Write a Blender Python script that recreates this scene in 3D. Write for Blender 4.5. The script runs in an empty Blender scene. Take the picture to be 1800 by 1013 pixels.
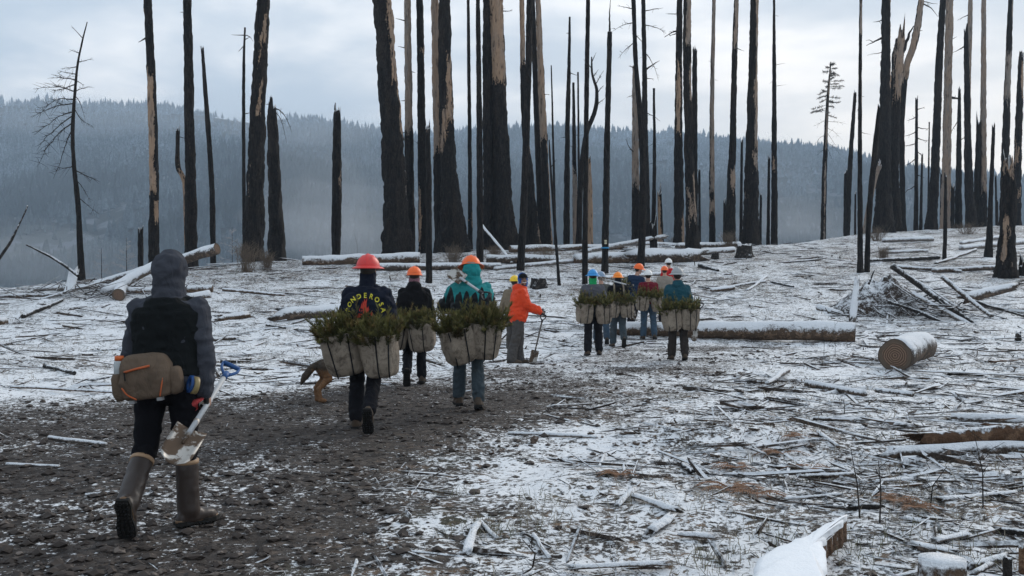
import bpy, math, random
import numpy as np
from mathutils import Vector, Matrix, Euler

# ------------------------------------------------------------------ camera, sky, sun, exposure
SC = bpy.context.scene
COL = SC.collection
F = 1750.0                      # focal length in photograph pixels (35 mm on a 36 mm sensor)
CX, CY, CAMZ = 900.0, 506.5, 1.46
cam_d = bpy.data.cameras.new('camera'); cam_d.lens = 35.0; cam_d.sensor_width = 36.0
cam_d.clip_start = 0.05; cam_d.clip_end = 20000.0
cam = bpy.data.objects.new('camera', cam_d); COL.objects.link(cam)
cam.location = (0, 0, CAMZ); cam.rotation_euler = (math.radians(90), 0, 0)
SC.camera = cam
SC.view_settings.view_transform = 'Standard'
SC.view_settings.look = 'None'
SC.view_settings.exposure = 0.52
SC.view_settings.gamma = 1.0
SC.view_settings.use_curve_mapping = False
SC.render.engine = 'CYCLES'
SC.cycles.use_denoising = True
SC.cycles.max_bounces = 5
SC.cycles.diffuse_bounces = 2
SC.cycles.glossy_bounces = 2
SC.cycles.transmission_bounces = 2
SC.cycles.transparent_max_bounces = 4
SC.cycles.volume_bounces = 0
SUN_EL, SUN_AZ = math.radians(24), math.radians(38)     # azimuth from +Y towards +X

class G:
    """small helper to write node graphs"""
    def __init__(self, nt):
        self.nt = nt
    def n(self, typ, **kw):
        nd = self.nt.nodes.new(typ)
        for k, v in kw.items():
            if k.startswith('i_'):
                continue
            setattr(nd, k, v)
        return nd
    def put(self, sock, v):
        if isinstance(v, bpy.types.NodeSocket):
            self.nt.links.new(v, sock)
        elif v is not None:
            try:
                sock.default_value = v
            except Exception:
                if isinstance(v, (int, float)):
                    sock.default_value = (v, v, v)
                else:
                    sock.default_value = tuple(v)[:3] if len(v) == 4 else tuple(v) + (1.0,)
    def math(self, op, a, b=None, c=None, clamp=False):
        nd = self.n('ShaderNodeMath', operation=op, use_clamp=clamp)
        self.put(nd.inputs[0], a)
        if b is not None: self.put(nd.inputs[1], b)
        if c is not None: self.put(nd.inputs[2], c)
        return nd.outputs[0]
    def vmath(self, op, a, b=None):
        nd = self.n('ShaderNodeVectorMath', operation=op)
        self.put(nd.inputs[0], a)
        if b is not None: self.put(nd.inputs[1], b)
        return nd.outputs[0]
    def noise(self, vec, scale, detail=3, rough=0.55, out=0, dist=0.0):
        nd = self.n('ShaderNodeTexNoise')
        if vec is not None: self.put(nd.inputs['Vector'], vec)
        nd.inputs['Scale'].default_value = scale
        nd.inputs['Detail'].default_value = detail
        nd.inputs['Roughness'].default_value = rough
        nd.inputs['Distortion'].default_value = dist
        return nd.outputs[out]
    def voronoi(self, vec, scale, feature='F1', out='Distance'):
        nd = self.n('ShaderNodeTexVoronoi', feature=feature)
        if vec is not None: self.put(nd.inputs['Vector'], vec)
        nd.inputs['Scale'].default_value = scale
        return nd.outputs[out]
    def step(self, v, lo, hi, a=0.0, b=1.0):
        nd = self.n('ShaderNodeMapRange', interpolation_type='SMOOTHSTEP')
        self.put(nd.inputs[0], v); self.put(nd.inputs[1], lo); self.put(nd.inputs[2], hi)
        self.put(nd.inputs[3], a); self.put(nd.inputs[4], b)
        return nd.outputs[0]
    def lin(self, v, lo, hi, a=0.0, b=1.0):
        nd = self.n('ShaderNodeMapRange')
        self.put(nd.inputs[0], v); self.put(nd.inputs[1], lo); self.put(nd.inputs[2], hi)
        self.put(nd.inputs[3], a); self.put(nd.inputs[4], b)
        return nd.outputs[0]
    def mix(self, f, a, b, blend='MIX'):
        nd = self.n('ShaderNodeMix', data_type='RGBA', blend_type=blend)
        self.put(nd.inputs[0], f)
        for s, v in ((nd.inputs[6], a), (nd.inputs[7], b)):
            if isinstance(v, tuple) and len(v) == 3: v = v + (1.0,)
            self.put(s, v)
        return nd.outputs[2]
    def scalev(self, vec, s):
        nd = self.n('ShaderNodeMapping')
        self.put(nd.inputs[0], vec); nd.inputs['Scale'].default_value = s
        return nd.outputs[0]
    def sep(self, vec):
        nd = self.n('ShaderNodeSeparateXYZ'); self.put(nd.inputs[0], vec); return nd.outputs
    def comb(self, x, y, z):
        nd = self.n('ShaderNodeCombineXYZ')
        self.put(nd.inputs[0], x); self.put(nd.inputs[1], y); self.put(nd.inputs[2], z)
        return nd.outputs[0]
    def attr(self, name, out='Fac'):
        nd = self.n('ShaderNodeAttribute', attribute_name=name); return nd.outputs[out]
    def bump(self, h, strength=0.5, dist=0.02):
        nd = self.n('ShaderNodeBump'); self.put(nd.inputs['Height'], h)
        nd.inputs['Strength'].default_value = strength; nd.inputs['Distance'].default_value = dist
        return nd.outputs[0]

# ---- sky
world = bpy.data.worlds.new('World'); SC.world = world; world.use_nodes = True
wg = G(world.node_tree); world.node_tree.nodes.clear()
sky_n = wg.n('ShaderNodeTexSky', sky_type='NISHITA', sun_disc=False, sun_elevation=SUN_EL,
             sun_rotation=SUN_AZ, air_density=1.0, dust_density=1.5, ozone_density=1.5)
gen = wg.n('ShaderNodeTexCoord').outputs['Generated']
sx, sy, sz = wg.sep(gen)
den = wg.math('ADD', wg.math('MAXIMUM', sz, 0.0), 0.16)
pv = wg.comb(wg.math('DIVIDE', sx, den), wg.math('DIVIDE', sy, den), 3.7)
n_big = wg.noise(pv, 0.75, 5, 0.55, dist=0.4)
n_med = wg.noise(pv, 1.7, 6, 0.55, dist=0.3)
cl = wg.math('ADD', wg.math('MULTIPLY', n_big, 0.65), wg.math('MULTIPLY', n_med, 0.35))
# low clouds lie brighter towards the part of the sky where the sun stands behind them
sun_side = wg.math('ADD', wg.math('MULTIPLY', sx, 0.35), wg.math('MULTIPLY', sy, 0.35))
cl2 = wg.math('ADD', cl, wg.math('MULTIPLY', sun_side, 0.10))
lit = wg.step(cl2, 0.50, 0.68)
grey = (4.9, 5.7, 6.6); white = (10.6, 10.4, 10.2)
ccol = wg.mix(lit, grey, white)
low = wg.step(sz, 0.05, 0.34, 1.0, 0.0)
warm = wg.math('MULTIPLY', low, wg.step(sun_side, 0.26, 0.50))
ccol = wg.mix(wg.math('MULTIPLY', warm, 0.9), ccol, (12.6, 11.5, 10.1))
cover = wg.step(cl, 0.30, 0.46, 0.90, 0.985)
skyc = wg.mix(cover, sky_n.outputs[0], ccol)
bg = wg.n('ShaderNodeBackground'); bg.inputs['Strength'].default_value = 0.1
wg.put(bg.inputs['Color'], skyc)
wo = wg.n('ShaderNodeOutputWorld'); world.node_tree.links.new(bg.outputs[0], wo.inputs[0])

# ---- sun behind thin cloud
sl = bpy.data.lights.new('sun', 'SUN'); sl.energy = 1.5; sl.angle = math.radians(25); sl.color = (1.0, 0.92, 0.82)
sun = bpy.data.objects.new('sun', sl); COL.objects.link(sun)
sd = Vector((math.sin(SUN_AZ) * math.cos(SUN_EL), math.cos(SUN_AZ) * math.cos(SUN_EL), math.sin(SUN_EL)))
sun.rotation_euler = sd.to_track_quat('Z', 'Y').to_euler()
sun.location = (20, 20, 40)

# ------------------------------------------------------------------ helpers
RNG = np.random.default_rng(7)
PI = math.pi

def _h(ix, iy, iz, seed):
    h = (ix.astype(np.int64) * 374761393 + iy.astype(np.int64) * 668265263 + iz.astype(np.int64) * 2147483647 + seed * 974711) & 0xffffffff
    h = ((h ^ (h >> 13)) * 1274126177) & 0xffffffff
    h = ((h ^ (h >> 16)) * 2246822519) & 0xffffffff
    return ((h ^ (h >> 15)) & 0xffff) / 65535.0

def vnoise(x, y, z=0.0, seed=0):
    """value noise, roughly -1..1"""
    x = np.asarray(x, float); y = np.asarray(y, float); z = np.asarray(z, float) + 0 * x
    ix, iy, iz = np.floor(x), np.floor(y), np.floor(z)
    fx, fy, fz = x - ix, y - iy, z - iz
    fx = fx * fx * (3 - 2 * fx); fy = fy * fy * (3 - 2 * fy); fz = fz * fz * (3 - 2 * fz)
    r = 0
    for dx in (0, 1):
        for dy in (0, 1):
            for dz in (0, 1):
                w = (fx if dx else 1 - fx) * (fy if dy else 1 - fy) * (fz if dz else 1 - fz)
                r = r + w * _h(ix + dx, iy + dy, iz + dz, seed)
    return r * 2 - 1

def fbm(x, y, z=0.0, octaves=4, seed=0, gain=0.5):
    r = 0; a = 1.0; f = 1.0; t = 0
    for k in range(octaves):
        r = r + a * vnoise(np.asarray(x) * f, np.asarray(y) * f, np.asarray(z) * f, seed + k * 17)
        t += a; a *= gain; f *= 2.03
    return r / t

def sstep(a, b, x):
    t = np.clip((x - a) / (b - a), 0, 1); return t * t * (3 - 2 * t)

def mesh_np(name, V, faces, attrs=None, smooth=True):
    """V (n,3); faces: list of int arrays (m,3)/(m,4)"""
    V = np.asarray(V, np.float32)
    me = bpy.data.meshes.new(name)
    fl = [np.asarray(f, np.int32) for f in faces if len(f)]
    loops = np.concatenate([f.ravel() for f in fl]); cnt = np.concatenate([np.full(len(f), f.shape[1], np.int32) for f in fl])
    me.vertices.add(len(V)); me.vertices.foreach_set('co', V.ravel())
    me.loops.add(len(loops)); me.loops.foreach_set('vertex_index', loops)
    me.polygons.add(len(cnt))
    st = np.zeros(len(cnt), np.int32); st[1:] = np.cumsum(cnt)[:-1]
    me.polygons.foreach_set('loop_start', st); me.polygons.foreach_set('loop_total', cnt)
    me.polygons.foreach_set('use_smooth', np.full(len(cnt), smooth, bool))
    if attrs:
        for k, a in attrs.items():
            a = np.asarray(a, np.float32)
            if a.ndim == 1:
                at = me.attributes.new(k, 'FLOAT', 'POINT'); at.data.foreach_set('value', a)
            else:
                at = me.attributes.new(k, 'FLOAT_COLOR', 'POINT')
                c = np.ones((len(a), 4), np.float32); c[:, :3] = a[:, :3]
                at.data.foreach_set('color', c.ravel())
    me.update(calc_edges=True); me.validate()
    return me

class MB:
    """collects shapes into one mesh"""
    def __init__(self):
        self.V = []; self.T = []; self.Q = []; self.A = {}; self.nv = 0
    def add(self, V, T=None, Q=None, **attrs):
        V = np.asarray(V, float).reshape(-1, 3)
        if T is not None and len(T): self.T.append(np.asarray(T, int) + self.nv)
        if Q is not None and len(Q): self.Q.append(np.asarray(Q, int) + self.nv)
        for k, a in attrs.items():
            a = np.asarray(a, float)
            if a.ndim == 0: a = np.full(len(V), float(a))
            elif a.ndim == 1 and len(a) == 3 and len(V) != 3: a = np.tile(a, (len(V), 1))
            self.A.setdefault(k, []).append(a)
        self.V.append(V); self.nv += len(V)
        return self
    def mesh(self, name, smooth=True):
        fs = []
        if self.T: fs.append(np.concatenate(self.T))
        if self.Q: fs.append(np.concatenate(self.Q))
        return mesh_np(name, np.concatenate(self.V), fs, {k: np.concatenate(a) for k, a in self.A.items()}, smooth)
    def build(self, name, mat, parent=None, smooth=True):
        return link(name, self.mesh(name, smooth), mat, parent)

def link(name, me, mat=None, parent=None, loc=None):
    o = bpy.data.objects.new(name, me); COL.objects.link(o)
    if mat is not None and me is not None:
        if len(me.materials) == 0: me.materials.append(mat)
    if parent is not None:
        o.parent = parent
    if loc is not None: o.location = loc
    return o

def tag(o, label=None, cat=None, group=None, kind=None):
    if label: o['label'] = label
    if cat: o['category'] = cat
    if group: o['group'] = group
    if kind: o['kind'] = kind
    return o

def empty(name, loc=(0, 0, 0), rotz=0.0, label=None, cat=None, group=None):
    o = bpy.data.objects.new(name, None); COL.objects.link(o)
    o.location = loc; o.rotation_euler = (0, 0, rotz); o.empty_display_size = 0.2
    return tag(o, label, cat, group)

def catmull(pts, n):
    """smooth curve through pts; returns (n, k)"""
    P = np.asarray(pts, float)
    if len(P) == 2:
        t = np.linspace(0, 1, n)[:, None]; return P[0] * (1 - t) + P[1] * t
    Pe = np.vstack([2 * P[0] - P[1], P, 2 * P[-1] - P[-2]])
    out = []
    for s in np.linspace(0, len(P) - 1, n):
        i = min(int(s), len(P) - 2); t = s - i
        p0, p1, p2, p3 = Pe[i], Pe[i + 1], Pe[i + 2], Pe[i + 3]
        out.append(0.5 * ((2 * p1) + (-p0 + p2) * t + (2 * p0 - 5 * p1 + 4 * p2 - p3) * t * t + (-p0 + 3 * p1 - 3 * p2 + p3) * t ** 3))
    return np.array(out)

def frames(path):
    P = np.asarray(path, float); n = len(P)
    T = np.gradient(P, axis=0); T /= np.linalg.norm(T, axis=1)[:, None] + 1e-12
    up = np.array([0, -1.0, 0]) if abs(T[0][2]) > 0.7 else np.array([0, 0, 1.0])
    A = np.zeros((n, 3)); B = np.zeros((n, 3))
    a = up - T[0] * up.dot(T[0])
    for i in range(n):
        a = a - T[i] * a.dot(T[i]); a /= np.linalg.norm(a) + 1e-12
        A[i] = a; B[i] = np.cross(T[i], a)
    return T, A, B

def tube(path, radii, nseg=8, cap=True, rmod=None, flat=None, flatb=1.0):
    """returns V, T, Q, (ring index, angle) for a tapered tube"""
    P = np.asarray(path, float); n = len(P)
    R = np.broadcast_to(np.asarray(radii, float), (n,))
    _, A, B = frames(P)
    th = np.arange(nseg) / nseg * 2 * PI
    rr = R[:, None] * (np.ones((n, nseg)) if rmod is None else rmod)
    fl = 1.0 if flat is None else flat
    V = P[:, None, :] + A[:, None, :] * (np.cos(th) * rr)[..., None] * fl + B[:, None, :] * (np.sin(th) * rr)[..., None] * flatb
    V = V.reshape(-1, 3)
    i = np.arange(n - 1)[:, None] * nseg; j = np.arange(nseg)[None, :]; j2 = (j + 1) % nseg
    Q = np.stack([i + j, i + j2, i + nseg + j2, i + nseg + j], -1).reshape(-1, 4)
    T = []
    if cap:
        c0 = len(V); V = np.vstack([V, P[0], P[-1]])
        jj = np.arange(nseg); k2 = (jj + 1) % nseg
        T = np.vstack([np.stack([np.full(nseg, c0), k2, jj], -1), np.stack([np.full(nseg, c0 + 1), (n - 1) * nseg + jj, (n - 1) * nseg + k2], -1)])
    return V, T, Q

def box(cx, cy, cz, sx, sy, sz, rot=None):
    V = np.array([[x, y, z] for z in (-.5, .5) for y in (-.5, .5) for x in (-.5, .5)]) * [sx, sy, sz]
    if rot is not None: V = V @ np.array(rot.to_matrix() if hasattr(rot, 'to_matrix') else rot).T
    V = V + [cx, cy, cz]
    Q = [[0, 2, 3, 1], [4, 5, 7, 6], [0, 1, 5, 4], [2, 6, 7, 3], [0, 4, 6, 2], [1, 3, 7, 5]]
    return V, None, Q

def uvsphere(c, r, nu=12, nv=8):
    c = np.asarray(c, float); r = np.broadcast_to(np.asarray(r, float), (3,))
    V = [[0, 0, 1]]
    for i in range(1, nv):
        p = PI * i / nv
        for j in range(nu):
            t = 2 * PI * j / nu
            V.append([math.sin(p) * math.cos(t), math.sin(p) * math.sin(t), math.cos(p)])
    V.append([0, 0, -1]); V = np.array(V) * r + c
    T = [[0, 1 + j, 1 + (j + 1) % nu] for j in range(nu)]
    b = 1 + (nv - 2) * nu; e = len(V) - 1
    T += [[e, b + (j + 1) % nu, b + j] for j in range(nu)]
    Q = [[1 + i * nu + j, 1 + (i + 1) * nu + j, 1 + (i + 1) * nu + (j + 1) % nu, 1 + i * nu + (j + 1) % nu] for i in range(nv - 2) for j in range(nu)]
    return V, T, Q

# ------------------------------------------------------------------ materials
MATS = {}
def new_mat(name):
    m = bpy.data.materials.new(name); m.use_nodes = True
    nt = m.node_tree; nt.nodes.clear()
    g = G(nt); out = g.n('ShaderNodeOutputMaterial'); b = g.n('ShaderNodeBsdfPrincipled')
    nt.links.new(b.outputs[0], out.inputs[0])
    b.inputs['Specular IOR Level'].default_value = 0.25
    MATS[name] = m
    return m, g, b
def objco(g): return g.n('ShaderNodeTexCoord').outputs['Object']
def wpos(g): return g.n('ShaderNodeNewGeometry').outputs['Position']
def wnor(g): return g.n('ShaderNodeNewGeometry').outputs['Normal']

SNOW = (0.84, 0.845, 0.855)
def cloth(name, col, rough=0.9, var=0.25, scale=9.0, weave=260.0, dirt=None, dirt_amt=0.5, fold=1.0):
    """woven cloth: colour varies with wear, fine weave and soft creases in the relief"""
    m, g, b = new_mat(name); o = objco(g)
    n1 = g.noise(o, scale, 5, 0.6)
    c = g.mix(n1, tuple(v * (1 - var) for v in col), tuple(min(1, v * (1 + var)) for v in col))
    if dirt is not None:
        d = g.step(g.noise(o, scale * 0.55, 6, 0.65, dist=0.6), 0.47, 0.66)
        c = g.mix(g.math('MULTIPLY', d, dirt_amt), c, dirt)
    g.put(b.inputs['Base Color'], c); b.inputs['Roughness'].default_value = rough
    b.inputs['Specular IOR Level'].default_value = 0.12
    h = g.math('ADD', g.math('MULTIPLY', g.noise(g.scalev(o, (1, 1, 0.55)), 11, 4, 0.5, dist=1.2), fold), g.math('MULTIPLY', g.noise(o, weave, 2, 0.5), 0.05))
    g.put(b.inputs['Normal'], g.bump(h, 0.75, 0.035))
    return m
def plain(name, col, rough=0.6, metal=0.0, var=0.15, scale=20, spec=0.3, bump=0.1):
    m, g, b = new_mat(name); o = objco(g)
    n1 = g.noise(o, scale, 5, 0.6)
    g.put(b.inputs['Base Color'], g.mix(n1, tuple(v * (1 - var) for v in col), tuple(min(1, v * (1 + var)) for v in col)))
    b.inputs['Roughness'].default_value = rough; b.inputs['Metallic'].default_value = metal
    b.inputs['Specular IOR Level'].default_value = spec
    if bump: g.put(b.inputs['Normal'], g.bump(g.noise(o, scale * 4, 3), bump, 0.01))
    return m

# ------------------------------------------------------------------ terrain
#            X      Yc    Zc     crest of the clearing
_CP = [(-900, 520, 36), (-300, 515, 38), (0, 508, 40), (200, 488, 42), (450, 459, 46), (700, 448, 50), (900, 438, 54), (1100, 430, 57), (1300, 431, 58), (1400, 429, 60), (1500, 413, 68), (1650, 403, 76), (1800, 396, 80), (2300, 390, 84)]
CREST = np.array([((x - CX) / F * Y, Y, CAMZ + (CY - y) / F * Y) for x, y, Y in _CP])
_cx = np.linspace(-66, 68, 541)
_k = np.exp(-np.linspace(-2.5, 2.5, 25) ** 2); _k /= _k.sum()
def _sm(a):
    p = np.pad(np.interp(_cx, CREST[:, 0], a), 12, mode='edge'); return np.convolve(p, _k, 'valid')
_cy, _cz = _sm(CREST[:, 1]), _sm(CREST[:, 2])

def ground_smooth(X, Y):
    X = np.asarray(X, float); Y = np.asarray(Y, float)
    Yc = np.interp(X, _cx, _cy); Zc = np.interp(X, _cx, _cz)
    Y0 = 25.0 + 0 * X
    t = np.clip((Y - Y0) / (Yc - Y0), 0, 1)
    z = Zc * (t ** 1.2) * (1 + 0.25 * t * (1 - t))
    d = np.maximum(Y - Yc, 0)
    z = z - 0.5 * d * d / (d + 9)
    # a low heap of graded earth beside the track
    z = z + 0.17 * np.exp(-(((X - 1.95) / 1.2) ** 2 + ((Y - 9.6) / 0.55) ** 2))
    return z
def ground(X, Y):
    X = np.asarray(X, float); Y = np.asarray(Y, float)
    r = 1 - 0.75 * road_mask(X, Y)
    return ground_smooth(X, Y) + r * (0.07 * fbm(X * 0.45, Y * 0.45, 0, 3, 5) + 0.05 * fbm(X * 2.2, Y * 2.2, 0, 3, 9)) + 0.012 * fbm(X * 7, Y * 7, 0, 2, 21)

def flat_px(x, y):
    Yd = F * CAMZ / (y - CY); return ((x - CX) / F * Yd, Yd)
ROAD = [(-14, 12.2)] + [flat_px(*p) for p in [(250, 706), (560, 690), (800, 660), (1000, 634), (1180, 612), (1300, 602), (1345, 612), (1290, 632), (1180, 660), (1030, 700), (880, 760), (740, 835), (650, 905), (560, 980)]] + [(-1.2, 3.5), (-1.4, -8), (-14, -8)]
_RP = np.array(ROAD)
def road_sd(X, Y):
    shp = np.shape(X); X = np.ravel(X).astype(float); Y = np.ravel(Y).astype(float)
    d2 = np.full(X.shape, 1e9); ins = np.zeros(X.shape, bool)
    n = len(_RP)
    for i in range(n):
        ax, ay = _RP[i]; bx, by = _RP[(i + 1) % n]
        ex, ey = bx - ax, by - ay
        t = np.clip(((X - ax) * ex + (Y - ay) * ey) / (ex * ex + ey * ey), 0, 1)
        d2 = np.minimum(d2, (X - ax - t * ex) ** 2 + (Y - ay - t * ey) ** 2)
        c = ((ay > Y) != (by > Y)) & (X < ex * (Y - ay) / (ey if ey else 1e-9) + ax)
        ins ^= c
    return (np.where(ins, 1, -1) * np.sqrt(d2)).reshape(shp)
def road_mask(X, Y):
    sd_ = road_sd(X, Y)
    return sstep(-2.0, 1.1, sd_ + 0.8 * fbm(np.asarray(X) * 0.9, np.asarray(Y) * 0.9, 0, 3, 33))

def gz(X, Y): return float(ground(np.array([X]), np.array([Y]))[0])
_YS = np.concatenate([np.arange(3.5, 25, 0.02), np.arange(25, 125, 0.05)])
def hit(x, y, past=None):
    """the ground point seen at a photograph pixel; a pixel above the crest stands `past` metres behind it"""
    X = (x - CX) / F * _YS; Z = CAMZ + (CY - y) / F * _YS
    Zg = ground(X, _YS)
    k = np.nonzero(Z <= Zg)[0]
    if len(k) and past is None:
        i = k[0]; return np.array([X[i], _YS[i], Zg[i]])
    a = (Zg - CAMZ) / _YS
    i = int(np.argmax(a)); Yd = _YS[i] + (past if past is not None else 2.0)
    Xd = (x - CX) / F * Yd
    return np.array([Xd, Yd, gz(Xd, Yd)])
def at(x, y, Yd): return np.array([(x - CX) / F * Yd, Yd, CAMZ + (CY - y) / F * Yd])

# ---- ground sheet
_rows = [-9.0]
while _rows[-1] < 135:
    yy = _rows[-1]; _rows.append(yy + (0.5 if yy < 3.6 else max(0.035, (yy) * 0.0085)))
_rows = np.array(_rows); NU = 520
u = np.linspace(-1, 1, NU); u = 0.72 * u + 0.28 * u ** 3
Xg = u[None, :] * (0.66 * (np.maximum(_rows, 0) + 12))[:, None]; Yg = np.repeat(_rows[:, None], NU, 1)
Zg = ground(Xg, Yg)
rd = road_mask(Xg, Yg)
# how much snow lies: by place (tracked road, windblown crest, drifted hollows)
sn = 0.685 + 0.10 * fbm(Xg * 0.33, Yg * 0.33, 0, 3, 61) + 0.10 * fbm(Xg * 1.3, Yg * 1.3, 0, 2, 63)
sn += 0.12 * np.exp(-((road_sd(Xg, Yg) + 1.6) / 1.2) ** 2) * (Xg < 1) * (Yg > 8)
sn -= 0.10 * sstep(26, 44, Yg)
sn = sn * (1 - rd) + rd * (0.37 + 0.17 * sstep(10, 20, Yg) + 0.06 * sstep(-3.5, -0.5, Xg) * (Yg < 10) + 0.20 * fbm(Xg * 0.9, Yg * 0.9, 0, 3, 77))
sn -= 0.06 * (1 - rd) * (1 - sstep(8.0, 11.0, Yg))
nr = len(_rows)
i = np.arange(nr - 1)[:, None] * NU; j = np.arange(NU - 1)[None, :]
Qg = np.stack([i + j, i + j + 1, i + NU + j + 1, i + NU + j], -1).reshape(-1, 4)

m, g, b = new_mat('snowy_ground')
p = wpos(g); rdA = g.attr('road'); snA = g.attr('snow')
fine = g.noise(p, 27, 6, 0.70); mid = g.noise(p, 9.0, 4, 0.6, dist=0.4); coarse = g.noise(p, 2.2, 3, 0.5)
vor = g.voronoi(p, 22); vorc = g.voronoi(p, 22, out='Color'); 
bits = g.voronoi(g.scalev(p, (1.0, 1.0, 1.0)), 9.0, out='Color')
bx_, by_, bz_ = g.sep(bits)
vx_, vy_, vz_ = g.sep(vorc)
gravel = g.mix(vx_, (0.014, 0.0110, 0.0098), (0.078, 0.065, 0.057))
gravel = g.mix(g.math('MULTIPLY', g.step(vy_, 0.80, 0.95), 0.6), gravel, (0.15, 0.12, 0.10))
gravel = g.mix(g.math('MULTIPLY', g.step(coarse, 0.45, 0.7), 0.8), gravel, (0.028, 0.020, 0.016))
litter = g.mix(bx_, (0.032, 0.026, 0.022), (0.13, 0.108, 0.09))
litter = g.mix(g.step(by_, 0.75, 0.9), litter, (0.20, 0.135, 0.09))
litter = g.mix(g.math('MULTIPLY', g.step(g.noise(p, 1.1, 3), 0.52, 0.68), 0.55), litter, (0.075, 0.082, 0.042))
litter = g.mix(g.step(fine, 0.45, 0.3), litter, (0.02, 0.017, 0.015))
base = g.mix(rdA, litter, gravel)
comb_ = g.math('ADD', g.math('ADD', g.math('MULTIPLY', fine, 0.54), g.math('MULTIPLY', mid, 0.33)), g.math('MULTIPLY', coarse, 0.13))
thr = g.lin(snA, 0.0, 1.0, 0.72, 0.32)
snow = g.step(g.math('SUBTRACT', comb_, thr), -0.018, 0.03)
scol = g.mix(fine, (0.70, 0.71, 0.725), SNOW)
g.put(b.inputs['Base Color'], g.mix(snow, base, scol))
b.inputs['Roughness'].default_value = 0.85; b.inputs['Specular IOR Level'].default_value = 0.2
hgt = g.math('ADD', g.math('MULTIPLY', g.math('SUBTRACT', 1.0, vor), g.lin(snow, 0, 1, 0.5, 0.05)), g.math('ADD', g.math('MULTIPLY', mid, 0.9), g.math('ADD', g.math('MULTIPLY', fine, 0.6), g.math('MULTIPLY', snow, 0.5))))
g.put(b.inputs['Normal'], g.bump(hgt, 0.9, 0.035))
gme = mesh_np('ground', np.stack([Xg, Yg, Zg], -1).reshape(-1, 3), [Qg], {'road': rd.ravel(), 'snow': sn.ravel()})
tag(link('ground', gme, m), 'snow dusted clearing with a dark gravel track', 'ground', kind='structure')

# ------------------------------------------------------------------ opposite hillside with its forest
RIDGE = np.array([[-400, 170], [-100, 176], [0, 176], [100, 172], [200, 176], [300, 184], [400, 200], [450, 206], [500, 198], [560, 203], [650, 217], [700, 229], [780, 226], [850, 222], [920, 219], [1000, 217],
                  [1100, 222], [1180, 230], [1250, 244], [1300, 251], [1400, 256], [1450, 266], [1500, 278], [1550, 291], [1600, 299], [1650, 300], [1720, 298], [1800, 305], [2000, 320], [2400, 340]])
YR = 1500.0
_rX = (RIDGE[:, 0] - CX) / F * YR; _rZ = CAMZ + (CY - RIDGE[:, 1]) / F * YR
def hills_z(X, Y):
    ridge = np.interp(X, _rX, _rZ) - 10.0
    yr = YR + 40 * fbm(X / 300.0, X * 0, 0, 2, 3)
    t = (Y - 560) / (yr - 560)
    s = np.where(t < 1, np.clip(t, 0, 1) ** 0.92, 1 - 0.35 * (t - 1) ** 1.3)
    s = np.where(t < 1, s, 1 - 0.35 * np.maximum(t - 1, 0) ** 1.3)
    env = np.clip(t, 0, 1) * np.clip(1.05 - t, 0, 1) * 4
    z = -70 + (ridge + 70) * s + env * (30 * fbm(X / 150.0, Y / 210.0, 0, 3, 44) + 22 * np.sin(X / 150.0 + Y / 330.0) * 0.6)
    return z
hy = np.concatenate([np.linspace(122, 560, 8), np.linspace(590, 1650, 80), np.linspace(1690, 1780, 3)]); hx = np.linspace(-1900, 1900, 150)
HX, HY = np.meshgrid(hx, hy)
HZ = np.where(HY < 560, np.interp(HY, [122, 210, 560], [-32, -60, -70]), hills_z(HX, HY))
i = np.arange(len(hy) - 1)[:, None] * len(hx); j = np.arange(len(hx) - 1)[None, :]
Qh = np.stack([i + j, i + j + 1, i + len(hx) + j + 1, i + len(hx) + j], -1).reshape(-1, 4)
m, g, b = new_mat('hill_floor'); p = wpos(g)
g.put(b.inputs['Base Color'], g.mix(g.step(g.noise(p, 0.06, 5), 0.5, 0.62), (0.035, 0.04, 0.036), (0.14, 0.15, 0.17)))
b.inputs['Roughness'].default_value = 0.95
tag(link('hills', mesh_np('hills', np.stack([HX, HY, HZ], -1).reshape(-1, 3), [Qh]), m), 'forested hillside across the valley', 'hill', kind='structure')

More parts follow.
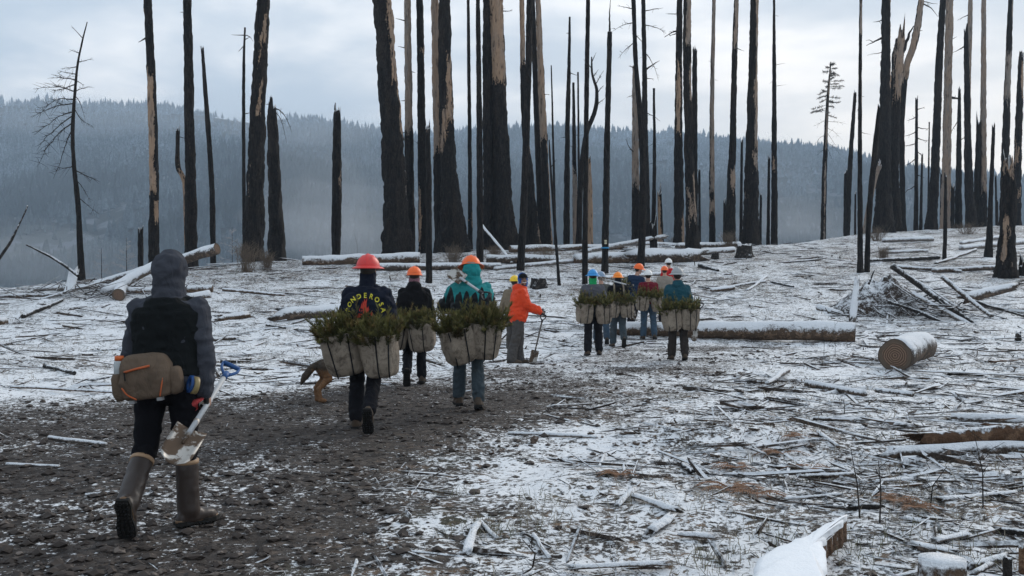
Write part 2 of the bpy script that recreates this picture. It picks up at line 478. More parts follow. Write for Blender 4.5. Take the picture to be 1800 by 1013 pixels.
def far_forest():
    rg = np.random.default_rng(11); N = 60000
    Y = 590 + (1600 - 590) * rg.random(N) ** 0.85; X = (rg.random(N) * 2 - 1) * 0.68 * Y
    Z = hills_z(X, Y)
    clump = fbm(X / 60, Y / 60, 0, 3, 8)
    keep = rg.random(N) < (0.85 + 0.6 * clump) * (1 - 0.9 * (fbm(X / 90, Y / 140, 0, 2, 29) > 0.42))
    X, Y, Z, clump = X[keep], Y[keep], Z[keep], clump[keep]; n = len(X)
    H = (9.5 + 5.5 * rg.random(n) + 3.5 * clump) * (0.55 + 0.8 * rg.random(n) ** 1.4); W = H * (0.17 + 0.07 * rg.random(n))
    fr = np.clip(sstep(50, 240, Z) * 0.95 + 0.6 * fbm(X / 110, Y / 130, 0, 3, 18) + 0.2 * (rg.random(n) - 0.5), 0, 1)
    ns = 5
    # two jagged tiers: lower skirt ring, inner ring, mid skirt, tip
    th = rg.random(n)[:, None] * 6.28 + np.arange(ns)[None] * 2 * PI / ns
    j1 = 0.65 + 0.7 * rg.random((n, ns)); j2 = 0.6 + 0.8 * rg.random((n, ns))
    V = np.zeros((n, 2 * ns + 2, 3))
    V[:, :ns, 0] = np.cos(th) * W[:, None] * j1; V[:, :ns, 1] = np.sin(th) * W[:, None] * j1; V[:, :ns, 2] = H[:, None] * (0.06 + 0.12 * rg.random((n, ns)))
    V[:, ns, 2] = H * 0.72
    V[:, ns + 1:2 * ns + 1, 0] = np.cos(th + .6) * W[:, None] * 0.6 * j2; V[:, ns + 1:2 * ns + 1, 1] = np.sin(th + .6) * W[:, None] * 0.6 * j2
    V[:, ns + 1:2 * ns + 1, 2] = H[:, None] * (0.40 + 0.14 * rg.random((n, ns)))
    V[:, 2 * ns + 1, 2] = H
    V[:, 2 * ns + 1, 0] = (rg.random(n) - .5) * 0.3
    V += np.stack([X, Y, Z], -1)[:, None, :]
    tri = []
    for k in range(ns):
        tri.append([k, (k + 1) % ns, ns]); tri.append([ns + 1 + k, ns + 1 + (k + 1) % ns, 2 * ns + 1])
    tri = np.array(tri)
    T = (np.arange(n) * (2 * ns + 2))[:, None, None] + tri[None]
    fa = np.repeat(fr[:, None], 2 * ns + 2, 1); ta = np.repeat(rg.random(n)[:, None], 2 * ns + 2, 1)
    return mesh_np('forest', V.reshape(-1, 3), [T.reshape(-1, 3)], {'frost': fa.ravel(), 'tone': ta.ravel()}, False)
m, g, b = new_mat('far_conifers'); p = wpos(g)
tone = g.attr('tone'); fr = g.attr('frost')
c = g.mix(tone, (0.010, 0.019, 0.020), (0.026, 0.040, 0.040))
nz = g.sep(wnor(g))[2]
fm = g.math('MULTIPLY', g.math('MULTIPLY', fr, 0.9), g.step(g.math('ADD', nz, g.noise(p, 0.5, 2)), 0.45, 1.1, 0.2, 1.0))
g.put(b.inputs['Base Color'], g.mix(fm, c, (0.50, 0.60, 0.70)))
b.inputs['Roughness'].default_value = 0.95; b.inputs['Specular IOR Level'].default_value = 0.05
tag(link('forest', far_forest(), m), 'frosted conifer forest covering the far hillside', 'forest', kind='stuff')

# ------------------------------------------------------------------ haze over the whole place
def haze_box():
    V, _, Q = box(0, 870, 112, 4200, 1860, 420)
    m = bpy.data.materials.new('haze_air'); m.use_nodes = True; nt = m.node_tree; nt.nodes.clear()
    out = nt.nodes.new('ShaderNodeOutputMaterial'); v = nt.nodes.new('ShaderNodeVolumePrincipled')
    v.inputs['Density'].default_value = 0.00042; v.inputs['Color'].default_value = (0.66, 0.82, 1.0, 1)
    nt.links.new(v.outputs[0], out.inputs['Volume'])
    o = MB().add(V, None, Q).build('haze', m, smooth=False)
    tag(o, 'thin bluish haze hanging in the valley air', 'haze', kind='stuff')
haze_box()

def mist_bank(label, x, y, Yd, wpx, hpx, depth, dens, seed):
    """a drifting bank of valley mist: a closed soft-edged body of thin vapour"""
    c = at(x, y, Yd); k = Yd / F
    V, T, Q = uvsphere((0, 0, 0), 1, 40, 24)
    n_ = fbm(V[:, 0] * 1.6 + seed, V[:, 1] * 1.6, V[:, 2] * 1.6, 3, seed)
    V = V * (1 + 0.55 * n_)[:, None] * [wpx * k / 2, depth / 2, hpx * k / 2]
    name = 'mist_air_%.6f' % dens
    m = bpy.data.materials.get(name)
    if m is None:
        m = bpy.data.materials.new(name); m.use_nodes = True; nt = m.node_tree; nt.nodes.clear()
        out = nt.nodes.new('ShaderNodeOutputMaterial'); v = nt.nodes.new('ShaderNodeVolumePrincipled')
        v.inputs['Density'].default_value = dens; v.inputs['Color'].default_value = (0.93, 0.96, 1.0, 1)
        nt.links.new(v.outputs[0], out.inputs['Volume'])
    o = MB().add(V, T, Q).build('mist', m); o.location = c
    tag(o, label, 'mist', kind='stuff')
for q, a_ in enumerate([('pale mist rising in the valley behind the lone snapped snag', 600, 410, 330, 300, 150, 60, .0060), ('thin mist drifting up the hillside left of the massive trunk', 575, 330, 420, 230, 230, 60, .0024), ('mist lying low behind the left dead tree', 40, 450, 340, 420, 110, 60, .0036),
                        ('low mist behind the sparse conifer', 1405, 395, 340, 230, 80, 50, .0055), ('faint mist on the far right hillside', 1350, 330, 420, 200, 160, 60, .0012), ('cloud wisp on the left ridge', 190, 200, 1150, 620, 70, 130, .0012), ('wisp clinging to the ridge behind the snapped snag', 560, 225, 1100, 260, 60, 110, .0014)]):
    for q2, sc_ in enumerate((1.15, 0.85, 0.58, 0.34)):
        mist_bank(a_[0], a_[1] + 25 * math.sin(q * 3 + q2 * 2), a_[2] + 8 * q2, a_[3], a_[4] * sc_, a_[5] * sc_, a_[6] * sc_, a_[7] * 0.62, 30 + q * 5 + q2)

# ------------------------------------------------------------------ burnt trees
def bark_material():
    m, g, b = new_mat('charred_trunk'); o = objco(g)
    st = g.scalev(o, (1, 1, 0.16)); bare = g.attr('bare'); tone = g.attr('tone')
    nz_ = g.noise(st, 5.0, 5, 0.62); big = g.noise(st, 1.6, 3, 0.5, dist=0.5); fur = g.noise(st, 16, 4, 0.6)
    crk = g.voronoi(g.scalev(o, (1, 1, 0.42)), 13.0, 'DISTANCE_TO_EDGE'); fine_ = g.noise(g.scalev(o, (1, 1, 0.45)), 17, 5, 0.65)
    k = g.math('ADD', g.math('ADD', bare, g.math('MULTIPLY', g.math('SUBTRACT', fine_, 0.5), 1.3)), g.math('MULTIPLY', g.math('SUBTRACT', g.math('ADD', g.math('MULTIPLY', nz_, 0.62), g.math('MULTIPLY', big, 0.38)), 0.5), 3.6))
    mk = g.step(k, 0.10, 0.22)
    char = g.mix(g.step(fur, 0.35, 0.68), (0.0045, 0.004, 0.004), (0.032, 0.026, 0.023))
    char = g.mix(g.math('MULTIPLY', g.step(g.math('ADD', g.math('MULTIPLY', nz_, .6), g.math('MULTIPLY', fine_, .4)), 0.54, 0.66), 0.6), char, (0.060, 0.047, 0.038))
    char = g.mix(g.math('MULTIPLY', g.step(big, 0.48, 0.66), 0.45), char, g.mix(fine_, (0.010, 0.008, 0.007), (0.105, 0.075, 0.056)))
    char = g.mix(g.step(crk, 0.09, 0.0), char, (0.003, 0.003, 0.003))
    strk = g.noise(g.scalev(o, (1, 1, 0.045)), 26, 4, 0.6)
    tan = g.mix(strk, (0.25, 0.145, 0.085), (0.56, 0.39, 0.265)); gr = g.mix(strk, (0.13, 0.105, 0.09), (0.42, 0.36, 0.31))
    wood = g.mix(g.math('ADD', g.math('MULTIPLY', tone, 0.75), g.math('MULTIPLY', g.step(g.noise(st, 3.1, 4), 0.45, 0.62), 0.45), clamp=True), tan, gr)
    wood = g.mix(g.math('MULTIPLY', g.step(g.noise(st, 9, 5, .65), 0.53, 0.66), 0.8), wood, (0.060, 0.040, 0.029))
    col = g.mix(mk, char, wood)
    zn = g.sep(wnor(g))[2]
    sn_ = g.step(g.math('ADD', zn, g.math('MULTIPLY', g.noise(o, 14, 3), 0.3)), 0.75, 0.95)
    g.put(b.inputs['Base Color'], g.mix(sn_, col, SNOW))
    b.inputs['Roughness'].default_value = 0.88; b.inputs['Specular IOR Level'].default_value = 0.22
    h = g.math('SUBTRACT', g.math('ADD', g.math('ADD', fur, g.math('MULTIPLY', g.math('MINIMUM', crk, 0.12), 5.0)), g.math('MULTIPLY', nz_, 1.0)), g.math('MULTIPLY', mk, 0.9))
    g.put(b.inputs['Normal'], g.bump(h, 1.0, 0.06))
    return m
M_BARK = bark_material()
M_TWIG = plain('dead_branch', (0.028, 0.023, 0.020), 0.9, var=0.5, scale=6, spec=0.15)
TREES = []
_tseed = [0]

def trunk_mesh(P, R, rows, bare, tone, jag, flare, seed, big):
    """P (n,3) local path, R radii, rows: photograph row of each ring (where the bare patches were noted)"""
    n = len(P); ns = 26 if big > 0.30 else (18 if big > 0.16 else 10)
    th = np.arange(ns) / ns * 2 * PI
    zz = P[:, 2] - P[0, 2]
    # frames(): A points to -Y (towards the camera side), B = T x A points to +X
    TH, ZZ = np.meshgrid(th, zz)
    cx_, sx_ = np.cos(TH), np.sin(TH)
    fur = fbm(cx_ * 3.2 + seed, sx_ * 3.2, ZZ * 0.9, 3, seed) * 0.17 + fbm(cx_ * 1.2, sx_ * 1.2, ZZ * 0.7 + seed, 3, seed + 5) * 0.12
    pl = fbm(cx_ * 5.5 + seed * 1.7, sx_ * 5.5, ZZ * 2.6, 3, seed + 9)
    fur = fur + 0.13 * pl + 0.07 * sstep(0.02, 0.12, pl) - 0.03
    fl = np.exp(-zz / (2.2 * R[0] + 0.1))[:, None]
    lob = 1 + flare * fl * (0.55 + 0.45 * np.cos(TH * 5 + seed) * (0.6 + 0.4 * np.cos(TH * 2 + seed * 2)))
    side = np.arctan2(sx_, cx_) / (PI / 2)          # 0 = towards the camera, 1 = right edge, -1 = left edge
    B = np.full(TH.shape, -0.62 - 0.3 * ((seed * 37) % 10) / 10); RW = np.repeat(np.asarray(rows, float)[:, None], ns, 1)
    for (y0, y1, s, hw) in bare:
        d = np.abs(((side - s + 2) % 4) - 2)
        v = np.minimum(np.minimum((hw - d) * 1.5, (RW - y0) / 34.0), (y1 - RW) / 34.0)
        B = np.maximum(B, np.clip(v, -1, 1))
    rm = (1 + fur) * lob * (1 - 0.09 * sstep(-0.1, 0.2, B))
    V, T, Q = tube(P, R, ns, True, rm)
    V = V.copy()
    if jag:
        k0 = max(0, n - 9); Vr = V[:n * ns].reshape(n, ns, 3)
        for kk, ring in enumerate(range(k0, n)):
            w = ((kk + 1) / (n - k0)) ** 1.6
            dz = R[-1] * (5.0 * fbm(np.cos(th) * 1.1 + seed * 3.1, np.sin(th) * 1.1, seed * 0.7, 2, seed + 3) + 2.2 * vnoise(th * 2.4, th * 0, seed, seed))
            Vr[ring, :, 2] += w * dz
        V[n * ns + 1, 2] -= R[-1] * 1.8
    na = len(V)
    ba = np.concatenate([B.ravel(), [-1, 0.6 if jag else -1]])
    return mesh_np('trunk', V, [T, Q], {'bare': ba, 'tone': np.full(na, float(tone))})

def branch_obj(parent, a, bpt, r0, seed, droop=0.0, twigs=0, twl=0.35, base=None, rise=0.0):
    """a dead branch from a to b (world), thin and slightly crooked, with twigs"""
    rg = np.random.default_rng(seed); a = np.asarray(a, float); bpt = np.asarray(bpt, float); L = np.linalg.norm(bpt - a)
    n = max(5, int(L / 0.12)) if L < 2 else 16
    t = np.linspace(0, 1, n)[:, None]
    P = a * (1 - t) + bpt * t
    P[:, 2] += (np.sin(t[:, 0] * PI) * (rise - droop) * L)
    wob = np.cumsum(rg.normal(0, 0.018 * L, (n, 3)), 0) * np.sin(t * PI) * 0.6
    P = P + wob
    mb = MB(); R = r0 * (1 - 0.85 * t[:, 0])
    mb.add(*tube(P - base, R, 5))
    for k in range(twigs):
        s = 0.2 + 0.78 * rg.random(); q = P[int(s * (n - 1))]; d = (bpt - a) / L
        dv = d * 0.55 + rg.normal(0, 0.55, 3); dv[2] = dv[2] * 0.7 - 0.25 * (1 if droop > 0 else -0.3); dv /= np.linalg.norm(dv)
        l = twl * (0.4 + rg.random()) * (1.1 - 0.6 * s); Pt = np.array([q, q + dv * l * 0.5 + rg.normal(0, .03, 3) * l, q + dv * l + rg.normal(0, .06, 3) * l + [0, 0, -0.08 * l]])
        mb.add(*tube(Pt - base, [r0 * 0.34, r0 * 0.25, r0 * 0.12], 3, False))
    return mb.build('branch', M_TWIG, parent)

def tree(label, pts, w, past=None, bare=(), tone=0.0, jag=False, br=(), stubs=0, name='burnt_tree', flare=None, group='burnt trees standing along the crest', over=9.0):
    """pts: photograph pixels base -> top; w: pixel widths base -> top; br: (row, dx, dy, width px, twigs)"""
    _tseed[0] += 1; seed = _tseed[0]; rg = np.random.default_rng(seed + 100)
    pts = [tuple(map(float, q)) for q in pts]; w = list(w)
    base = hit(pts[0][0], pts[0][1], past); Yd = base[1]
    k = Yd / F
    W = np.array([at(x, y, Yd) for x, y in pts]); W[0] = base
    Rk = np.interp(np.linspace(0, 1, len(pts)), np.linspace(0, 1, len(w)), w) * k / 2
    rows = [q[1] for q in pts]
    if W[0][2] < W[1][2]: pass
    lean = rg.normal(0, 0.012, 1)[0]
    zl = W[:, 2] - W[0, 2]; W[:, 1] += lean * zl
    top_cut = pts[-1][1] <= 1 and not jag
    arc = np.concatenate([[0], np.cumsum(np.linalg.norm(np.diff(W, axis=0), axis=1))])
    nv = int(np.clip(arc[-1] / (0.12 if Rk[0] > 0.08 else 0.28), 14, 150))
    C = catmull(np.column_stack([W, Rk, rows]), nv)
    if top_cut:                                   # the trunk goes on above the frame to a snapped top
        d = C[-1, :3] - C[-4, :3]; d /= np.linalg.norm(d)
        H = over * (0.7 + 0.7 * rg.random()); ne = 12
        ex = np.array([np.concatenate([C[-1, :3] + d * H * (q + 1) / ne, [C[-1, 3] * (1 - 0.5 * (q + 1) / ne), -20 - 30 * q]]) for q in range(ne)])
        C = np.vstack([C, ex])
    C[0, 2] -= 0.12
    P = C[:, :3] - base
    big = C[0, 3] * 2
    root = empty(name, base, 0, label, 'tree', group)
    fl = flare if flare is not None else (0.5 if big > 0.45 else 0.3)
    me = trunk_mesh(P, np.maximum(C[:, 3], 0.012), C[:, 4], list(bare), tone, jag or top_cut, fl, seed, big)
    link('trunk', me, M_BARK, root)
    def at_row(y):
        i = int(np.argmin(np.abs(C[:, 4] - y))); return C[i, :3], C[i, 3]
    for q, bb in enumerate(br):
        y, dx, dy, bw, tw = bb[:5]; droop = bb[5] if len(bb) > 5 else 0.0
        p0, r0 = at_row(y); p1 = p0 + np.array([dx * k, rg.normal(0, 0.35) * abs(dx) * k, -dy * k])
        branch_obj(root, p0, p1, bw * k / 2, seed * 50 + q, droop=max(droop, 0), rise=max(-droop, 0), twigs=tw, twl=abs(dx) * k * 0.45, base=base)
    zt = C[-1, 2] - base[2]
    for q in range(stubs):
        p0 = C[int(len(C) * (0.35 + 0.6 * rg.random()))]; a = rg.random() * 2 * PI; l = 0.25 + 0.5 * rg.random()
        branch_obj(root, p0[:3], p0[:3] + np.array([math.cos(a) * (l + p0[3]), math.sin(a) * (l + p0[3]), rg.normal(-0.02, 0.15)]), 0.016, seed * 70 + q, base=base)
    TREES.append((root, C)); return root

L_, R_ = -1.0, 1.0
# --- left
tree('thin dead tree with drooping bare twigs at the far left of the crest', [(143, 478), (139, 380), (131, 290), (129, 225), (136, 130), (145, 80), (155, 40)], [12, 9, 7, 6, 4, 3, 1.5], past=0.5,
     name='dead_tree', br=[(r_, dx, dy, 2.4 if abs(dx) > 45 else 1.8, tw * 2, dr) for r_, dx, dy, tw, dr in [
         (70, -16, -20, 2, 0), (95, -20, -8, 3, 0), (112, 24, -8, 4, .0), (118, -28, 4, 5, .05), (132, -34, -8, 6, .05), (140, 12, 10, 3, -.1), (145, -52, -8, 9, -.05), (150, -46, 8, 9, .05), (160, 28, -10, 4, -.1),
         (165, -62, 0, 10, -.08), (178, -66, 12, 12, -.08), (186, -58, 30, 12, -.05), (188, 36, 34, 5, .1), (196, -64, 42, 14, -.1), (205, -50, 66, 12, -.08), (215, -62, 78, 14, -.1), (228, -46, 84, 10, -.1),
         (168, 20, 44, 4, -.18), (296, -40, -2, 5, .08), (300, 46, 22, 6, .05), (318, 24, 40, 4, -.1), (345, 36, 30, 5, .0)]])
tree('thin black trunk stripped to tan wood halfway up, left of the plain black pole', [(270, 460), (270, 330), (265, 150), (258, 0)], [18, 16, 15, 13], bare=[(128, 345, -0.35, 0.95), (350, 385, 0.7, 0.5), (20, 60, -0.9, .25), (80, 112, -0.9, .25)], past=1.5, br=[(66, -22, 8, 5, 0), (18, -8, 2, 3, 0)])
tree('straight plain black trunk behind the propped snowy log', [(336, 462), (333, 250), (327, 0)], [22, 17, 14], past=2.0, br=[(20, -14, 0, 3, 0), (64, -9, -1, 2, 0)])
tree('slender crooked snag with a tan foot, hugging the plain black trunk', [(330, 450), (325, 340), (321, 312), (312, 290), (312, 232)], [8, 8, 8, 8, 7], past=3.5, jag=True, bare=[(305, 460, 0, 1.4)], br=[(240, 14, 3, 2, 0)])
tree('short charred stub at the crest behind the propped log', [(248, 462), (247, 403)], [9, 9], past=4, jag=True)
tree('leaning charred pole with a pointed tip beside the plain black trunk', [(375, 467), (372, 330), (363, 200), (354, 82)], [10, 9, 8, 5], past=1.5, jag=True)
tree('whip-thin dead pole just left of the thick black trunk', [(430, 425), (428, 250), (428, 120), (430, 48)], [6, 6, 5, 3], past=6, br=[(62, -20, 2, 2, 2), (62, 16, 12, 2, 3, -.2), (80, -13, 10, 2, 2), (70, 12, -4, 2, 1), (210, 20, -5, 2, 0)])
tree('thick black trunk rising beside the dry bush on the left crest', [(445, 452), (448, 300), (453, 130), (459, 0)], [33, 29, 25, 22], past=0.6, bare=[(60, 120, 0.05, .12), (150, 200, 0.3, .15), (270, 345, -0.35, .16), (20, 60, 0.5, .15)], br=[(14, -8, 2, 4, 0)])
tree('broken grey-black snag with a hanging twig, right of the thick black trunk', [(489, 462), (484, 350), (481, 280), (478, 220), (477, 180)], [34, 23, 20, 17, 13], past=5.0, jag=True, tone=1, br=[(190, 32, 40, 3, 10, -.22), (194, 26, 58, 2, 8, -.25), (182, -10, 2, 3, 0)])
tree('lone snapped black snag standing in mist between the thick trunks', [(590, 449), (592, 330), (592, 208)], [15, 16, 13], past=4.5, jag=True, bare=[(305, 330, 0.6, .3)], br=[(392, -6, -30, 2, 0)])
# --- centre
tree('massive leaning black trunk with a tan strip down its upper right', [(699, 449), (693, 330), (688, 220), (677, 60), (673, 0)], [46, 38, 37, 34, 32], past=0.4, bare=[(-80, 150, 0.85, .55), (120, 245, 1.0, .28)], br=[(182, -8, 0, 2, 0)])
tree('pale stripped trunk with side stubs right of the massive leaning trunk', [(722, 442), (719, 240), (717, 0)], [17, 15, 12], past=4, bare=[(-80, 236, 0, 2.2), (290, 350, -0.5, .4)], tone=0.75, br=[(40, -21, -4, 3, 0), (87, -18, -4, 3, 0), (128, 13, 4, 3, 0), (180, -15, -1, 3, 0), (234, -13, 3, 3, 0)])
tree('black trunk with a tan knot mark between the pale stripped trunk and the twin trunks', [(744, 440), (741, 250), (737, 0)], [17, 14, 12], past=3.2, bare=[(82, 98, 0.3, .5), (318, 410, -0.5, .5)], stubs=2)
tree('short slim black pole in front of the big trunks, behind the orange helmets', [(754, 497), (754, 350), (752, 222)], [11, 10, 8], jag=True)
tree('tall bare tan trunk standing against its black twin', [(777, 452), (770, 270), (764, 0)], [24, 17, 15], past=1.8, bare=[(-80, 275, 0, 2.3)], tone=0.25, br=[(120, -10, 0, 2, 0)])
tree('stout black trunk with tan gashes, the wider of the twin trunks', [(798, 458), (789, 300), (784, 180), (781, 0)], [47, 29, 24, 20], past=0.3, bare=[(98, 215, 0.5, .40), (190, 260, -0.3, .45), (330, 375, -0.6, .2)])
tree('very thin black pole right of the twin trunks', [(827, 452), (826, 300), (823, 0)], [8, 7, 5], past=1.0, bare=[(378, 400, 0.2, .8)])
tree('slim black pole overlapping a broader trunk, behind the orange and teal walkers', [(844, 470), (843, 250), (840, 0)], [12, 10, 7])
tree('broad sooty trunk half hidden behind the slim black pole', [(861, 450), (858, 250), (856, 0)], [22, 18, 14], past=1.0, bare=[(330, 400, 1.0, .35)])
tree('massive trunk with a big torn tan patch at the top and flared black foot', [(889, 449), (882, 300), (877, 150), (872, 0)], [40, 30, 26, 24], past=0.3, bare=[(-80, 148, 0.1, 1.05), (60, 80, -1.2, .2)], flare=0.6, br=[(22, 28, 0, 3, 3)])
tree('leaning dark pole whose foot stands behind the blue hooded man', [(915, 476), (921, 350), (928, 150), (931, 0)], [13, 12, 11, 10])
tree('black trunk with tan streaks right behind the leaning dark pole', [(937, 440), (929, 300), (921, 200), (917, 0)], [27, 16, 10, 9], past=1.0, bare=[(-80, 120, 0, 1.6), (200, 290, 0.8, .5), (330, 430, 1.0, .35)], stubs=3)
tree('narrow black pole squeezed between two tan-streaked trunks', [(953, 437), (945, 250), (936, 0)], [12, 10, 8], past=4)
tree('pale tan-topped trunk with a black foot, right of the narrow black pole', [(964, 440), (956, 250), (950, 120), (946, 0)], [16, 13, 12, 9], past=1.2, bare=[(-80, 75, .5, 1.0), (40, 250, 0.0, 1.2), (250, 440, 0.9, .35)], tone=0.2, br=[(168, 14, 1, 2, 1)])
tree('thin crooked stick of a tree left of the pole behind the blue helmet', [(983, 502), (975, 400), (968, 300), (965, 247)], [6, 5, 4, 2], br=[(300, 10, -14, 2, 1)])
tree('needle-thin leaning whip above the crest logs', [(977, 436), (973, 280), (969, 115)], [5, 4, 2], past=5)
tree('thin dark spar tapering to a point at the top of the sky gap', [(996, 433), (997, 250), (1000, 110), (1001, 32)], [11, 9, 6, 3], past=2, br=[(128, 16, 8, 2, 0), (240, -12, 2, 2, 0), (60, -6, 0, 2, 0)])
tree('dark trunk with a grey weathered foot beside the crooked burnt tree', [(1013, 428), (1010, 300), (1008, 145)], [13, 8, 4], past=4, bare=[(290, 440, -.3, 1.0)], tone=1.0, stubs=2)
tree('hair-thin dead spar right of the dark pointed spars', [(1019, 428), (1016, 127)], [5, 3], past=8, br=[(140, 0, -8, 1, 0)])
tree('crooked burnt tree bending right with a twiggy crown', [(1017, 430), (1021, 310), (1030, 240), (1046, 195), (1049, 160), (1041, 130), (1040, 100)], [11, 9, 8, 7, 5, 4, 2], past=1.0, name='dead_tree',
     br=[(165, 13, -16, 2, 8, -.1), (150, 14, -24, 2, 8, 0), (185, 16, -14, 2, 6, 0), (135, 10, -14, 2, 6, 0), (120, -14, -18, 2, 5, 0), (110, 8, -18, 2, 4, 0)])
tree('straight slim black pole right behind the bright blue helmet', [(1028, 499), (1030, 250), (1034, 0)], [10, 9, 7])
tree('tan skinned snag with a broken tip, between the two slim poles', [(1038, 427), (1037, 340), (1035, 278)], [11, 9, 7], past=3, jag=True, bare=[(270, 440, 0, 2.2)], tone=0.1)
tree('slim pole with a blue band and pale tags low on its trunk', [(1063, 481), (1066, 300), (1071, 58)], [12, 11, 8], jag=False, br=[(60, 2, -60, 4, 0)])
tree('forked black tree with bare upper twigs behind the bent navy walker', [(1126, 468), (1131, 330), (1128, 230), (1119, 120), (1114, 0)], [12, 13, 10, 8, 7], br=[(40, -38, 14, 2, 8, -.1), (75, -30, 30, 2, 8, -.05), (15, -30, -4, 2, 6, 0), (122, -14, -4, 3, 2), (60, 20, 20, 2, 4, 0)])
tree('slender black stem rising beside the forked tree with ascending twigs', [(1139, 424), (1134, 230), (1133, 110), (1131, 0)], [11, 10, 8, 7], past=1.5, br=[(125, 26, -18, 4, 4, -.05), (140, 16, 2, 2, 1), (195, 32, 12, 2, 1), (95, 24, 50, 2, 5, -.2), (20, 34, -4, 2, 6, 0), (45, 40, 16, 2, 7, -.1)])
tree('silvery stripped snag with a jagged top and black foot', [(1118, 424), (1117, 300), (1116, 112)], [14, 13, 9], past=2.5, jag=True, bare=[(100, 335, 0, 1.8)], tone=0.85, br=[(270, -18, -24, 3, 2, .1), (165, -14, 4, 2, 3)])
tree('thin black spike above the small charred stub', [(1148, 420), (1150, 290), (1149, 156)], [8, 6, 4], past=3, stubs=2)
tree('squat charred stub on the crest right of the leaning log', [(1149, 441), (1148, 398)], [13, 12], jag=True)
tree('short split stub showing tan heartwood near the crest log', [(1162, 424), (1159, 338)], [11, 7], past=2, jag=True, bare=[(330, 440, -0.6, .9)])
# --- right of centre
tree('tall black trunk with a long tan strip, left of a close pair', [(1194, 424), (1192, 200), (1194, 0)], [17, 13, 9], past=1.0, bare=[(100, 240, -0.1, .45), (360, 430, 0.8, .5)], br=[(55, -28, 14, 4, 4, -.1), (28, -22, -6, 2, 4), (60, -20, 8, 3, 2)])
tree('tall grey-flecked trunk, right of a close pair, with a wide black foot', [(1218, 444), (1212, 300), (1207, 120), (1207, 0)], [23, 16, 14, 13], bare=[(-80, 85, 0.2, .55), (110, 180, 0.7, .4), (300, 395, 0.7, .55), (330, 390, -0.2, .4)], tone=0.6)
tree('snapped black trunk with a ragged top touching the grey-flecked trunk', [(1222, 424), (1221, 250), (1221, 88)], [10, 9, 8], past=2, jag=True)
tree('slim grey-skinned trunk alone against the pale sky', [(1252, 420), (1251, 200), (1254, 0)], [11, 8, 6], past=2, bare=[(-80, 340, 0.2, 1.0), (330, 370, 0, 1.5)], tone=0.8, stubs=2)
tree('pencil-thin stub between the ragged trunk and the grey slim trunk', [(1230, 420), (1229, 300)], [5, 4], past=4, jag=True)
tree('leaning black trunk with a grey top, left of the charred root stump', [(1282, 430), (1287, 250), (1290, 100), (1293, 0)], [17, 12, 9, 8], bare=[(-80, 90, 0, .6), (290, 340, 0.4, .8)], past=0.5, tone=0.6, br=[(85, 14, 8, 2, 0)])
tree('thin broken rod beside the leaning black trunk', [(1302, 424), (1304, 248)], [6, 4], past=3, jag=True)
tree('tiny broken peg on the crest in front of the hills', [(1273, 420), (1273, 355)], [5, 4], past=5, jag=True)
tree('large black trunk with a silvery right side above the charred root stump', [(1320, 437), (1321, 300), (1324, 130), (1327, 0)], [27, 22, 17, 14], bare=[(-80, 270, 0.75, .62), (262, 305, 0.4, .5), (345, 356, -.6, .2)], tone=0.55, past=0.2, stubs=1)
tree('narrow black pole with tiny stubs, right of the large silvery-sided trunk', [(1361, 427), (1362, 250), (1363, 0)], [11, 9, 4], past=1.0, bare=[(262, 300, -0.5, .6)], stubs=7)
tree('knee-thick broken rod left of the narrow black pole', [(1350, 428), (1352, 278)], [6, 4], past=2, jag=True)
tree('short thin peg right of the large silvery-sided trunk', [(1336, 426), (1337, 343)], [5, 4], past=3, jag=True)
tree('brownish broken spar right of the sparse living conifer', [(1489, 420), (1494, 290), (1502, 164)], [9, 8, 5], past=2.5, jag=True, tone=1)
tree('low brown snag leaning against the brownish spar', [(1486, 420), (1487, 304)], [7, 5], past=4, jag=True)
tree('tiny dark rod on the crest between brown spar and slim pole', [(1503, 418), (1504, 340)], [4, 3], past=7, jag=True)
tree('tall slim pole nearest the slash pile, left of a bent snag', [(1512, 479), (1512, 250), (1514, 0)], [10, 7, 5], stubs=4, bare=[(120, 200, .6, .4), (0, 60, 0, .6)], tone=1.0)
tree('bent charred snag leaning right in front of the big forked trunk', [(1524, 479), (1528, 370), (1538, 265), (1545, 187)], [9, 9, 9, 5], jag=True)
tree('grey bleached spar propped against the big forked trunk', [(1518, 408), (1532, 340), (1547, 285)], [8, 9, 7], past=1.0, jag=True, bare=[(270, 420, 0, 2.2)], tone=0.9)
tree('huge black trunk with a tan edge, main stem of the forked pair', [(1552, 413), (1555, 280), (1560, 120), (1562, 0)], [33, 22, 17, 15], past=0.3, bare=[(-80, 150, 0.85, .40)], br=[(65, -43, 18, 5, 2, -.12), (30, -26, 8, 3, 1), (90, -30, 4, 2, 1)], flare=0.4)
tree('burnt trunk split into a torn pale top and a curving limb', [(1571, 408), (1570, 290), (1573, 190), (1577, 110), (1583, 55)], [26, 18, 17, 20, 14], past=1.8, jag=True, bare=[(50, 182, 0.35, 1.0)], tone=0.35,
     br=[(110, 24, -60, 11, 0, -.04), (182, -12, 20, 3, 0), (206, 12, 2, 3, 0)])
tree('curving tan limb reaching up right of the torn pale top', [(1588, 400), (1584, 230), (1590, 130), (1601, 90), (1611, 45), (1617, 0)], [9, 9, 10, 12, 11, 10], past=2.6, bare=[(-80, 150, -0.2, .9)], tone=0.4, br=[(8, 26, 26, 3, 3, -.1), (4, 30, 4, 2, 2), (55, 10, 0, 3, 0)])
tree('low dark peg right of the forked trunk', [(1588, 405), (1588, 368)], [6, 5], past=3, jag=True)
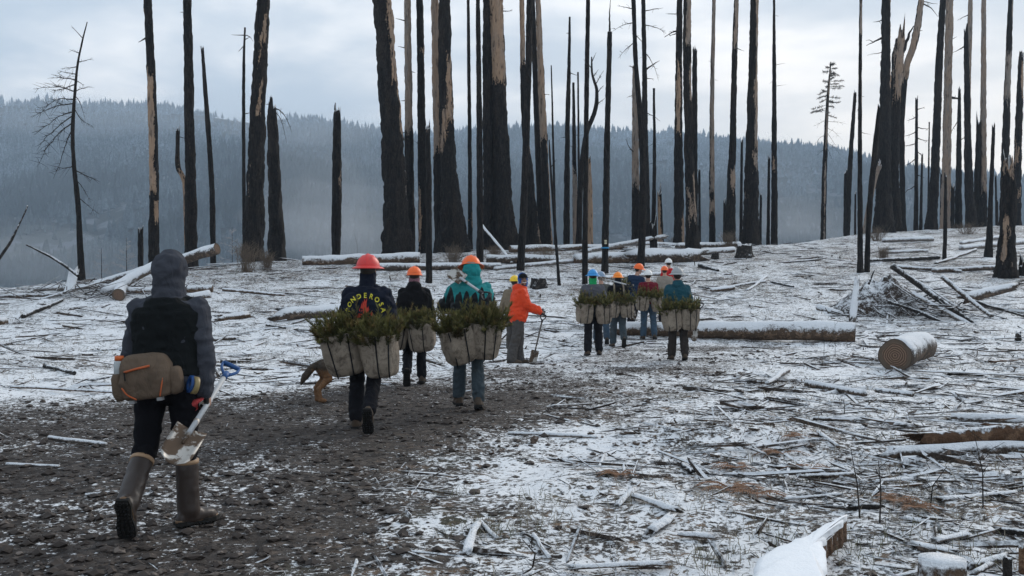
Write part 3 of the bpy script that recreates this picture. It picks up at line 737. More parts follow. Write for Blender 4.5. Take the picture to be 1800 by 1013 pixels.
tree('dead spar ringed with short bare branches, right of the curving limb', [(1610, 395), (1612, 172)], [8, 4], past=8, jag=True, br=[(r_, s_ * l_, d_, 2, 3, .03) for r_, s_, l_, d_ in [(190, 1, 14, -4), (200, -1, 16, 6), (215, 1, 20, 4), (222, -1, 24, 8), (232, 1, 24, 4), (240, -1, 22, 4), (250, 1, 16, 8), (262, -1, 18, 12), (285, 1, 12, 6), (300, -1, 34, 24)]])
tree('thin dark spike beside the branchy dead spar', [(1618, 398), (1621, 273)], [6, 3], past=5, jag=True)
tree('hairline grey spar left of the leaning black trunk', [(1631, 398), (1635, 214)], [4, 2], past=9)
tree('leaning black trunk crossing in front of a bare grey trunk', [(1637, 418), (1645, 290), (1652, 140), (1661, 0)], [18, 14, 12, 10], past=0.2, stubs=1)
tree('bare grey-tan trunk behind the leaning black trunk on the right', [(1661, 402), (1664, 250), (1668, 0)], [17, 15, 13], past=2.5, bare=[(-80, 420, 0.2, 2.4)], tone=0.65, br=[(75, 18, -10, 2, 1), (20, 14, -40, 2, 3), (170, 20, 2, 5, 1)])
tree('black post with a forked tip in front of the bare grey trunk', [(1660, 458), (1662, 390), (1663, 310)], [7, 6, 4], jag=True)
tree('black trunk with a rounded broken top between grey trunks on the right', [(1707, 414), (1702, 300), (1699, 150), (1697, 55)], [17, 13, 9, 7], past=0.5, jag=True, br=[(80, -22, 12, 3, 1), (20, 0, 0, 2, 0)])
tree('grey pole rising behind the rounded black trunk', [(1705, 398), (1703, 200), (1708, 0)], [9, 9, 8], past=5, bare=[(-80, 400, 0.3, 2.2)], tone=0.8, br=[(25, -18, 8, 2, 2)])
tree('ragged-topped dark snag right of the grey pole', [(1716, 392), (1719, 300), (1720, 210)], [12, 11, 8], past=5, jag=True)
tree('bare tan-grey trunk with a black foot, second from the right edge', [(1728, 392), (1729, 230), (1731, 0)], [13, 11, 8], past=4.5, bare=[(-80, 335, 0, 2.3)], tone=0.7)
tree('short thick black pole in front of the bare tan-grey trunk', [(1738, 452), (1741, 360), (1746, 223)], [13, 8, 5], jag=True)
tree('dark branchy spar among the cluster left of the rounded black trunk', [(1685, 400), (1686, 280), (1688, 156)], [12, 9, 4], past=6, jag=True, br=[(172, -18, 1, 4, 2), (210, -14, 24, 2, 2), (250, 12, -8, 2, 2)])
tree('broken dark peg in the cluster behind the bare grey trunk', [(1674, 398), (1675, 328)], [8, 6], past=6, jag=True)
tree('slight dark rod left of the bare grey trunk', [(1654, 398), (1655, 304)], [5, 3], past=7, jag=True)
tree('thin spar with a tan flank in the cluster right of the bare grey trunk', [(1682, 400), (1683, 266)], [6, 4], past=9, jag=True, bare=[(260, 340, .8, .6)])
tree('thin dark rod behind the short thick black pole', [(1752, 400), (1751, 309)], [4, 3], past=6, jag=True)
tree('low dark rod near the right edge behind the big stump', [(1753, 402), (1753, 356)], [4, 3], past=9, jag=True)
tree('massive charred stump with a tan fire scar, in front at the right edge', [(1768, 488), (1770, 420), (1774, 340), (1772, 290)], [36, 27, 26, 17], jag=True, bare=[(378, 462, -0.45, .35), (280, 312, 0, 1.3)], tone=0.25, flare=0.45, name='burnt_snag')
tree('dark trunk with grey patches rising behind the scarred stump', [(1764, 424), (1768, 250), (1773, 120), (1778, 0)], [13, 12, 10, 8], past=1.0, bare=[(90, 180, -0.2, .9), (-80, 40, .5, .5)], tone=1.0)
tree('tan-streaked trunk with a snapped top at the very right edge', [(1787, 420), (1788, 300), (1792, 170), (1794, 90)], [13, 12, 11, 7], past=1.5, jag=True, bare=[(110, 170, 0.4, .6), (250, 300, -.5, .5), (330, 360, .2, .5)])
tree('stub of a black pole clipped by the right edge', [(1799, 485), (1799, 455)], [14, 12], jag=True)

# bands and tags on the marked pole
def pole_marks():
    root, C = [t for t in TREES if 'blue band' in t[0]['label']][0]
    base = np.array(root.location)
    mblue = plain('blue_band', (0.03, 0.22, 0.42), 0.6); mtag = plain('pale_tag', (0.55, 0.50, 0.36), 0.7)
    def ring(y): 
        i = int(np.argmin(np.abs(C[:, 4] - y))); return C[i, :3] - base, C[i, 3]
    p0, r0 = ring(436)
    link('marker_band', MB().add(*tube([p0 + [0, 0, -0.03], p0 + [0, 0, 0.03]], r0 * 1.22, 16)).mesh('marker_band'), mblue, root)
    for y in (428, 424):
        p0 = (at((1064), y, base[1]) - base); _, r0 = ring(y)
        link('tag', MB().add(*box(p0[0], -r0 * 1.12, p0[2], 0.10, 0.012, 0.075)).mesh('tag', False), mtag, root)
pole_marks()

# --- sparse conifer still holding needles
def sparse_conifer():
    root = tree('thin conifer with sparse frosted needles at the top, alone on the bare crest', [(1447, 428), (1450, 300), (1455, 190), (1462, 108)], [9, 8, 5, 2], past=1.5, name='sparse_conifer', bare=[(-80, 500, 0, .3)], tone=0.9, group='trees with branches on the crest')
    C = TREES[-1][1]; base = np.array(root.location); rg = np.random.default_rng(5); k = base[1] / F
    m, g, b = new_mat('sparse_needles'); o = objco(g)
    g.put(b.inputs['Base Color'], g.mix(g.noise(o, 6, 3), (0.05, 0.045, 0.035), (0.22, 0.21, 0.20))); b.inputs['Roughness'].default_value = 0.95
    mb = MB()
    for q in range(34):
        y = 112 + 92 * (q / 34.0) ** 1.1
        i = int(np.argmin(np.abs(C[:, 4] - y))); p0 = C[i, :3]
        a = rg.random() * 2 * PI; l = (6 + 22 * min(1, q / 16)) * (0.6 + 0.6 * rg.random()) * k
        d = np.array([math.cos(a), math.sin(a), 0.02 + 0.25 * rg.random() - 0.01 * q]); d /= np.linalg.norm(d)
        P = np.array([p0, p0 + d * l * .5 + [0, 0, -.03 * l], p0 + d * l + [0, 0, 0.05 * l]])
        br = MB().add(*tube(P - base, [0.014, 0.010, 0.005], 4, False)).build('branch', M_TWIG, root)
        for s in range(46):
            t = 0.2 + 0.75 * rg.random(); c0 = p0 + d * l * t - base
            dv = d * 0.6 + rg.normal(0, 0.5, 3); dv /= np.linalg.norm(dv); n2 = np.cross(dv, rg.normal(0, 1, 3)); n2 /= np.linalg.norm(n2)
            L = 0.12 + 0.12 * rg.random()
            mb.add(np.array([c0 - n2 * 0.020, c0 + n2 * 0.020, c0 + dv * L]), [[0, 1, 2]])
    mb.build('needles', m, root, False)
    for q, (y, dx, dy) in enumerate([(215, 34, 6), (222, 30, 22), (230, 26, 44), (212, -20, 10), (246, 30, 26), (236, -24, 18), (256, 18, 30), (262, -14, 12)]):
        i = int(np.argmin(np.abs(C[:, 4] - y))); p0 = C[i, :3]
        branch_obj(root, p0, p0 + np.array([dx * k, rg.normal(0, .3), -dy * k]), 0.014, 900 + q, rise=0.06, twigs=8, twl=0.5, base=base)
sparse_conifer()

# --- frosted saplings beyond the left crest
def frosted_sapling(label, x, ytop, ybot, past, seed):
    base = hit(x, ybot, past); k = base[1] / F; rg = np.random.default_rng(seed)
    zt = CAMZ + (CY - ytop) * k; H = zt - base[2]
    root = empty('frosted_sapling', base, 0, label, 'sapling', 'frosted saplings below the crest')
    MB().add(*tube([[0, 0, -.1], [0.03, 0, H * .5], [0, 0, H]], [0.05, 0.03, 0.008], 6)).build('trunk', M_TWIG, root)
    mb = MB()
    for q in range(70):
        h = H * (0.25 + 0.74 * rg.random()); a = rg.random() * 6.28; l = (1.05 - h / H) * H * 0.38 * (0.6 + .6 * rg.random())
        d = np.array([math.cos(a), math.sin(a), 0.25]); p0 = np.array([0, 0, h])
        mb.add(*tube([p0, p0 + d * l * .6, p0 + d * l + [0, 0, .04]], [0.016, 0.012, 0.006], 3, False))
        for s in range(6):
            t = .3 + .7 * rg.random(); c0 = p0 + d * l * t; dv = d + rg.normal(0, .7, 3); dv /= np.linalg.norm(dv)
            mb.add(*tube([c0, c0 + dv * l * .3], [0.010, 0.005], 3, False))
    mb.build('crown', plain('frosted_twigs', (0.36, 0.37, 0.39), 0.9, var=0.4, scale=5) if 'frosted_twigs' not in MATS else MATS['frosted_twigs'], root)
frosted_sapling('frost whitened sapling just left of the propped log, below the crest', 222, 418, 470, 9, 1)
frosted_sapling('small frosted sapling between the left dead tree and the short stub', 178, 436, 475, 8, 2)
frosted_sapling('frosted sapling behind the leaning charred pole', 408, 400, 470, 14, 3)

# ------------------------------------------------------------------ fallen logs, stumps, slash
def log_material(name, bark, wood, snow_lo=0.15, snow_hi=0.55, snowy=1.0, char=0.0):
    m, g, b = new_mat(name); o = objco(g); p = wpos(g)
    n1 = g.noise(p, 7, 5, 0.62); n2 = g.noise(p, 28, 4, 0.6); n3 = g.noise(p, 2.1, 3, 0.5)
    c = g.mix(n2, tuple(v * 0.45 for v in bark), tuple(min(1, v * 1.5) for v in bark))
    c = g.mix(g.step(n1, 0.50, 0.60), c, g.mix(n2, tuple(v * 0.65 for v in wood), wood))
    if char: c = g.mix(g.math('MULTIPLY', g.step(n3, 0.42, 0.58), char), c, (0.014, 0.012, 0.011))
    zn = g.sep(wnor(g))[2]
    k = g.math('ADD', zn, g.math('MULTIPLY', g.math('SUBTRACT', g.math('ADD', g.math('ADD', g.math('MULTIPLY', n1, 0.5), g.math('MULTIPLY', n2, 0.25)), g.math('MULTIPLY', n3, 0.25)), 0.5), 3.0))
    s = g.math('MULTIPLY', g.step(k, snow_lo, snow_hi), snowy)
    g.put(b.inputs['Base Color'], g.mix(s, c, g.mix(n2, (0.66, 0.68, 0.71), SNOW)))
    b.inputs['Roughness'].default_value = 0.88; b.inputs['Specular IOR Level'].default_value = 0.2
    h = g.math('ADD', g.math('MULTIPLY', n2, 0.7), g.math('ADD', n1, g.math('MULTIPLY', s, 0.5)))
    g.put(b.inputs['Normal'], g.bump(h, 1.0, 0.04))
    return m
M_LOG = log_material('snowy_log', (0.075, 0.057, 0.045), (0.20, 0.14, 0.10), -0.05, 0.4)
M_LOGT = log_material('snowy_tan_log', (0.10, 0.066, 0.044), (0.24, 0.155, 0.10), -0.1, 0.35)
M_LOGB = log_material('snowy_bleached_log', (0.20, 0.175, 0.155), (0.33, 0.28, 0.24), -0.2, 0.2)
M_LOGK = log_material('charred_log', (0.022, 0.019, 0.017), (0.07, 0.058, 0.05), 0.45, 0.85)
M_SLAB = log_material('rotten_slab', (0.10, 0.055, 0.032), (0.21, 0.125, 0.075), 0.62, 0.9)
M_LOGS = log_material('heavy_snow_log', (0.13, 0.10, 0.08), (0.26, 0.2, 0.15), -0.45, -0.1)
def cut_material():
    m, g, b = new_mat('sawn_end'); o = g.attr('ringr')
    p = wpos(g)
    rings = g.math('SINE', g.math('ADD', g.math('MULTIPLY', o, 48.0), g.math('MULTIPLY', g.noise(p, 9, 3), 6.0)))
    c = g.mix(g.lin(rings, -1, 1), (0.055, 0.033, 0.023), (0.21, 0.135, 0.092))
    c = g.mix(g.step(g.math('ADD', o, g.math('MULTIPLY', g.math('SUBTRACT', g.noise(p, 7, 4), 0.5), 0.25)), 0.66, 0.80), c, (0.10, 0.075, 0.055))
    c = g.mix(g.step(o, 0.93, 0.97), c, (0.05, 0.035, 0.026))
    c = g.mix(g.math('MULTIPLY', g.step(g.noise(p, 5, 4, 0.6, dist=0.7), 0.55, 0.68), 0.7), c, (0.055, 0.042, 0.034))
    g.put(b.inputs['Base Color'], c); b.inputs['Roughness'].default_value = 0.9
    g.put(b.inputs['Normal'], g.bump(g.math('ADD', g.noise(p, 40, 3), g.math('MULTIPLY', rings, 0.1)), 0.5, 0.01))
    return m
M_CUT = cut_material()
_ls = [0]

def lay_log(label, A, Bp, r0, r1=None, mat=None, cut=(False, False), name='fallen_log', cat='log', group='logs lying in the clearing', bend=0.0, rough=0.10, flat=None, ns=None, jagged=False):
    """log from A to B (world points on its axis)"""
    _ls[0] += 1; sd_ = _ls[0]; rg = np.random.default_rng(sd_ + 500)
    A = np.asarray(A, float); Bp = np.asarray(Bp, float); r1 = r0 if r1 is None else r1; mat = mat or M_LOG
    L = np.linalg.norm(Bp - A); n = int(np.clip(L / max(0.05, r0 * 0.7), 8, 70)); ns = ns or (16 if r0 > 0.1 else 9)
    t = np.linspace(0, 1, n)
    P = A * (1 - t[:, None]) + Bp * t[:, None]
    sidev = np.cross(Bp - A, [0, 0, 1.0]); sidev /= np.linalg.norm(sidev) + 1e-9
    P += sidev * (np.sin(t * PI) * bend * L + 0.25 * r0 * fbm(t * L * 1.2, t * 0 + sd_, 0, 2, sd_))[:, None]
    P[:, 2] += 0.2 * r0 * fbm(t * L * 1.1 + 9, t * 0 + sd_, 0, 2, sd_ + 1)
    P += sidev * (0.018 * L * fbm(t * 3.1 + sd_, t * 0, 0, 2, sd_ + 2) * (r0 < 0.09))[:, None]
    R = (r0 * (1 - t) + r1 * t) * (1 + (0.25 if r0 < 0.09 else 0.0) * fbm(t * L * 2.3, t * 0 + sd_, 0, 2, sd_ + 6))
    th = np.arange(ns) / ns * 2 * PI; TH, TT = np.meshgrid(th, t * L)
    rm = 1 + rough * 1.5 * fbm(np.cos(TH) * 1.6 + sd_, np.sin(TH) * 1.6, TT * 1.6, 3, sd_)
    V, T, Q = tube(P - A, R, ns, True, rm, flat)
    V = V.copy()
    if jagged:
        d = (Bp - A) / L; Vr = V[:n * ns].reshape(n, ns, 3)
        for e, sg in ((0, -1), (n - 1, 1)):
            Vr[e] += d * sg * (R[e] * 2.2 * (0.3 + vnoise(th * 2.1, th * 0, sd_ + e, sd_)))[:, None]
    o = MB().add(V, T, Q).build(name, mat)
    o.location = A; tag(o, label, cat, group)
    for e, c in enumerate(cut):
        if c:
            k = 0 if e == 0 else n - 1; d = (A - Bp) / L if e == 0 else (Bp - A) / L
            ring = V[k * ns:(k + 1) * ns] + d * 0.004; cen = ring.mean(0)
            mid = cen + (ring - cen) * 0.5
            VV = np.vstack([ring, mid, cen + 0 * ring[:1]]); j = np.arange(ns); j2 = (j + 1) % ns
            Qc = np.stack([j, j2, ns + j2, ns + j], -1); Tc = np.stack([ns + j, ns + j2, np.full(ns, 2 * ns)], -1)
            if e == 0: Qc = Qc[:, ::-1]; Tc = Tc[:, ::-1]
            MB().add(VV, Tc, Qc, ringr=np.concatenate([np.ones(ns), np.full(ns, .5), [0]])).build('cut_end', M_CUT, o, False)
    return o
def plog(label, a, b_, wpx, w2=None, **kw):
    """log between two pixels whose lower edge rests on the ground there; a lifted end gives the height in metres as a third number"""
    A = hit(a[0], a[1]); Bp = hit(b_[0], b_[1])
    r0 = wpx * A[1] / F / 2; r1 = (w2 or wpx) * Bp[1] / F / 2
    A = A + [0, 0, r0 * 0.8 + (a[2] if len(a) > 2 else 0)]; Bp = Bp + [0, 0, r1 * 0.8 + (b_[2] if len(b_) > 2 else 0)]
    return lay_log(label, A, Bp, r0, r1, **kw)
def dlog(label, a, b_, Ya, Yb, wpx, w2=None, **kw):
    """log whose axis runs between two pixels at given depths (propped or piled wood)"""
    return lay_log(label, at(a[0], a[1], Ya), at(b_[0], b_[1], Yb), wpx * Ya / F / 2, (w2 or wpx) * Yb / F / 2, **kw)

# --- left heap
yl = hit(250, 522)[1]
dlog('long snow dusted log propped up behind the hooded walker, sawn end in the air', (170, 500), (382, 438), yl + 3.0, yl + 1.5, 15, 20, cut=(False, True), mat=M_LOG)
dlog('curved bleached log thick with snow, below the propped log', (184, 517), (300, 452), yl + 0.2, yl + 2.2, 21, 16, mat=M_LOGS, bend=-0.05)
dlog('split slab of wood standing upright in the heap at the left', (116, 538), (127, 486), yl - 0.1, yl + 0.5, 21, 17, mat=M_LOGB, flat=0.45, jagged=True, name='split_slab', cat='wood slab')
plog('straight log with a sawn end right of the hooded head', (225, 517), (374, 514), 13, 14, cut=(False, True), mat=M_LOGT)
plog('round log stub with its sawn face towards the camera at the left heap', (206, 529), (215, 515), 22, 20, cut=(True, False), mat=M_LOGT)
plog('short snow capped log right of the hooded shoulder', (330, 528), (368, 523), 14, 15, cut=(False, True), mat=M_LOGS)
plog('thin tan pole lying right of the sawn log', (392, 512), (500, 521), 7, 5, mat=M_LOGT, group='poles and sticks')
dlog('thin dark sapling stem leaning out over the left heap', (138, 486), (45, 430), yl, yl + 1.0, 6, 3, mat=M_LOGK, bend=0.08, name='bent_stem', cat='branch', group='poles and sticks')
dlog('arched bare stem cut by the left edge', (-20, 480), (48, 362), yl - 1, yl, 6, 2, mat=M_LOGK, bend=0.12, name='bent_stem', cat='branch', group='poles and sticks')
plog('snowy log lying flat at the left edge of the crest', (60, 512), (200, 506), 10, 9, mat=M_LOGB)
plog('thin snowy pole crossing the front of the left heap', (0, 524), (120, 519), 7, 5, mat=M_LOG, group='poles and sticks')
dlog('snowy branch rising from the left heap', (60, 530), (190, 492), yl - .4, yl + .6, 6, 4, mat=M_LOGB, group='poles and sticks')
plog('dark pole half buried in front of the left heap', (40, 560), (110, 530), 8, 6, mat=M_LOGK, group='poles and sticks')
plog('sawn log stub at the far left edge of the snow', (-6, 572), (8, 570), 15, 15, cut=(False, True), mat=M_LOGT)
# --- crest
plog('orange-brown log with snow on top behind the red helmet', (532, 466), (738, 463), 18, 21, cut=(True, False), mat=M_LOGT, rough=.16)
plog('long snow covered log behind the orange helmets', (650, 477), (880, 473), 15, 12, mat=M_LOG)
plog('dark half buried log behind the seedling bags of the red helmet walker', (500, 564), (612, 556), 25, 25, mat=M_LOG, rough=.2, jagged=True)
plog('pale thin log running behind the blue hooded man', (870, 476), (1010, 462), 9, 8, mat=M_LOGB)
plog('brown log with a snowy back left of the blue hooded man', (855, 462), (985, 462), 16, 15, mat=M_LOG)
plog('tan broken log along the crest foot, centre', (896, 444), (1100, 438), 14, 11, mat=M_LOGT, cut=(True, False))
plog('large rough-barked snowy log behind the white helmets', (1125, 462), (1232, 460), 28, 25, mat=M_LOG, rough=0.25, jagged=True)
plog('long pale log with tan flank behind the blue helmets', (1010, 463), (1130, 461), 19, 21, mat=M_LOGT)
dlog('slanting snowy log resting on others along the crest', (1030, 441), (1165, 416), hit(1030, 444)[1], hit(1030, 444)[1] + 1.2, 9, 8, mat=M_LOGB, jagged=True)
plog('straight snowy log on the skyline right of the slanting log', (1120, 432), (1265, 423), 10, 9, mat=M_LOGB)
plog('snowy log behind the squat stub on the crest', (1190, 437), (1300, 434), 11, 10, mat=M_LOG)
plog('snowy rotten log lying near the small sawn stump', (1225, 449), (1290, 443), 11, 10, mat=M_LOGS)
dlog('thin grey pole leaning across the foot of the massive torn trunk', (845, 393), (900, 462), hit(900, 464)[1] + 2.5, hit(900, 464)[1], 5, 5, mat=M_LOGB, group='poles and sticks')
plog('snowy thin log behind the walkers from orange helmet to white helmet', (1060, 494), (1170, 484), 10, 8, mat=M_LOGB)
plog('short dark stick on the snow right of the white helmets', (1230, 470), (1262, 478), 8, 5, mat=M_LOGK, group='poles and sticks')
dlog('dark root arm sticking up beside the crest log, left of the marked pole', (1065, 452), (1115, 436), hit(1065, 456)[1], hit(1065, 456)[1] + .6, 5, 3, mat=M_LOGK, group='poles and sticks')
# --- right of the walkers
plog('long thick peeled log with a cap of snow, right of the grey helmet walker', (1080, 587), (1503, 600), 24, 38, mat=M_LOGT, cut=(False, True), rough=0.08)
o_ = hit(1590, 652); p_ = hit(1655, 628)
lay_log('short fat sawn round lying alone on the snow, growth rings towards the camera', hit(1579, 652) + [0, 0, 0.275], hit(1579, 652) + [1.25, 2.0, 0.34], 0.285, 0.265, mat=M_LOG, cut=(True, False), name='log_round', cat='log', rough=0.08, ns=28)
plog('pale stick beneath the sawn round', (1450, 640), (1585, 655), 7, 6, mat=M_LOGB, group='poles and sticks')
plog('broken board right of the sawn round, snow on one side', (1610, 656), (1760, 662), 11, 8, mat=M_LOGB, flat=0.4, jagged=True, name='broken_board', cat='board')
plog('dark broken board overlapping the pale board at the right', (1670, 661), (1720, 662), 9, 9, mat=M_LOGK, flat=0.5, jagged=True, name='broken_board', cat='board')
plog('splintered tan board standing behind the broken boards', (1740, 642, .02), (1798, 636), 10, 8, mat=M_SLAB, flat=0.4, jagged=True, name='broken_board', cat='board')
plog('long snowy log cut by the right edge below the broken boards', (1672, 738), (1830, 748), 15, 18, mat=M_LOGS)
plog('tan splinter log under the long snowy log at the right edge', (1735, 752), (1830, 758), 14, 14, mat=M_SLAB, flat=.5, jagged=True)
sl = hit(1640, 808)
dlog('rotten brown slab tilted on edge at the right', (1622, 776), (1830, 758), sl[1] + .2, sl[1] + .2, 28, 42, mat=M_SLAB, flat=0.9, jagged=True, rough=.25, name='rotten_slab', cat='wood slab')
plog('snow topped dark log in front of the rotten brown slab', (1565, 806), (1830, 800), 22, 30, mat=M_LOG, jagged=True, rough=0.2)
plog('white snow mound of a stump stub left of the snow topped dark log', (1594, 822), (1618, 818), 22, 18, mat=M_LOGS, jagged=True)
for k_, (lab, a_, b2, w_, mt) in enumerate([
    ('snowy stick lying straight across left of the heap of slash', (1250, 512), (1345, 497), 6, M_LOGB), ('crossed stick leaning over the straight snowy stick', (1315, 512), (1348, 488), 5, M_LOGB),
    ('short thick stick end at the left of the crossed sticks', (1250, 514), (1290, 509), 8, M_LOGT), ('dark thin stick right of the crossed sticks', (1355, 497), (1395, 506), 4, M_LOGK),
    ('forked pale branch on the snow below the peeled log', (1347, 678), (1385, 655), 10, M_LOGB), ('snow laden branch in front of the forked pale branch', (1418, 680), (1520, 698), 14, M_LOG),
    ('flat snowy stick right of the snow laden branch', (1540, 690), (1605, 698), 10, M_LOG), ('thin curved stick below the sawn round', (1470, 708), (1560, 725), 5, M_LOGB),
    ('crooked snowy stick left of the thin curved stick', (1430, 738), (1500, 742), 7, M_LOG), ('long stick half buried beside the crooked snowy stick', (1465, 735), (1590, 748), 6, M_LOGB),
    ('upper dark log lying behind the heap of slash', (1530, 462), (1650, 456), 7, M_LOGK), ('second thin log behind the heap of slash', (1575, 472), (1690, 480), 7, M_LOG),
    ('snowy log running to the scarred stump', (1640, 479), (1752, 474), 9, M_LOG), ('white log running out of the right edge behind the scarred stump', (1690, 440), (1830, 426), 9, M_LOGB),
    ('snowy log under the huge forked trunk', (1552, 426), (1640, 424), 8, M_LOGB), ('short log right of the black post', (1690, 430), (1760, 420), 7, M_LOGB),
    ('slanting pole left of the scarred stump', (1645, 465), (1715, 441), 5, M_LOG), ('short snowy stick by the two slim poles', (1555, 446), (1630, 443), 6, M_LOGB)]):
    plog(lab, a_, b2, w_, mat=mt, group='poles and sticks' if w_ < 9 else 'logs lying in the clearing')
# --- heap of slash on the right
hp = hit(1600, 560)
def slash_mound():
    n = 44; V = []; c = hit(1555, 555)
    uu = np.linspace(-1, 1, n); U, W = np.meshgrid(uu, uu)
    r = np.sqrt(U ** 2 + W ** 2)
    X = c[0] + 0.35 + U * 1.75; Y = c[1] + 0.9 + W * 1.25
    Z = ground(X, Y) - 0.1 + 1.30 * np.clip(1 - r, 0, 1) ** 0.75 * (1 + 0.28 * fbm(X * 2.2, Y * 2.2, 0, 3, 91)) + 0.10 * fbm(X * 6, Y * 6, 0, 3, 92) * np.clip(1.1 - r, 0, 1)
    i = np.arange(n - 1)[:, None] * n; j = np.arange(n - 1)[None]
    Q = np.stack([i + j, i + j + 1, i + n + j + 1, i + n + j], -1).reshape(-1, 4)
    o = MB().add(np.stack([X, Y, Z], -1).reshape(-1, 3) - c, None, Q).build('root_mound', log_material('snowy_earth', (0.05, 0.036, 0.028), (0.12, 0.07, 0.045), 0.5, 0.9)); o.location = c
    tag(o, 'snow covered mound of upturned roots and earth under the slash poles', 'mound')
slash_mound()
y0 = hp[1]
for lab, a_, b2, Ya, Yb, w_, w2, mt in [
    ('grey charred pole slanting down the front of the slash heap', (1568, 467), (1716, 573), y0 + .9, y0 - .9, 11, 9, M_LOGK),
    ('pale split pole lying parallel below the grey charred pole', (1604, 515), (1722, 580), y0 + .3, y0 - 1.0, 8, 8, M_LOGB),
    ('short charred pole at the bottom of the slash heap', (1614, 548), (1668, 572), y0 - .2, y0 - .9, 8, 6, M_LOGK),
    ('pole sticking up behind the slash heap towards the right', (1656, 486), (1742, 556), y0 + 1.5, y0 + .1, 9, 7, M_LOG),
    ('thin dark pole fanned out at the right of the slash heap', (1690, 523), (1800, 556), y0 + 1.0, y0 + .4, 5, 4, M_LOGK),
    ('light stick on top of the slash heap', (1590, 480), (1690, 545), y0 + 1.3, y0 + .1, 5, 5, M_LOG),
    ('dark upright twig at the left shoulder of the slash heap', (1527, 500), (1537, 475), y0 + .8, y0 + .9, 4, 2, M_LOGK),
    ('charred stick crossing under the pale split pole', (1560, 530), (1648, 558), y0 + .1, y0 - .5, 6, 5, M_LOGK)]:
    dlog(lab, a_, b2, Ya, Yb, w_, w2, mat=mt, group='poles of the slash heap', name='slash_pole', cat='pole')
dlog('upright weathered slab at the left end of the slash heap', (1500, 558), (1507, 496), y0 - .6, y0 - .2, 14, 10, mat=M_LOGB, flat=0.5, jagged=True, name='split_slab', cat='wood slab')
dlog('stout snowy log at the right end of the slash heap', (1698, 523), (1778, 504), y0 + 1.6, y0 + 2.3, 20, 15, mat=M_LOG, jagged=True)
plog('thin snowy pole from the slash heap to the right edge', (1745, 545), (1830, 556), 8, 7, mat=M_LOGB, group='poles and sticks')
plog('snow capped bark chunk below the slash heap, left', (1440, 545), (1478, 555), 12, 9, mat=M_LOGS)

# --- stumps
def stump(label, x, y, wpx, hpx, mat, name='tree_stump', cut=True, flare=0.5, seed=1, ragged=0.0):
    b0 = hit(x, y); k = b0[1] / F; r = wpx * k / 2; h = hpx * k; ns = 22; n = 9
    z = np.linspace(-0.08, h, n); th = np.arange(ns) / ns * 2 * PI; TH, ZZ = np.meshgrid(th, z)
    rm = (1 + flare * np.exp(-np.maximum(ZZ, 0) / (0.5 * r + .05)) * (0.6 + .4 * np.cos(TH * 4 + seed))) * (1 + .14 * fbm(np.cos(TH) * 2 + seed, np.sin(TH) * 2, ZZ * 2, 3, seed))
    V, T, Q = tube(np.column_stack([0 * z, 0 * z, z]), r, ns, True, rm); V = V.copy()
    if ragged: V[(n - 1) * ns:n * ns, 2] += r * ragged * fbm(np.cos(th) * 2 + seed, np.sin(th) * 2, 0, 2, seed + 4)
    o = MB().add(V, T, Q).build(name, mat); o.location = b0; tag(o, label, 'stump', 'stumps in the clearing')
    return o
stump('black burnt stump with a snowy top right of the orange jacket man', 947, 506, 25, 17, M_LOGK, seed=2)
stump('charred root stump dusted with snow at the foot of the silvery-sided trunk', 1309, 452, 26, 22, M_LOGK, ragged=1.3, seed=5)
stump('tiny sawn stump on the crest left of the charred root stump', 1257, 455, 12, 10, M_LOGK, seed=7, flare=.2)
stump('small dark stump between the grey trunk cluster and the post', 1790, 600, 9, 14, M_LOGK, seed=9, ragged=2)
stump('sawn pale post stump cut by the bottom edge on the right', 1656, 1040, 78, 56, M_LOGT, seed=11, flare=0.1)
stump('narrow dark stake stump near the bottom right corner', 1771, 1030, 15, 50, M_LOGK, seed=12, flare=.1, ragged=1.0)
stump('thin post stub at the right edge of the bottom corner', 1797, 1010, 12, 48, M_SLAB, seed=13, flare=.1, ragged=1.0)

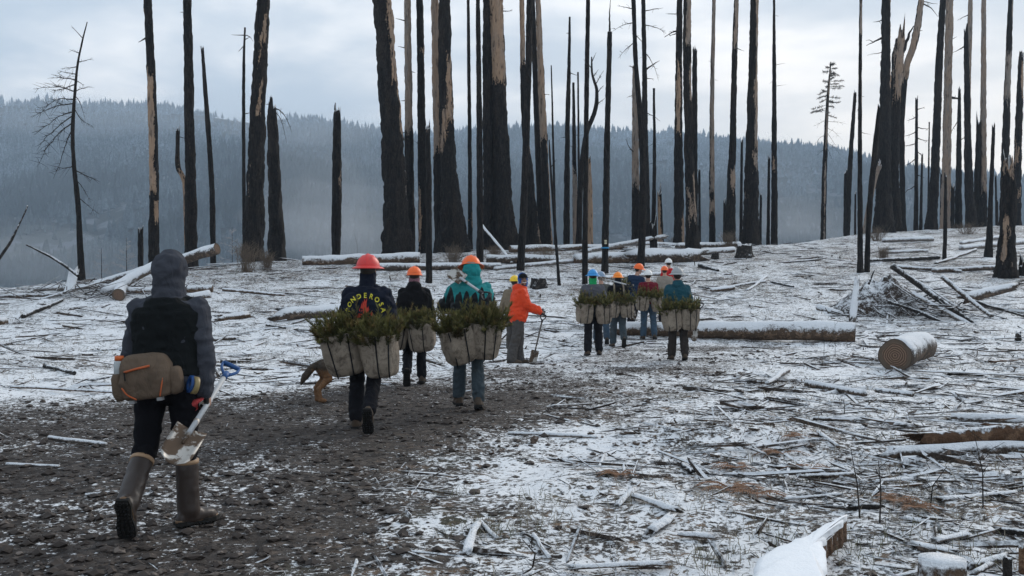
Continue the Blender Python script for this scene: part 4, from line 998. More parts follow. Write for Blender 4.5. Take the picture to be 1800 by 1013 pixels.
# --- snow loaded slab in front, bottom right
def snow_slab():
    pts = [(1322, 1040), (1328, 988), (1352, 968), (1420, 943), (1448, 922), (1492, 904), (1478, 918), (1452, 938), (1446, 956), (1455, 985), (1450, 1010), (1452, 1045)]
    c = hit(1400, 1000); zt = c[2] + 0.16
    P = []
    for x, y in pts:
        Yd = (CAMZ - zt) * F / (y - CY); P.append([(x - CX) / F * Yd, Yd])
    P = np.array(P); dense = []
    rg = np.random.default_rng(3)
    for q in range(len(P)):
        a, b2 = P[q], P[(q + 1) % len(P)]; m_ = max(2, int(np.linalg.norm(b2 - a) / 0.05))
        for s in range(m_): dense.append(a + (b2 - a) * s / m_ + rg.normal(0, 0.006, 2))
    D = np.array(dense); cen = D.mean(0); n = len(D)
    root = empty('snow_topped_slab', (cen[0], cen[1], gz(*cen)), 0, 'broad slab of wood under a smooth blanket of snow, cut by the bottom edge', 'wood slab')
    b0 = np.array(root.location)
    def prism(sc_top, zlo, zhi, rings=(1.0, 0.85, 0.5), dz=(0, 0.012, 0.02)):
        mb = MB(); V = [np.column_stack([D, np.full(n, zlo)])]
        for s, d in zip(rings, dz):
            q = cen + (D - cen) * s * sc_top; V.append(np.column_stack([q, zhi + d + 0.012 * fbm(q[:, 0] * 4, q[:, 1] * 4, 0, 3, 3)]))
        V.append(np.array([[cen[0], cen[1], zhi + dz[-1] + .003]]))
        V = np.vstack(V) - b0; j = np.arange(n); j2 = (j + 1) % n; Q = []
        for r_ in range(len(rings)): Q.append(np.stack([r_ * n + j, r_ * n + j2, (r_ + 1) * n + j2, (r_ + 1) * n + j], -1))
        T = np.stack([len(rings) * n + j, len(rings) * n + j2, np.full(n, (len(rings) + 1) * n)], -1)
        return mb.add(V, T, np.concatenate(Q))
    prism(0.985, b0[2] - 0.06, zt - 0.03, dz=(0, 0, 0)).build('slab', M_SLAB, root)
    m, g, b = new_mat('snow_blanket'); p = wpos(g)
    g.put(b.inputs['Base Color'], g.mix(g.noise(p, 20, 4), (0.74, 0.76, 0.79), SNOW)); b.inputs['Roughness'].default_value = 0.8
    b.inputs['Subsurface Weight'].default_value = 0.0
    g.put(b.inputs['Normal'], g.bump(g.math('ADD', g.noise(p, 60, 4), g.math('MULTIPLY', g.noise(p, 7, 3), 2.0)), 0.35, 0.01))
    prism(1.0, zt - 0.028, zt).build('snow_cap', m, root)
snow_slab()
plog('thin board propped left of the sawn post stump', (1530, 1030), (1628, 1006), 13, 12, mat=M_LOGT, flat=0.5, name='broken_board', cat='board')
# --- sticks and chunks in the foreground
for lab, a_, b2, w_, mt, fl in [
    ('stubby snow covered chunk of wood near the bottom centre', (822, 976), (838, 930), 17, M_LOGS, .6), ('short bare stick touching the stubby chunk', (842, 920), (874, 950), 8, M_LOGB, None), ('slender crooked stick right of the stubby chunk', (938, 944), (964, 986), 8, M_LOGB, None),
    ('long flat snowy slab of wood at the bottom centre', (1005, 1006), (1165, 1000), 20, M_LOGS, .5), ('split stick lying across the edge of the track', (895, 764), (1050, 771), 6, M_LOGB, None), ('snowy stick left of the hooded walker on the track edge', (86, 772), (185, 785), 7, M_LOGB, None),
    ('forked snowy stick at the far left of the track', (12, 818), (104, 822), 6, M_LOGB, None), ('small snowy stick on the dark gravel behind the raised boot', (150, 873), (206, 868), 6, M_LOGS, None), ('snow covered wedge of wood right of the earth heap', (1085, 893), (1112, 866), 13, M_LOGS, .5),
    ('tilted snowy billet at the edge of the debris', (1145, 940), (1178, 918), 20, M_LOGS, .6), ('wide snowy chip beside the tilted billet', (1120, 880), (1185, 905), 20, M_LOGS, .5), ('short snowy billet above the tilted billet', (1210, 948), (1246, 950), 17, M_LOGS, .7),
    ('thin curved stick in the lower right debris', (1490, 838), (1600, 832), 5, M_LOGB, None), ('broad snowy board in the lower right debris', (1540, 850), (1650, 845), 12, M_LOGS, .5), ('snowy plank near the right edge of the debris', (1650, 884), (1785, 872), 14, M_LOGS, .6),
    ('dark hollow chunk in the lower right debris', (1500, 897), (1535, 896), 14, M_LOGK, .7), ('snowy chunk right of the dark hollow chunk', (1590, 915), (1640, 925), 14, M_LOGS, .6), ('split billet near the right bottom debris', (1645, 958), (1700, 945), 16, M_LOGB, .6),
    ('broken branch right of the split billet', (1755, 940), (1815, 945), 15, M_LOGK, None), ('snowy pole near the bottom right corner', (1705, 1002), (1765, 985), 14, M_LOG, None), ('second snowy pole crossing near the bottom right corner', (1715, 1012), (1750, 990), 11, M_LOG, None),
    ('snow filled curl of bark near the bottom right', (1610, 965), (1665, 975), 20, M_LOGS, .4), ('short tan board among the lower right debris', (1555, 862), (1618, 857), 10, M_SLAB, .5), ('thin stick pointing at the long snow laden slab', (1380, 880), (1480, 872), 6, M_LOGB, None),
    ('snowy stick below the dried ferns', (1400, 842), (1500, 838), 8, M_LOG, None), ('dark stick end by the earth heap', (1200, 822), (1216, 834), 10, M_LOGK, None), ('snowy log piece behind the dried ferns', (1440, 765), (1472, 790), 9, M_LOG, None),
    ('thin pole across the snow left of the hooded walker', (20, 682), (208, 692), 5, M_LOGT, None), ('dark stick in the snow left of the waist pack', (80, 648), (130, 660), 8, M_LOGK, None), ('dark bent branch in the snow behind the hooded walker', (390, 640), (440, 634), 7, M_LOGK, None),
    ('brown log piece right of the hooded shoulder', (385, 565), (430, 560), 13, M_LOGT, None), ('stick on the snow in front of the brown log piece', (375, 600), (418, 597), 7, M_LOG, None), ('short dark piece of bark near the dog', (470, 575), (500, 580), 8, M_LOGK, .5)]:
    plog(lab, a_, b2, w_, mat=mt, flat=fl, jagged=w_ > 9, rough=.18, group='sticks and chunks on the snow', name='wood_chunk' if w_ > 9 else 'stick', cat='wood chunk' if w_ > 9 else 'stick')

# ------------------------------------------------------------------ uncountable litter
def view_points(n, rg, y0, y1, wide=0.60):
    """points spread so that each depth gets its share"""
    Y = y0 * (y1 / y0) ** rg.random(n); X = (rg.random(n) * 2 - 1) * wide * (Y + 1.5)
    return X, Y
def scatter(name, n, y0, y1, keepf, shape, mat, label, cat, seed):
    rg = np.random.default_rng(seed); X, Y = view_points(n, rg, y0, y1)
    k = rg.random(n) < keepf(X, Y); X, Y = X[k], Y[k]; n = len(X)
    Z = ground(X, Y); V, T, Q = shape(rg, X, Y, Z, n)
    tag(link(name, mesh_np(name, V, [f for f in (T, Q) if f is not None], smooth=False), mat), label, cat, kind='stuff')
def stick_shape(lmin, lmax, ratio, tilt, pw=2.4):
    """splinters: bars that run out to uneven tips"""
    def f(rg, X, Y, Z, n):
        L = lmin * (lmax / lmin) ** (rg.random(n) ** pw) * (0.55 + np.minimum(Y, 30) / 22); W = L * ratio[0] * (ratio[1] / ratio[0]) ** rg.random(n); W = np.clip(W, 0.004, 0.07); Hh = W * (0.3 + 0.5 * rg.random(n))
        base = np.array([[x, y, z] for z in (-.5, .5) for y in (-.5, .5) for x in (-.5, .5)])
        V = base[None] * np.stack([L, W, Hh], -1)[:, None, :]
        tip = np.where(base[None, :, 0] > 0, 0.15 + 0.7 * rg.random(n)[:, None], 0.5 + 0.5 * rg.random(n)[:, None])
        V[:, :, 1] *= tip; V[:, :, 2] *= tip
        V = V * (1 + (rg.random((n, 8, 3)) - 0.5) * [0.9, 1.0, 1.2])
        a = rg.random(n) * 2 * PI; e = rg.normal(0, tilt, n); ro = rg.normal(0, 0.7, n)
        y, z = V[:, :, 1] * np.cos(ro)[:, None] - V[:, :, 2] * np.sin(ro)[:, None], V[:, :, 1] * np.sin(ro)[:, None] + V[:, :, 2] * np.cos(ro)[:, None]
        ca, sa, ce, se = np.cos(a), np.sin(a), np.cos(e), np.sin(e)
        x = V[:, :, 0] * ce[:, None] - z * se[:, None]; z = V[:, :, 0] * se[:, None] + z * ce[:, None]
        V = np.stack([x * ca[:, None] - y * sa[:, None], x * sa[:, None] + y * ca[:, None], z], -1)
        V += np.stack([X, Y, Z + Hh * 0.3 + 0.2 * L * np.abs(se)], -1)[:, None, :]
        q = np.array([[0, 2, 3, 1], [4, 5, 7, 6], [0, 1, 5, 4], [2, 6, 7, 3], [0, 4, 6, 2], [1, 3, 7, 5]])
        return V.reshape(-1, 3), None, ((np.arange(n) * 8)[:, None, None] + q[None]).reshape(-1, 4)
    return f
def stone_shape(smin, smax, pw=2.5):
    octa = np.array([[1, 0, 0], [-1, 0, 0], [0, 1, 0], [0, -1, 0], [0, 0, 1], [0, 0, -1], [.6, .6, .5], [-.6, .6, .5], [-.6, -.6, .5], [.6, -.6, .5]])
    tri = np.array([[4, 6, 7], [4, 7, 8], [4, 8, 9], [4, 9, 6], [6, 2, 7], [7, 1, 8], [8, 3, 9], [9, 0, 6], [0, 2, 6], [2, 1, 7], [1, 3, 8], [3, 0, 9], [5, 2, 0], [5, 1, 2], [5, 3, 1], [5, 0, 3]])
    def f(rg, X, Y, Z, n):
        S = smin * (smax / smin) ** (rg.random(n) ** pw)
        V = octa[None] * (0.75 + 0.5 * rg.random((n, 10, 1))) * np.stack([S * (.8 + .8 * rg.random(n)), S * (.7 + .5 * rg.random(n)), S * (.4 + .4 * rg.random(n))], -1)[:, None]
        a = rg.random(n) * 2 * PI; ca, sa = np.cos(a)[:, None], np.sin(a)[:, None]
        V = np.stack([V[:, :, 0] * ca - V[:, :, 1] * sa, V[:, :, 0] * sa + V[:, :, 1] * ca, V[:, :, 2]], -1)
        V += np.stack([X, Y, Z + S * 0.12], -1)[:, None]
        return V.reshape(-1, 3), ((np.arange(n) * 10)[:, None, None] + tri[None]).reshape(-1, 3), None
    return f
M_LIT = log_material('wood_litter', (0.05, 0.038, 0.031), (0.17, 0.125, 0.097), 0.45, 1.0)
def stone_material():
    m, g, b = new_mat('gravel_stone'); p = wpos(g)
    c = g.mix(g.noise(p, 9, 4), (0.015, 0.011, 0.0095), (0.080, 0.063, 0.053))
    c = g.mix(g.step(g.noise(p, 13, 2), 0.62, 0.68), c, (0.16, 0.13, 0.11))
    zn = g.sep(wnor(g))[2]
    s = g.math('MULTIPLY', g.step(zn, 0.2, 0.7), g.step(g.noise(p, 4.5, 4, 0.65), 0.70, 0.74))
    g.put(b.inputs['Base Color'], g.mix(s, c, SNOW)); b.inputs['Roughness'].default_value = 0.75
    return m
off = lambda X, Y: (1 - 0.93 * road_mask(X, Y)) * (1 - 0.35 * sstep(20, 50, Y))
off2 = lambda X, Y: (1 - 0.985 * road_mask(X, Y)) * np.clip(0.45 + 1.1 * fbm(X * .8, Y * .8, 0, 3, 81) + 0.35 * sstep(0, 5, X), 0.05, 1)
scatter('debris', 25000, 4.6, 60, off2, stick_shape(0.05, 0.62, (0.03, 0.13), 0.10), M_LIT, 'splinters, chips and sticks of wood littering the snow', 'debris', 71)
scatter('litter', 60000, 4.3, 40, off2, stick_shape(0.018, 0.11, (0.05, 0.3), 0.3, 1.6), M_LIT, 'fine bark chips and twigs strewn over the snow', 'litter', 75)
scatter('gravel', 34000, 4.0, 24, lambda X, Y: 0.02 + 0.98 * road_mask(X, Y) ** 1.5, stone_shape(0.006, 0.050, 3.2), stone_material(), 'loose stones and grit of the dark track', 'gravel', 72)
far_keep = lambda X, Y: (1 - road_mask(X, Y)) * sstep(22, 30, Y) * np.clip(0.5 + 1.3 * fbm(X * .35, Y * .35, 0, 3, 85), 0.1, 1)
scatter('slash', 3000, 22, 66, far_keep, stick_shape(0.3, 1.5, (0.015, 0.05), 0.07, 1.8), log_material('slash_wood', (0.045, 0.036, 0.030), (0.16, 0.125, 0.10), 0.2, 0.7), 'fallen branches and poles matted over the rising ground', 'slash', 76)
near_keep = lambda X, Y: (road_mask(X, Y) < 0.12) * np.clip(0.5 + 1.2 * fbm(X * .6, Y * .6, 0, 3, 87), 0.1, 1)
scatter('branch_litter', 2200, 7.5, 30, near_keep, stick_shape(0.25, 1.0, (0.02, 0.07), 0.09, 1.6), M_LOG, 'snow dusted branches strewn across the clearing', 'branches', 79)
def heap_sticks():
    rg = np.random.default_rng(77); c = hit(1600, 556); mb = MB()
    for q in range(200):
        x = c[0] + rg.normal(0.25, 1.0); y = c[1] + rg.normal(0.5, 0.8); z = gz(x, y) + 0.04 + 0.6 * rg.random() * math.exp(-((x - c[0]) / 1.3) ** 2)
        a = rg.normal(-0.6, 0.6) if rg.random() < .6 else rg.random() * 6.28; L = .4 + 1.1 * rg.random() ** 2; d = np.array([math.cos(a), math.sin(a), rg.normal(-.12, .25)]) * L / 2; m_ = np.array([x, y, z])
        mb.add(*tube([m_ - d, m_ + rg.normal(0, .04, 3), m_ + d], [.012 + .03 * rg.random(), .02, .008], 5))
    o = mb.build('slash_tangle', MATS['slash_wood']); tag(o, 'tangle of broken sticks heaped around the root mound', 'slash', kind='stuff')
    rg = np.random.default_rng(78); c = hit(150, 520); mb = MB()
    for q in range(90):
        x = c[0] + rg.normal(0, 1.7); y = c[1] + rg.normal(0.2, .8); z = gz(x, y) + 0.05 + .35 * rg.random(); a = rg.random() * 6.28; L = .5 + 1.3 * rg.random() ** 2; d = np.array([math.cos(a), math.sin(a), rg.normal(0, .25)]) * L / 2; m_ = np.array([x, y, z])
        mb.add(*tube([m_ - d, m_ + rg.normal(0, .05, 3), m_ + d], [.012 + .02 * rg.random(), .015, .006], 5))
    o = mb.build('brush_tangle', MATS['slash_wood']); tag(o, 'tangle of snowy brush around the heap at the left', 'slash', kind='stuff')
heap_sticks()
def clods(X, Y):
    return np.exp(-(((X - 1.95) / 1.4) ** 2 + ((Y - 9.5) / 0.75) ** 2)) + 0.006 * (1 - road_mask(X, Y))
m, g, b = new_mat('clod'); p = wpos(g); zn = g.sep(wnor(g))[2]
cc = g.mix(g.noise(p, 12, 4), (0.035, 0.025, 0.019), (0.13, 0.09, 0.066))
g.put(b.inputs['Base Color'], g.mix(g.step(g.math('ADD', zn, g.math('SUBTRACT', g.noise(p, 18, 3), 0.5)), 0.75, 1.1), cc, SNOW)); b.inputs['Roughness'].default_value = 0.9
scatter('rubble', 20000, 4.5, 30, clods, stone_shape(0.008, 0.055, 1.8), m, 'snow speckled clods and stones of the graded earth heap', 'rubble', 73)
# ------------------------------------------------------------------ grass, ferns, dry shrubs
def blades(rg, cx_, cy_, n, h, spread, lean, w):
    a = rg.random(n) * 2 * PI; rr = spread * np.sqrt(rg.random(n)); X = cx_ + np.cos(a) * rr; Y = cy_ + np.sin(a) * rr
    Z = ground(X, Y); hh = h * (.5 + .8 * rg.random(n)); d = rg.normal(0, lean, (n, 2)); t = rg.random(n) * PI
    bx, by = np.cos(t) * w, np.sin(t) * w
    P0 = np.stack([X, Y, Z - .01], -1); P1 = P0 + np.stack([d[:, 0] * hh * .4, d[:, 1] * hh * .4, hh * .65], -1); P2 = P0 + np.stack([d[:, 0] * hh * 1.2, d[:, 1] * hh * 1.2, hh * 0.95], -1)
    S = np.stack([bx, by, 0 * bx], -1)
    V = np.stack([P0 - S, P0 + S, P1 + S * .7, P1 - S * .7, P2], 1)
    return V.reshape(-1, 3), (np.arange(n) * 5)[:, None] + np.array([[3, 2, 4]]), (np.arange(n) * 5)[:, None] + np.array([[0, 1, 2, 3]])
def leaf_mat(name, c0, c1):
    m, g, b = new_mat(name); p = wpos(g); g.put(b.inputs['Base Color'], g.mix(g.noise(p, 25, 3), c0, c1)); b.inputs['Roughness'].default_value = 0.85; return m
M_GRASS = leaf_mat('grass_blade', (0.06, 0.07, 0.030), (0.22, 0.20, 0.13)); M_FERN = leaf_mat('dry_fern', (0.12, 0.055, 0.03), (0.30, 0.17, 0.10)); M_STRAW = leaf_mat('straw', (0.17, 0.14, 0.10), (0.40, 0.36, 0.30))
def grass_stuff():
    rg = np.random.default_rng(41)
    for nm, mat, lab, cat, spots, n, h, sp, le, w in [
        ('grass', M_GRASS, 'thin green grass poking through the snow', 'grass', [(820, 940), (860, 930), (900, 940), (800, 870), (950, 880), (1290, 985), (1240, 1000), (1500, 985), (1540, 970), (1340, 940), (1730, 960), (1420, 850), (1390, 965), (1600, 935), (1700, 990), (1510, 955)], 26, 0.09, 0.18, 0.5, 0.0022),
        ('dry_grass', M_STRAW, 'pale dead grass and weed stems across the clearing', 'grass', None, 8, 0.085, 0.14, 0.7, 0.0020)]:
        mb = MB()
        if spots is None:
            X, Y = view_points(1700, rg, 5, 46); k = rg.random(len(X)) < (road_mask(X, Y) < 0.25) * (0.25 + 0.75 * (fbm(X * .5, Y * .5, 0, 2, 55) > 0)); P = np.stack([X[k], Y[k]], -1)
        else: P = [hit(x, y)[:2] for x, y in spots]
        for (x, y) in P: mb.add(*blades(rg, x, y, n, h, sp * (1 + (0 if spots else y / 25)), le, w * (1 + (0 if spots else y / 14))))
        o = mb.build(nm, mat, None, False); tag(o, lab, cat, kind='stuff')
grass_stuff()
def fern(label, x, y, s, seed):
    rg = np.random.default_rng(seed); b0 = hit(x, y)
    mb = MB()
    for q in range(11):
        a = rg.random() * 2 * PI; L = s * (0.7 + .5 * rg.random()); d = np.array([math.cos(a), math.sin(a), 0])
        P = np.array([d * L * t + np.array([0, 0, L * (0.55 * t - 0.65 * t * t) + 0.01]) for t in np.linspace(0, 1, 7)])
        mb.add(*tube(P, np.linspace(.004, .001, 7), 3, False))
        for s_ in range(26):
            t = 0.12 + .86 * s_ / 26; c0 = d * L * t + np.array([0, 0, L * (0.55 * t - 0.65 * t * t) + .01]); sd2 = np.cross(d, [0, 0, 1]) * (1 if s_ % 2 else -1)
            l = L * 0.26 * (1 - t * .8); e = c0 + sd2 * l + d * l * .4 + np.array([0, 0, -l * .3 * rg.random()]); mb.add(np.array([c0 - d * .006, c0 + d * .008, e]), [[0, 1, 2]])
    o = mb.build('dry_fern', M_FERN, None, False); o.location = b0; tag(o, label, 'fern', 'dried ferns in the snow')
for q, (lab, x, y, s) in enumerate([('dried brown fern by the earth heap', 1390, 770, .22), ('rust brown fern flattened below the earth heap', 1375, 800, .26), ('dry fern left of the dry fern pair', 1295, 825, .24), ('reddish fern patch above the long snowy stick', 1420, 828, .25), ('low rusty fern in the middle of the snow', 1285, 865, .3), ('rusty fern beside the low rusty fern', 1330, 872, .26), ('brown fern behind the snow loaded slab', 1575, 885, .26), ('curled brown fern next to the dark hollow chunk', 1605, 895, .2), ('faded fern at the edge of the track snow', 1090, 838, .2)]):
    fern(lab, x, y, s, 300 + q)
def shrub(label, x, y, hpx, wpx, seed, mat, name='dry_shrub', n=70, past=None):
    rg = np.random.default_rng(seed); b0 = hit(x, y, past); k = b0[1] / F; H = hpx * k; W = wpx * k
    root = empty(name, b0, 0, label, 'shrub', 'dry shrubs'); mb = MB()
    for q in range(n):
        a = rg.random() * 2 * PI; d = np.array([math.cos(a) * W * .6 * rg.random(), math.sin(a) * W * .5 * rg.random(), H * (.5 + .5 * rg.random())])
        p0 = np.array([rg.normal(0, W * .15), rg.normal(0, W * .12), -.03]); mdl = p0 + d * .5 + rg.normal(0, .04, 3)
        mb.add(*tube([p0, mdl, p0 + d], [.010, .007, .003], 3, False))
        for s in range(4):
            t = .4 + .6 * rg.random(); c0 = p0 + d * t; e = c0 + np.array([rg.normal(0, .13), rg.normal(0, .13), .1 + .1 * rg.random()]) * (H / .7); mb.add(*tube([c0, e], [.005, .002], 3, False))
    mb.build('stems', mat, root, False)
M_SHRUB = leaf_mat('shrub_stem', (0.07, 0.05, 0.038), (0.22, 0.17, 0.125))
for q, a_ in enumerate([('tall dry bush with pale stems at the foot of the thick black trunk', 432, 478, 52, 44), ('yellowish dry bush left of the broken grey-black snag', 470, 474, 34, 26), ('reddish dry bush in front of the twin trunks', 797, 470, 38, 34), ('dry brush around the foot of the leaning dark pole', 955, 462, 30, 50), ('thin brush behind the white tagged pole', 1195, 428, 22, 40),
                        ('olive bush at the foot of the huge forked trunk', 1540, 424, 26, 34), ('low olive bush on the skyline between trunks at the right', 1700, 412, 22, 50), ('thin shrub in the middle of the right clearing', 1552, 458, 26, 24), ('dry twigs beside the torn massive trunk', 870, 455, 24, 30), ('leafless brush at the foot of the grey leaning trunk', 1281, 436, 30, 26)]):
    shrub(*a_, 600 + q, M_SHRUB)
def twig_plant(label, x, y, hpx, seed):
    rg = np.random.default_rng(seed); b0 = hit(x, y); k = b0[1] / F; H = hpx * k
    mb = MB(); P = np.array([[0, 0, -.03], [rg.normal(0, .02), 0, H * .5], [rg.normal(0, .06), 0, H]]); mb.add(*tube(P, [.006, .004, .002], 4))
    for s in range(5):
        t = .3 + .65 * rg.random(); c0 = np.array([0, 0, H * t]); mb.add(*tube([c0, c0 + [rg.normal(0, .12) * H, rg.normal(0, .1) * H, .16 * H]], [.003, .0015], 3, False))
    o = mb.build('twig', M_TWIG, None, False); o.location = b0; tag(o, label, 'twig', 'thin upright twigs')
for q, a_ in enumerate([('upright twig in front of the end of the peeled log', 1468, 628, 62), ('leaning twig left of the peeled log end', 1448, 628, 50), ('tall weed stem near the snow loaded slab', 1512, 912, 120), ('tall thin weed stem right of the weed by the slab', 1546, 920, 110), ('bare weed stalk in the lower right debris', 1728, 895, 130), ('thin weed stalk at the bottom centre', 934, 1000, 50), ('little twig standing in the snow right of the earth heap', 1484, 728, 26), ('spindly twig at the crest behind the red helmet', 628, 452, 42), ('bare upright twig near the fern patch', 1635, 890, 70)]):
    twig_plant(*a_, 700 + q)

# ------------------------------------------------------------------ people
def remesh(parts, voxel, smooth=4, name='body'):
    """union of closed shapes as one continuous surface"""
    mb = MB()
    for p in parts: mb.add(*p)
    me = mb.mesh(name); o = bpy.data.objects.new('tmp', me); COL.objects.link(o)
    r = o.modifiers.new('r', 'REMESH'); r.mode = 'VOXEL'; r.voxel_size = voxel; r.use_smooth_shade = True
    if smooth:
        s = o.modifiers.new('s', 'SMOOTH'); s.factor = 0.5; s.iterations = smooth
    dg = bpy.context.evaluated_depsgraph_get(); dg.update()
    out = bpy.data.meshes.new_from_object(o.evaluated_get(dg)); out.name = name
    bpy.data.objects.remove(o); bpy.data.meshes.remove(me)
    for pl in out.polygons: pl.use_smooth = True
    return out
def displace(me, amp, freq, seed, stretch=(1, 1, 1)):
    """soft creases pressed into a cloth surface"""
    n = len(me.vertices); co = np.empty(n * 3, np.float32); me.vertices.foreach_get('co', co); co = co.reshape(-1, 3).astype(float)
    nr = np.empty(n * 3, np.float32); me.vertices.foreach_get('normal', nr); nr = nr.reshape(-1, 3)
    q = co * freq * np.array(stretch)
    d = amp * (1 - np.abs(fbm(q[:, 0] + seed, q[:, 1], q[:, 2], 3, seed)) * 3.0)
    co = co + nr * d[:, None]
    me.vertices.foreach_set('co', co.astype(np.float32).ravel()); me.update()
    return me
def cap(a, b, r0, r1, nseg=14, nl=6):
    """closed tapered capsule"""
    a = np.asarray(a, float); b = np.asarray(b, float); d = b - a; L = np.linalg.norm(d); d = d / (L + 1e-9)
    P, R = [], []
    for t in (0.08, 0.35, 0.7): P.append(a - d * r0 * math.cos(t * PI / 2)); R.append(r0 * math.sin(t * PI / 2))
    for t in np.linspace(0, 1, nl): P.append(a + d * L * t); R.append(r0 + (r1 - r0) * t)
    for t in (0.7, 0.35, 0.08): P.append(b + d * r1 * math.cos(t * PI / 2)); R.append(r1 * math.sin(t * PI / 2))
    return tube(np.array(P), R, nseg, True)
def chain(pts, radii, nseg=14):
    return [cap(pts[i], pts[i + 1], radii[i], radii[i + 1], nseg) for i in range(len(pts) - 1)]
def loft(rings, nseg=28, power=2.3):
    """rings: (cx,cy,cz, halfx, halfy) stacked upwards, superellipse sections, closed"""
    th = np.arange(nseg) / nseg * 2 * PI; c, s = np.cos(th), np.sin(th)
    ux = np.sign(c) * np.abs(c) ** (2 / power); uy = np.sign(s) * np.abs(s) ** (2 / power)
    V = np.vstack([np.column_stack([r[0] + ux * r[3], r[1] + uy * r[4], np.full(nseg, r[2])]) for r in rings])
    n = len(rings); i = np.arange(n - 1)[:, None] * nseg; j = np.arange(nseg)[None]; j2 = (j + 1) % nseg
    Q = np.stack([i + j, i + j2, i + nseg + j2, i + nseg + j], -1).reshape(-1, 4)
    c0 = len(V); V = np.vstack([V, rings[0][:3], rings[-1][:3]]); jj = np.arange(nseg); k2 = (jj + 1) % nseg
    T = np.vstack([np.stack([np.full(nseg, c0), k2, jj], -1), np.stack([np.full(nseg, c0 + 1), (n - 1) * nseg + jj, (n - 1) * nseg + k2], -1)])
    return V, T, Q
def xf(p, M):
    V = np.asarray(p[0]); A = np.array(M)
    return (V @ A[:3, :3].T + A[:3, 3], p[1], p[2])

SKIN = plain('skin', (0.42, 0.24, 0.17), 0.55, var=0.12, scale=12); SKIN2 = plain('skin_tan', (0.32, 0.175, 0.12), 0.55, var=0.12, scale=12)
HAIR = plain('dark_hair', (0.02, 0.014, 0.010), 0.6, var=0.4, scale=60)
M_SOLE = plain('lug_sole', (0.012, 0.011, 0.010), 0.8); M_BELT = cloth('black_webbing', (0.015, 0.015, 0.016))
R2 = math.radians

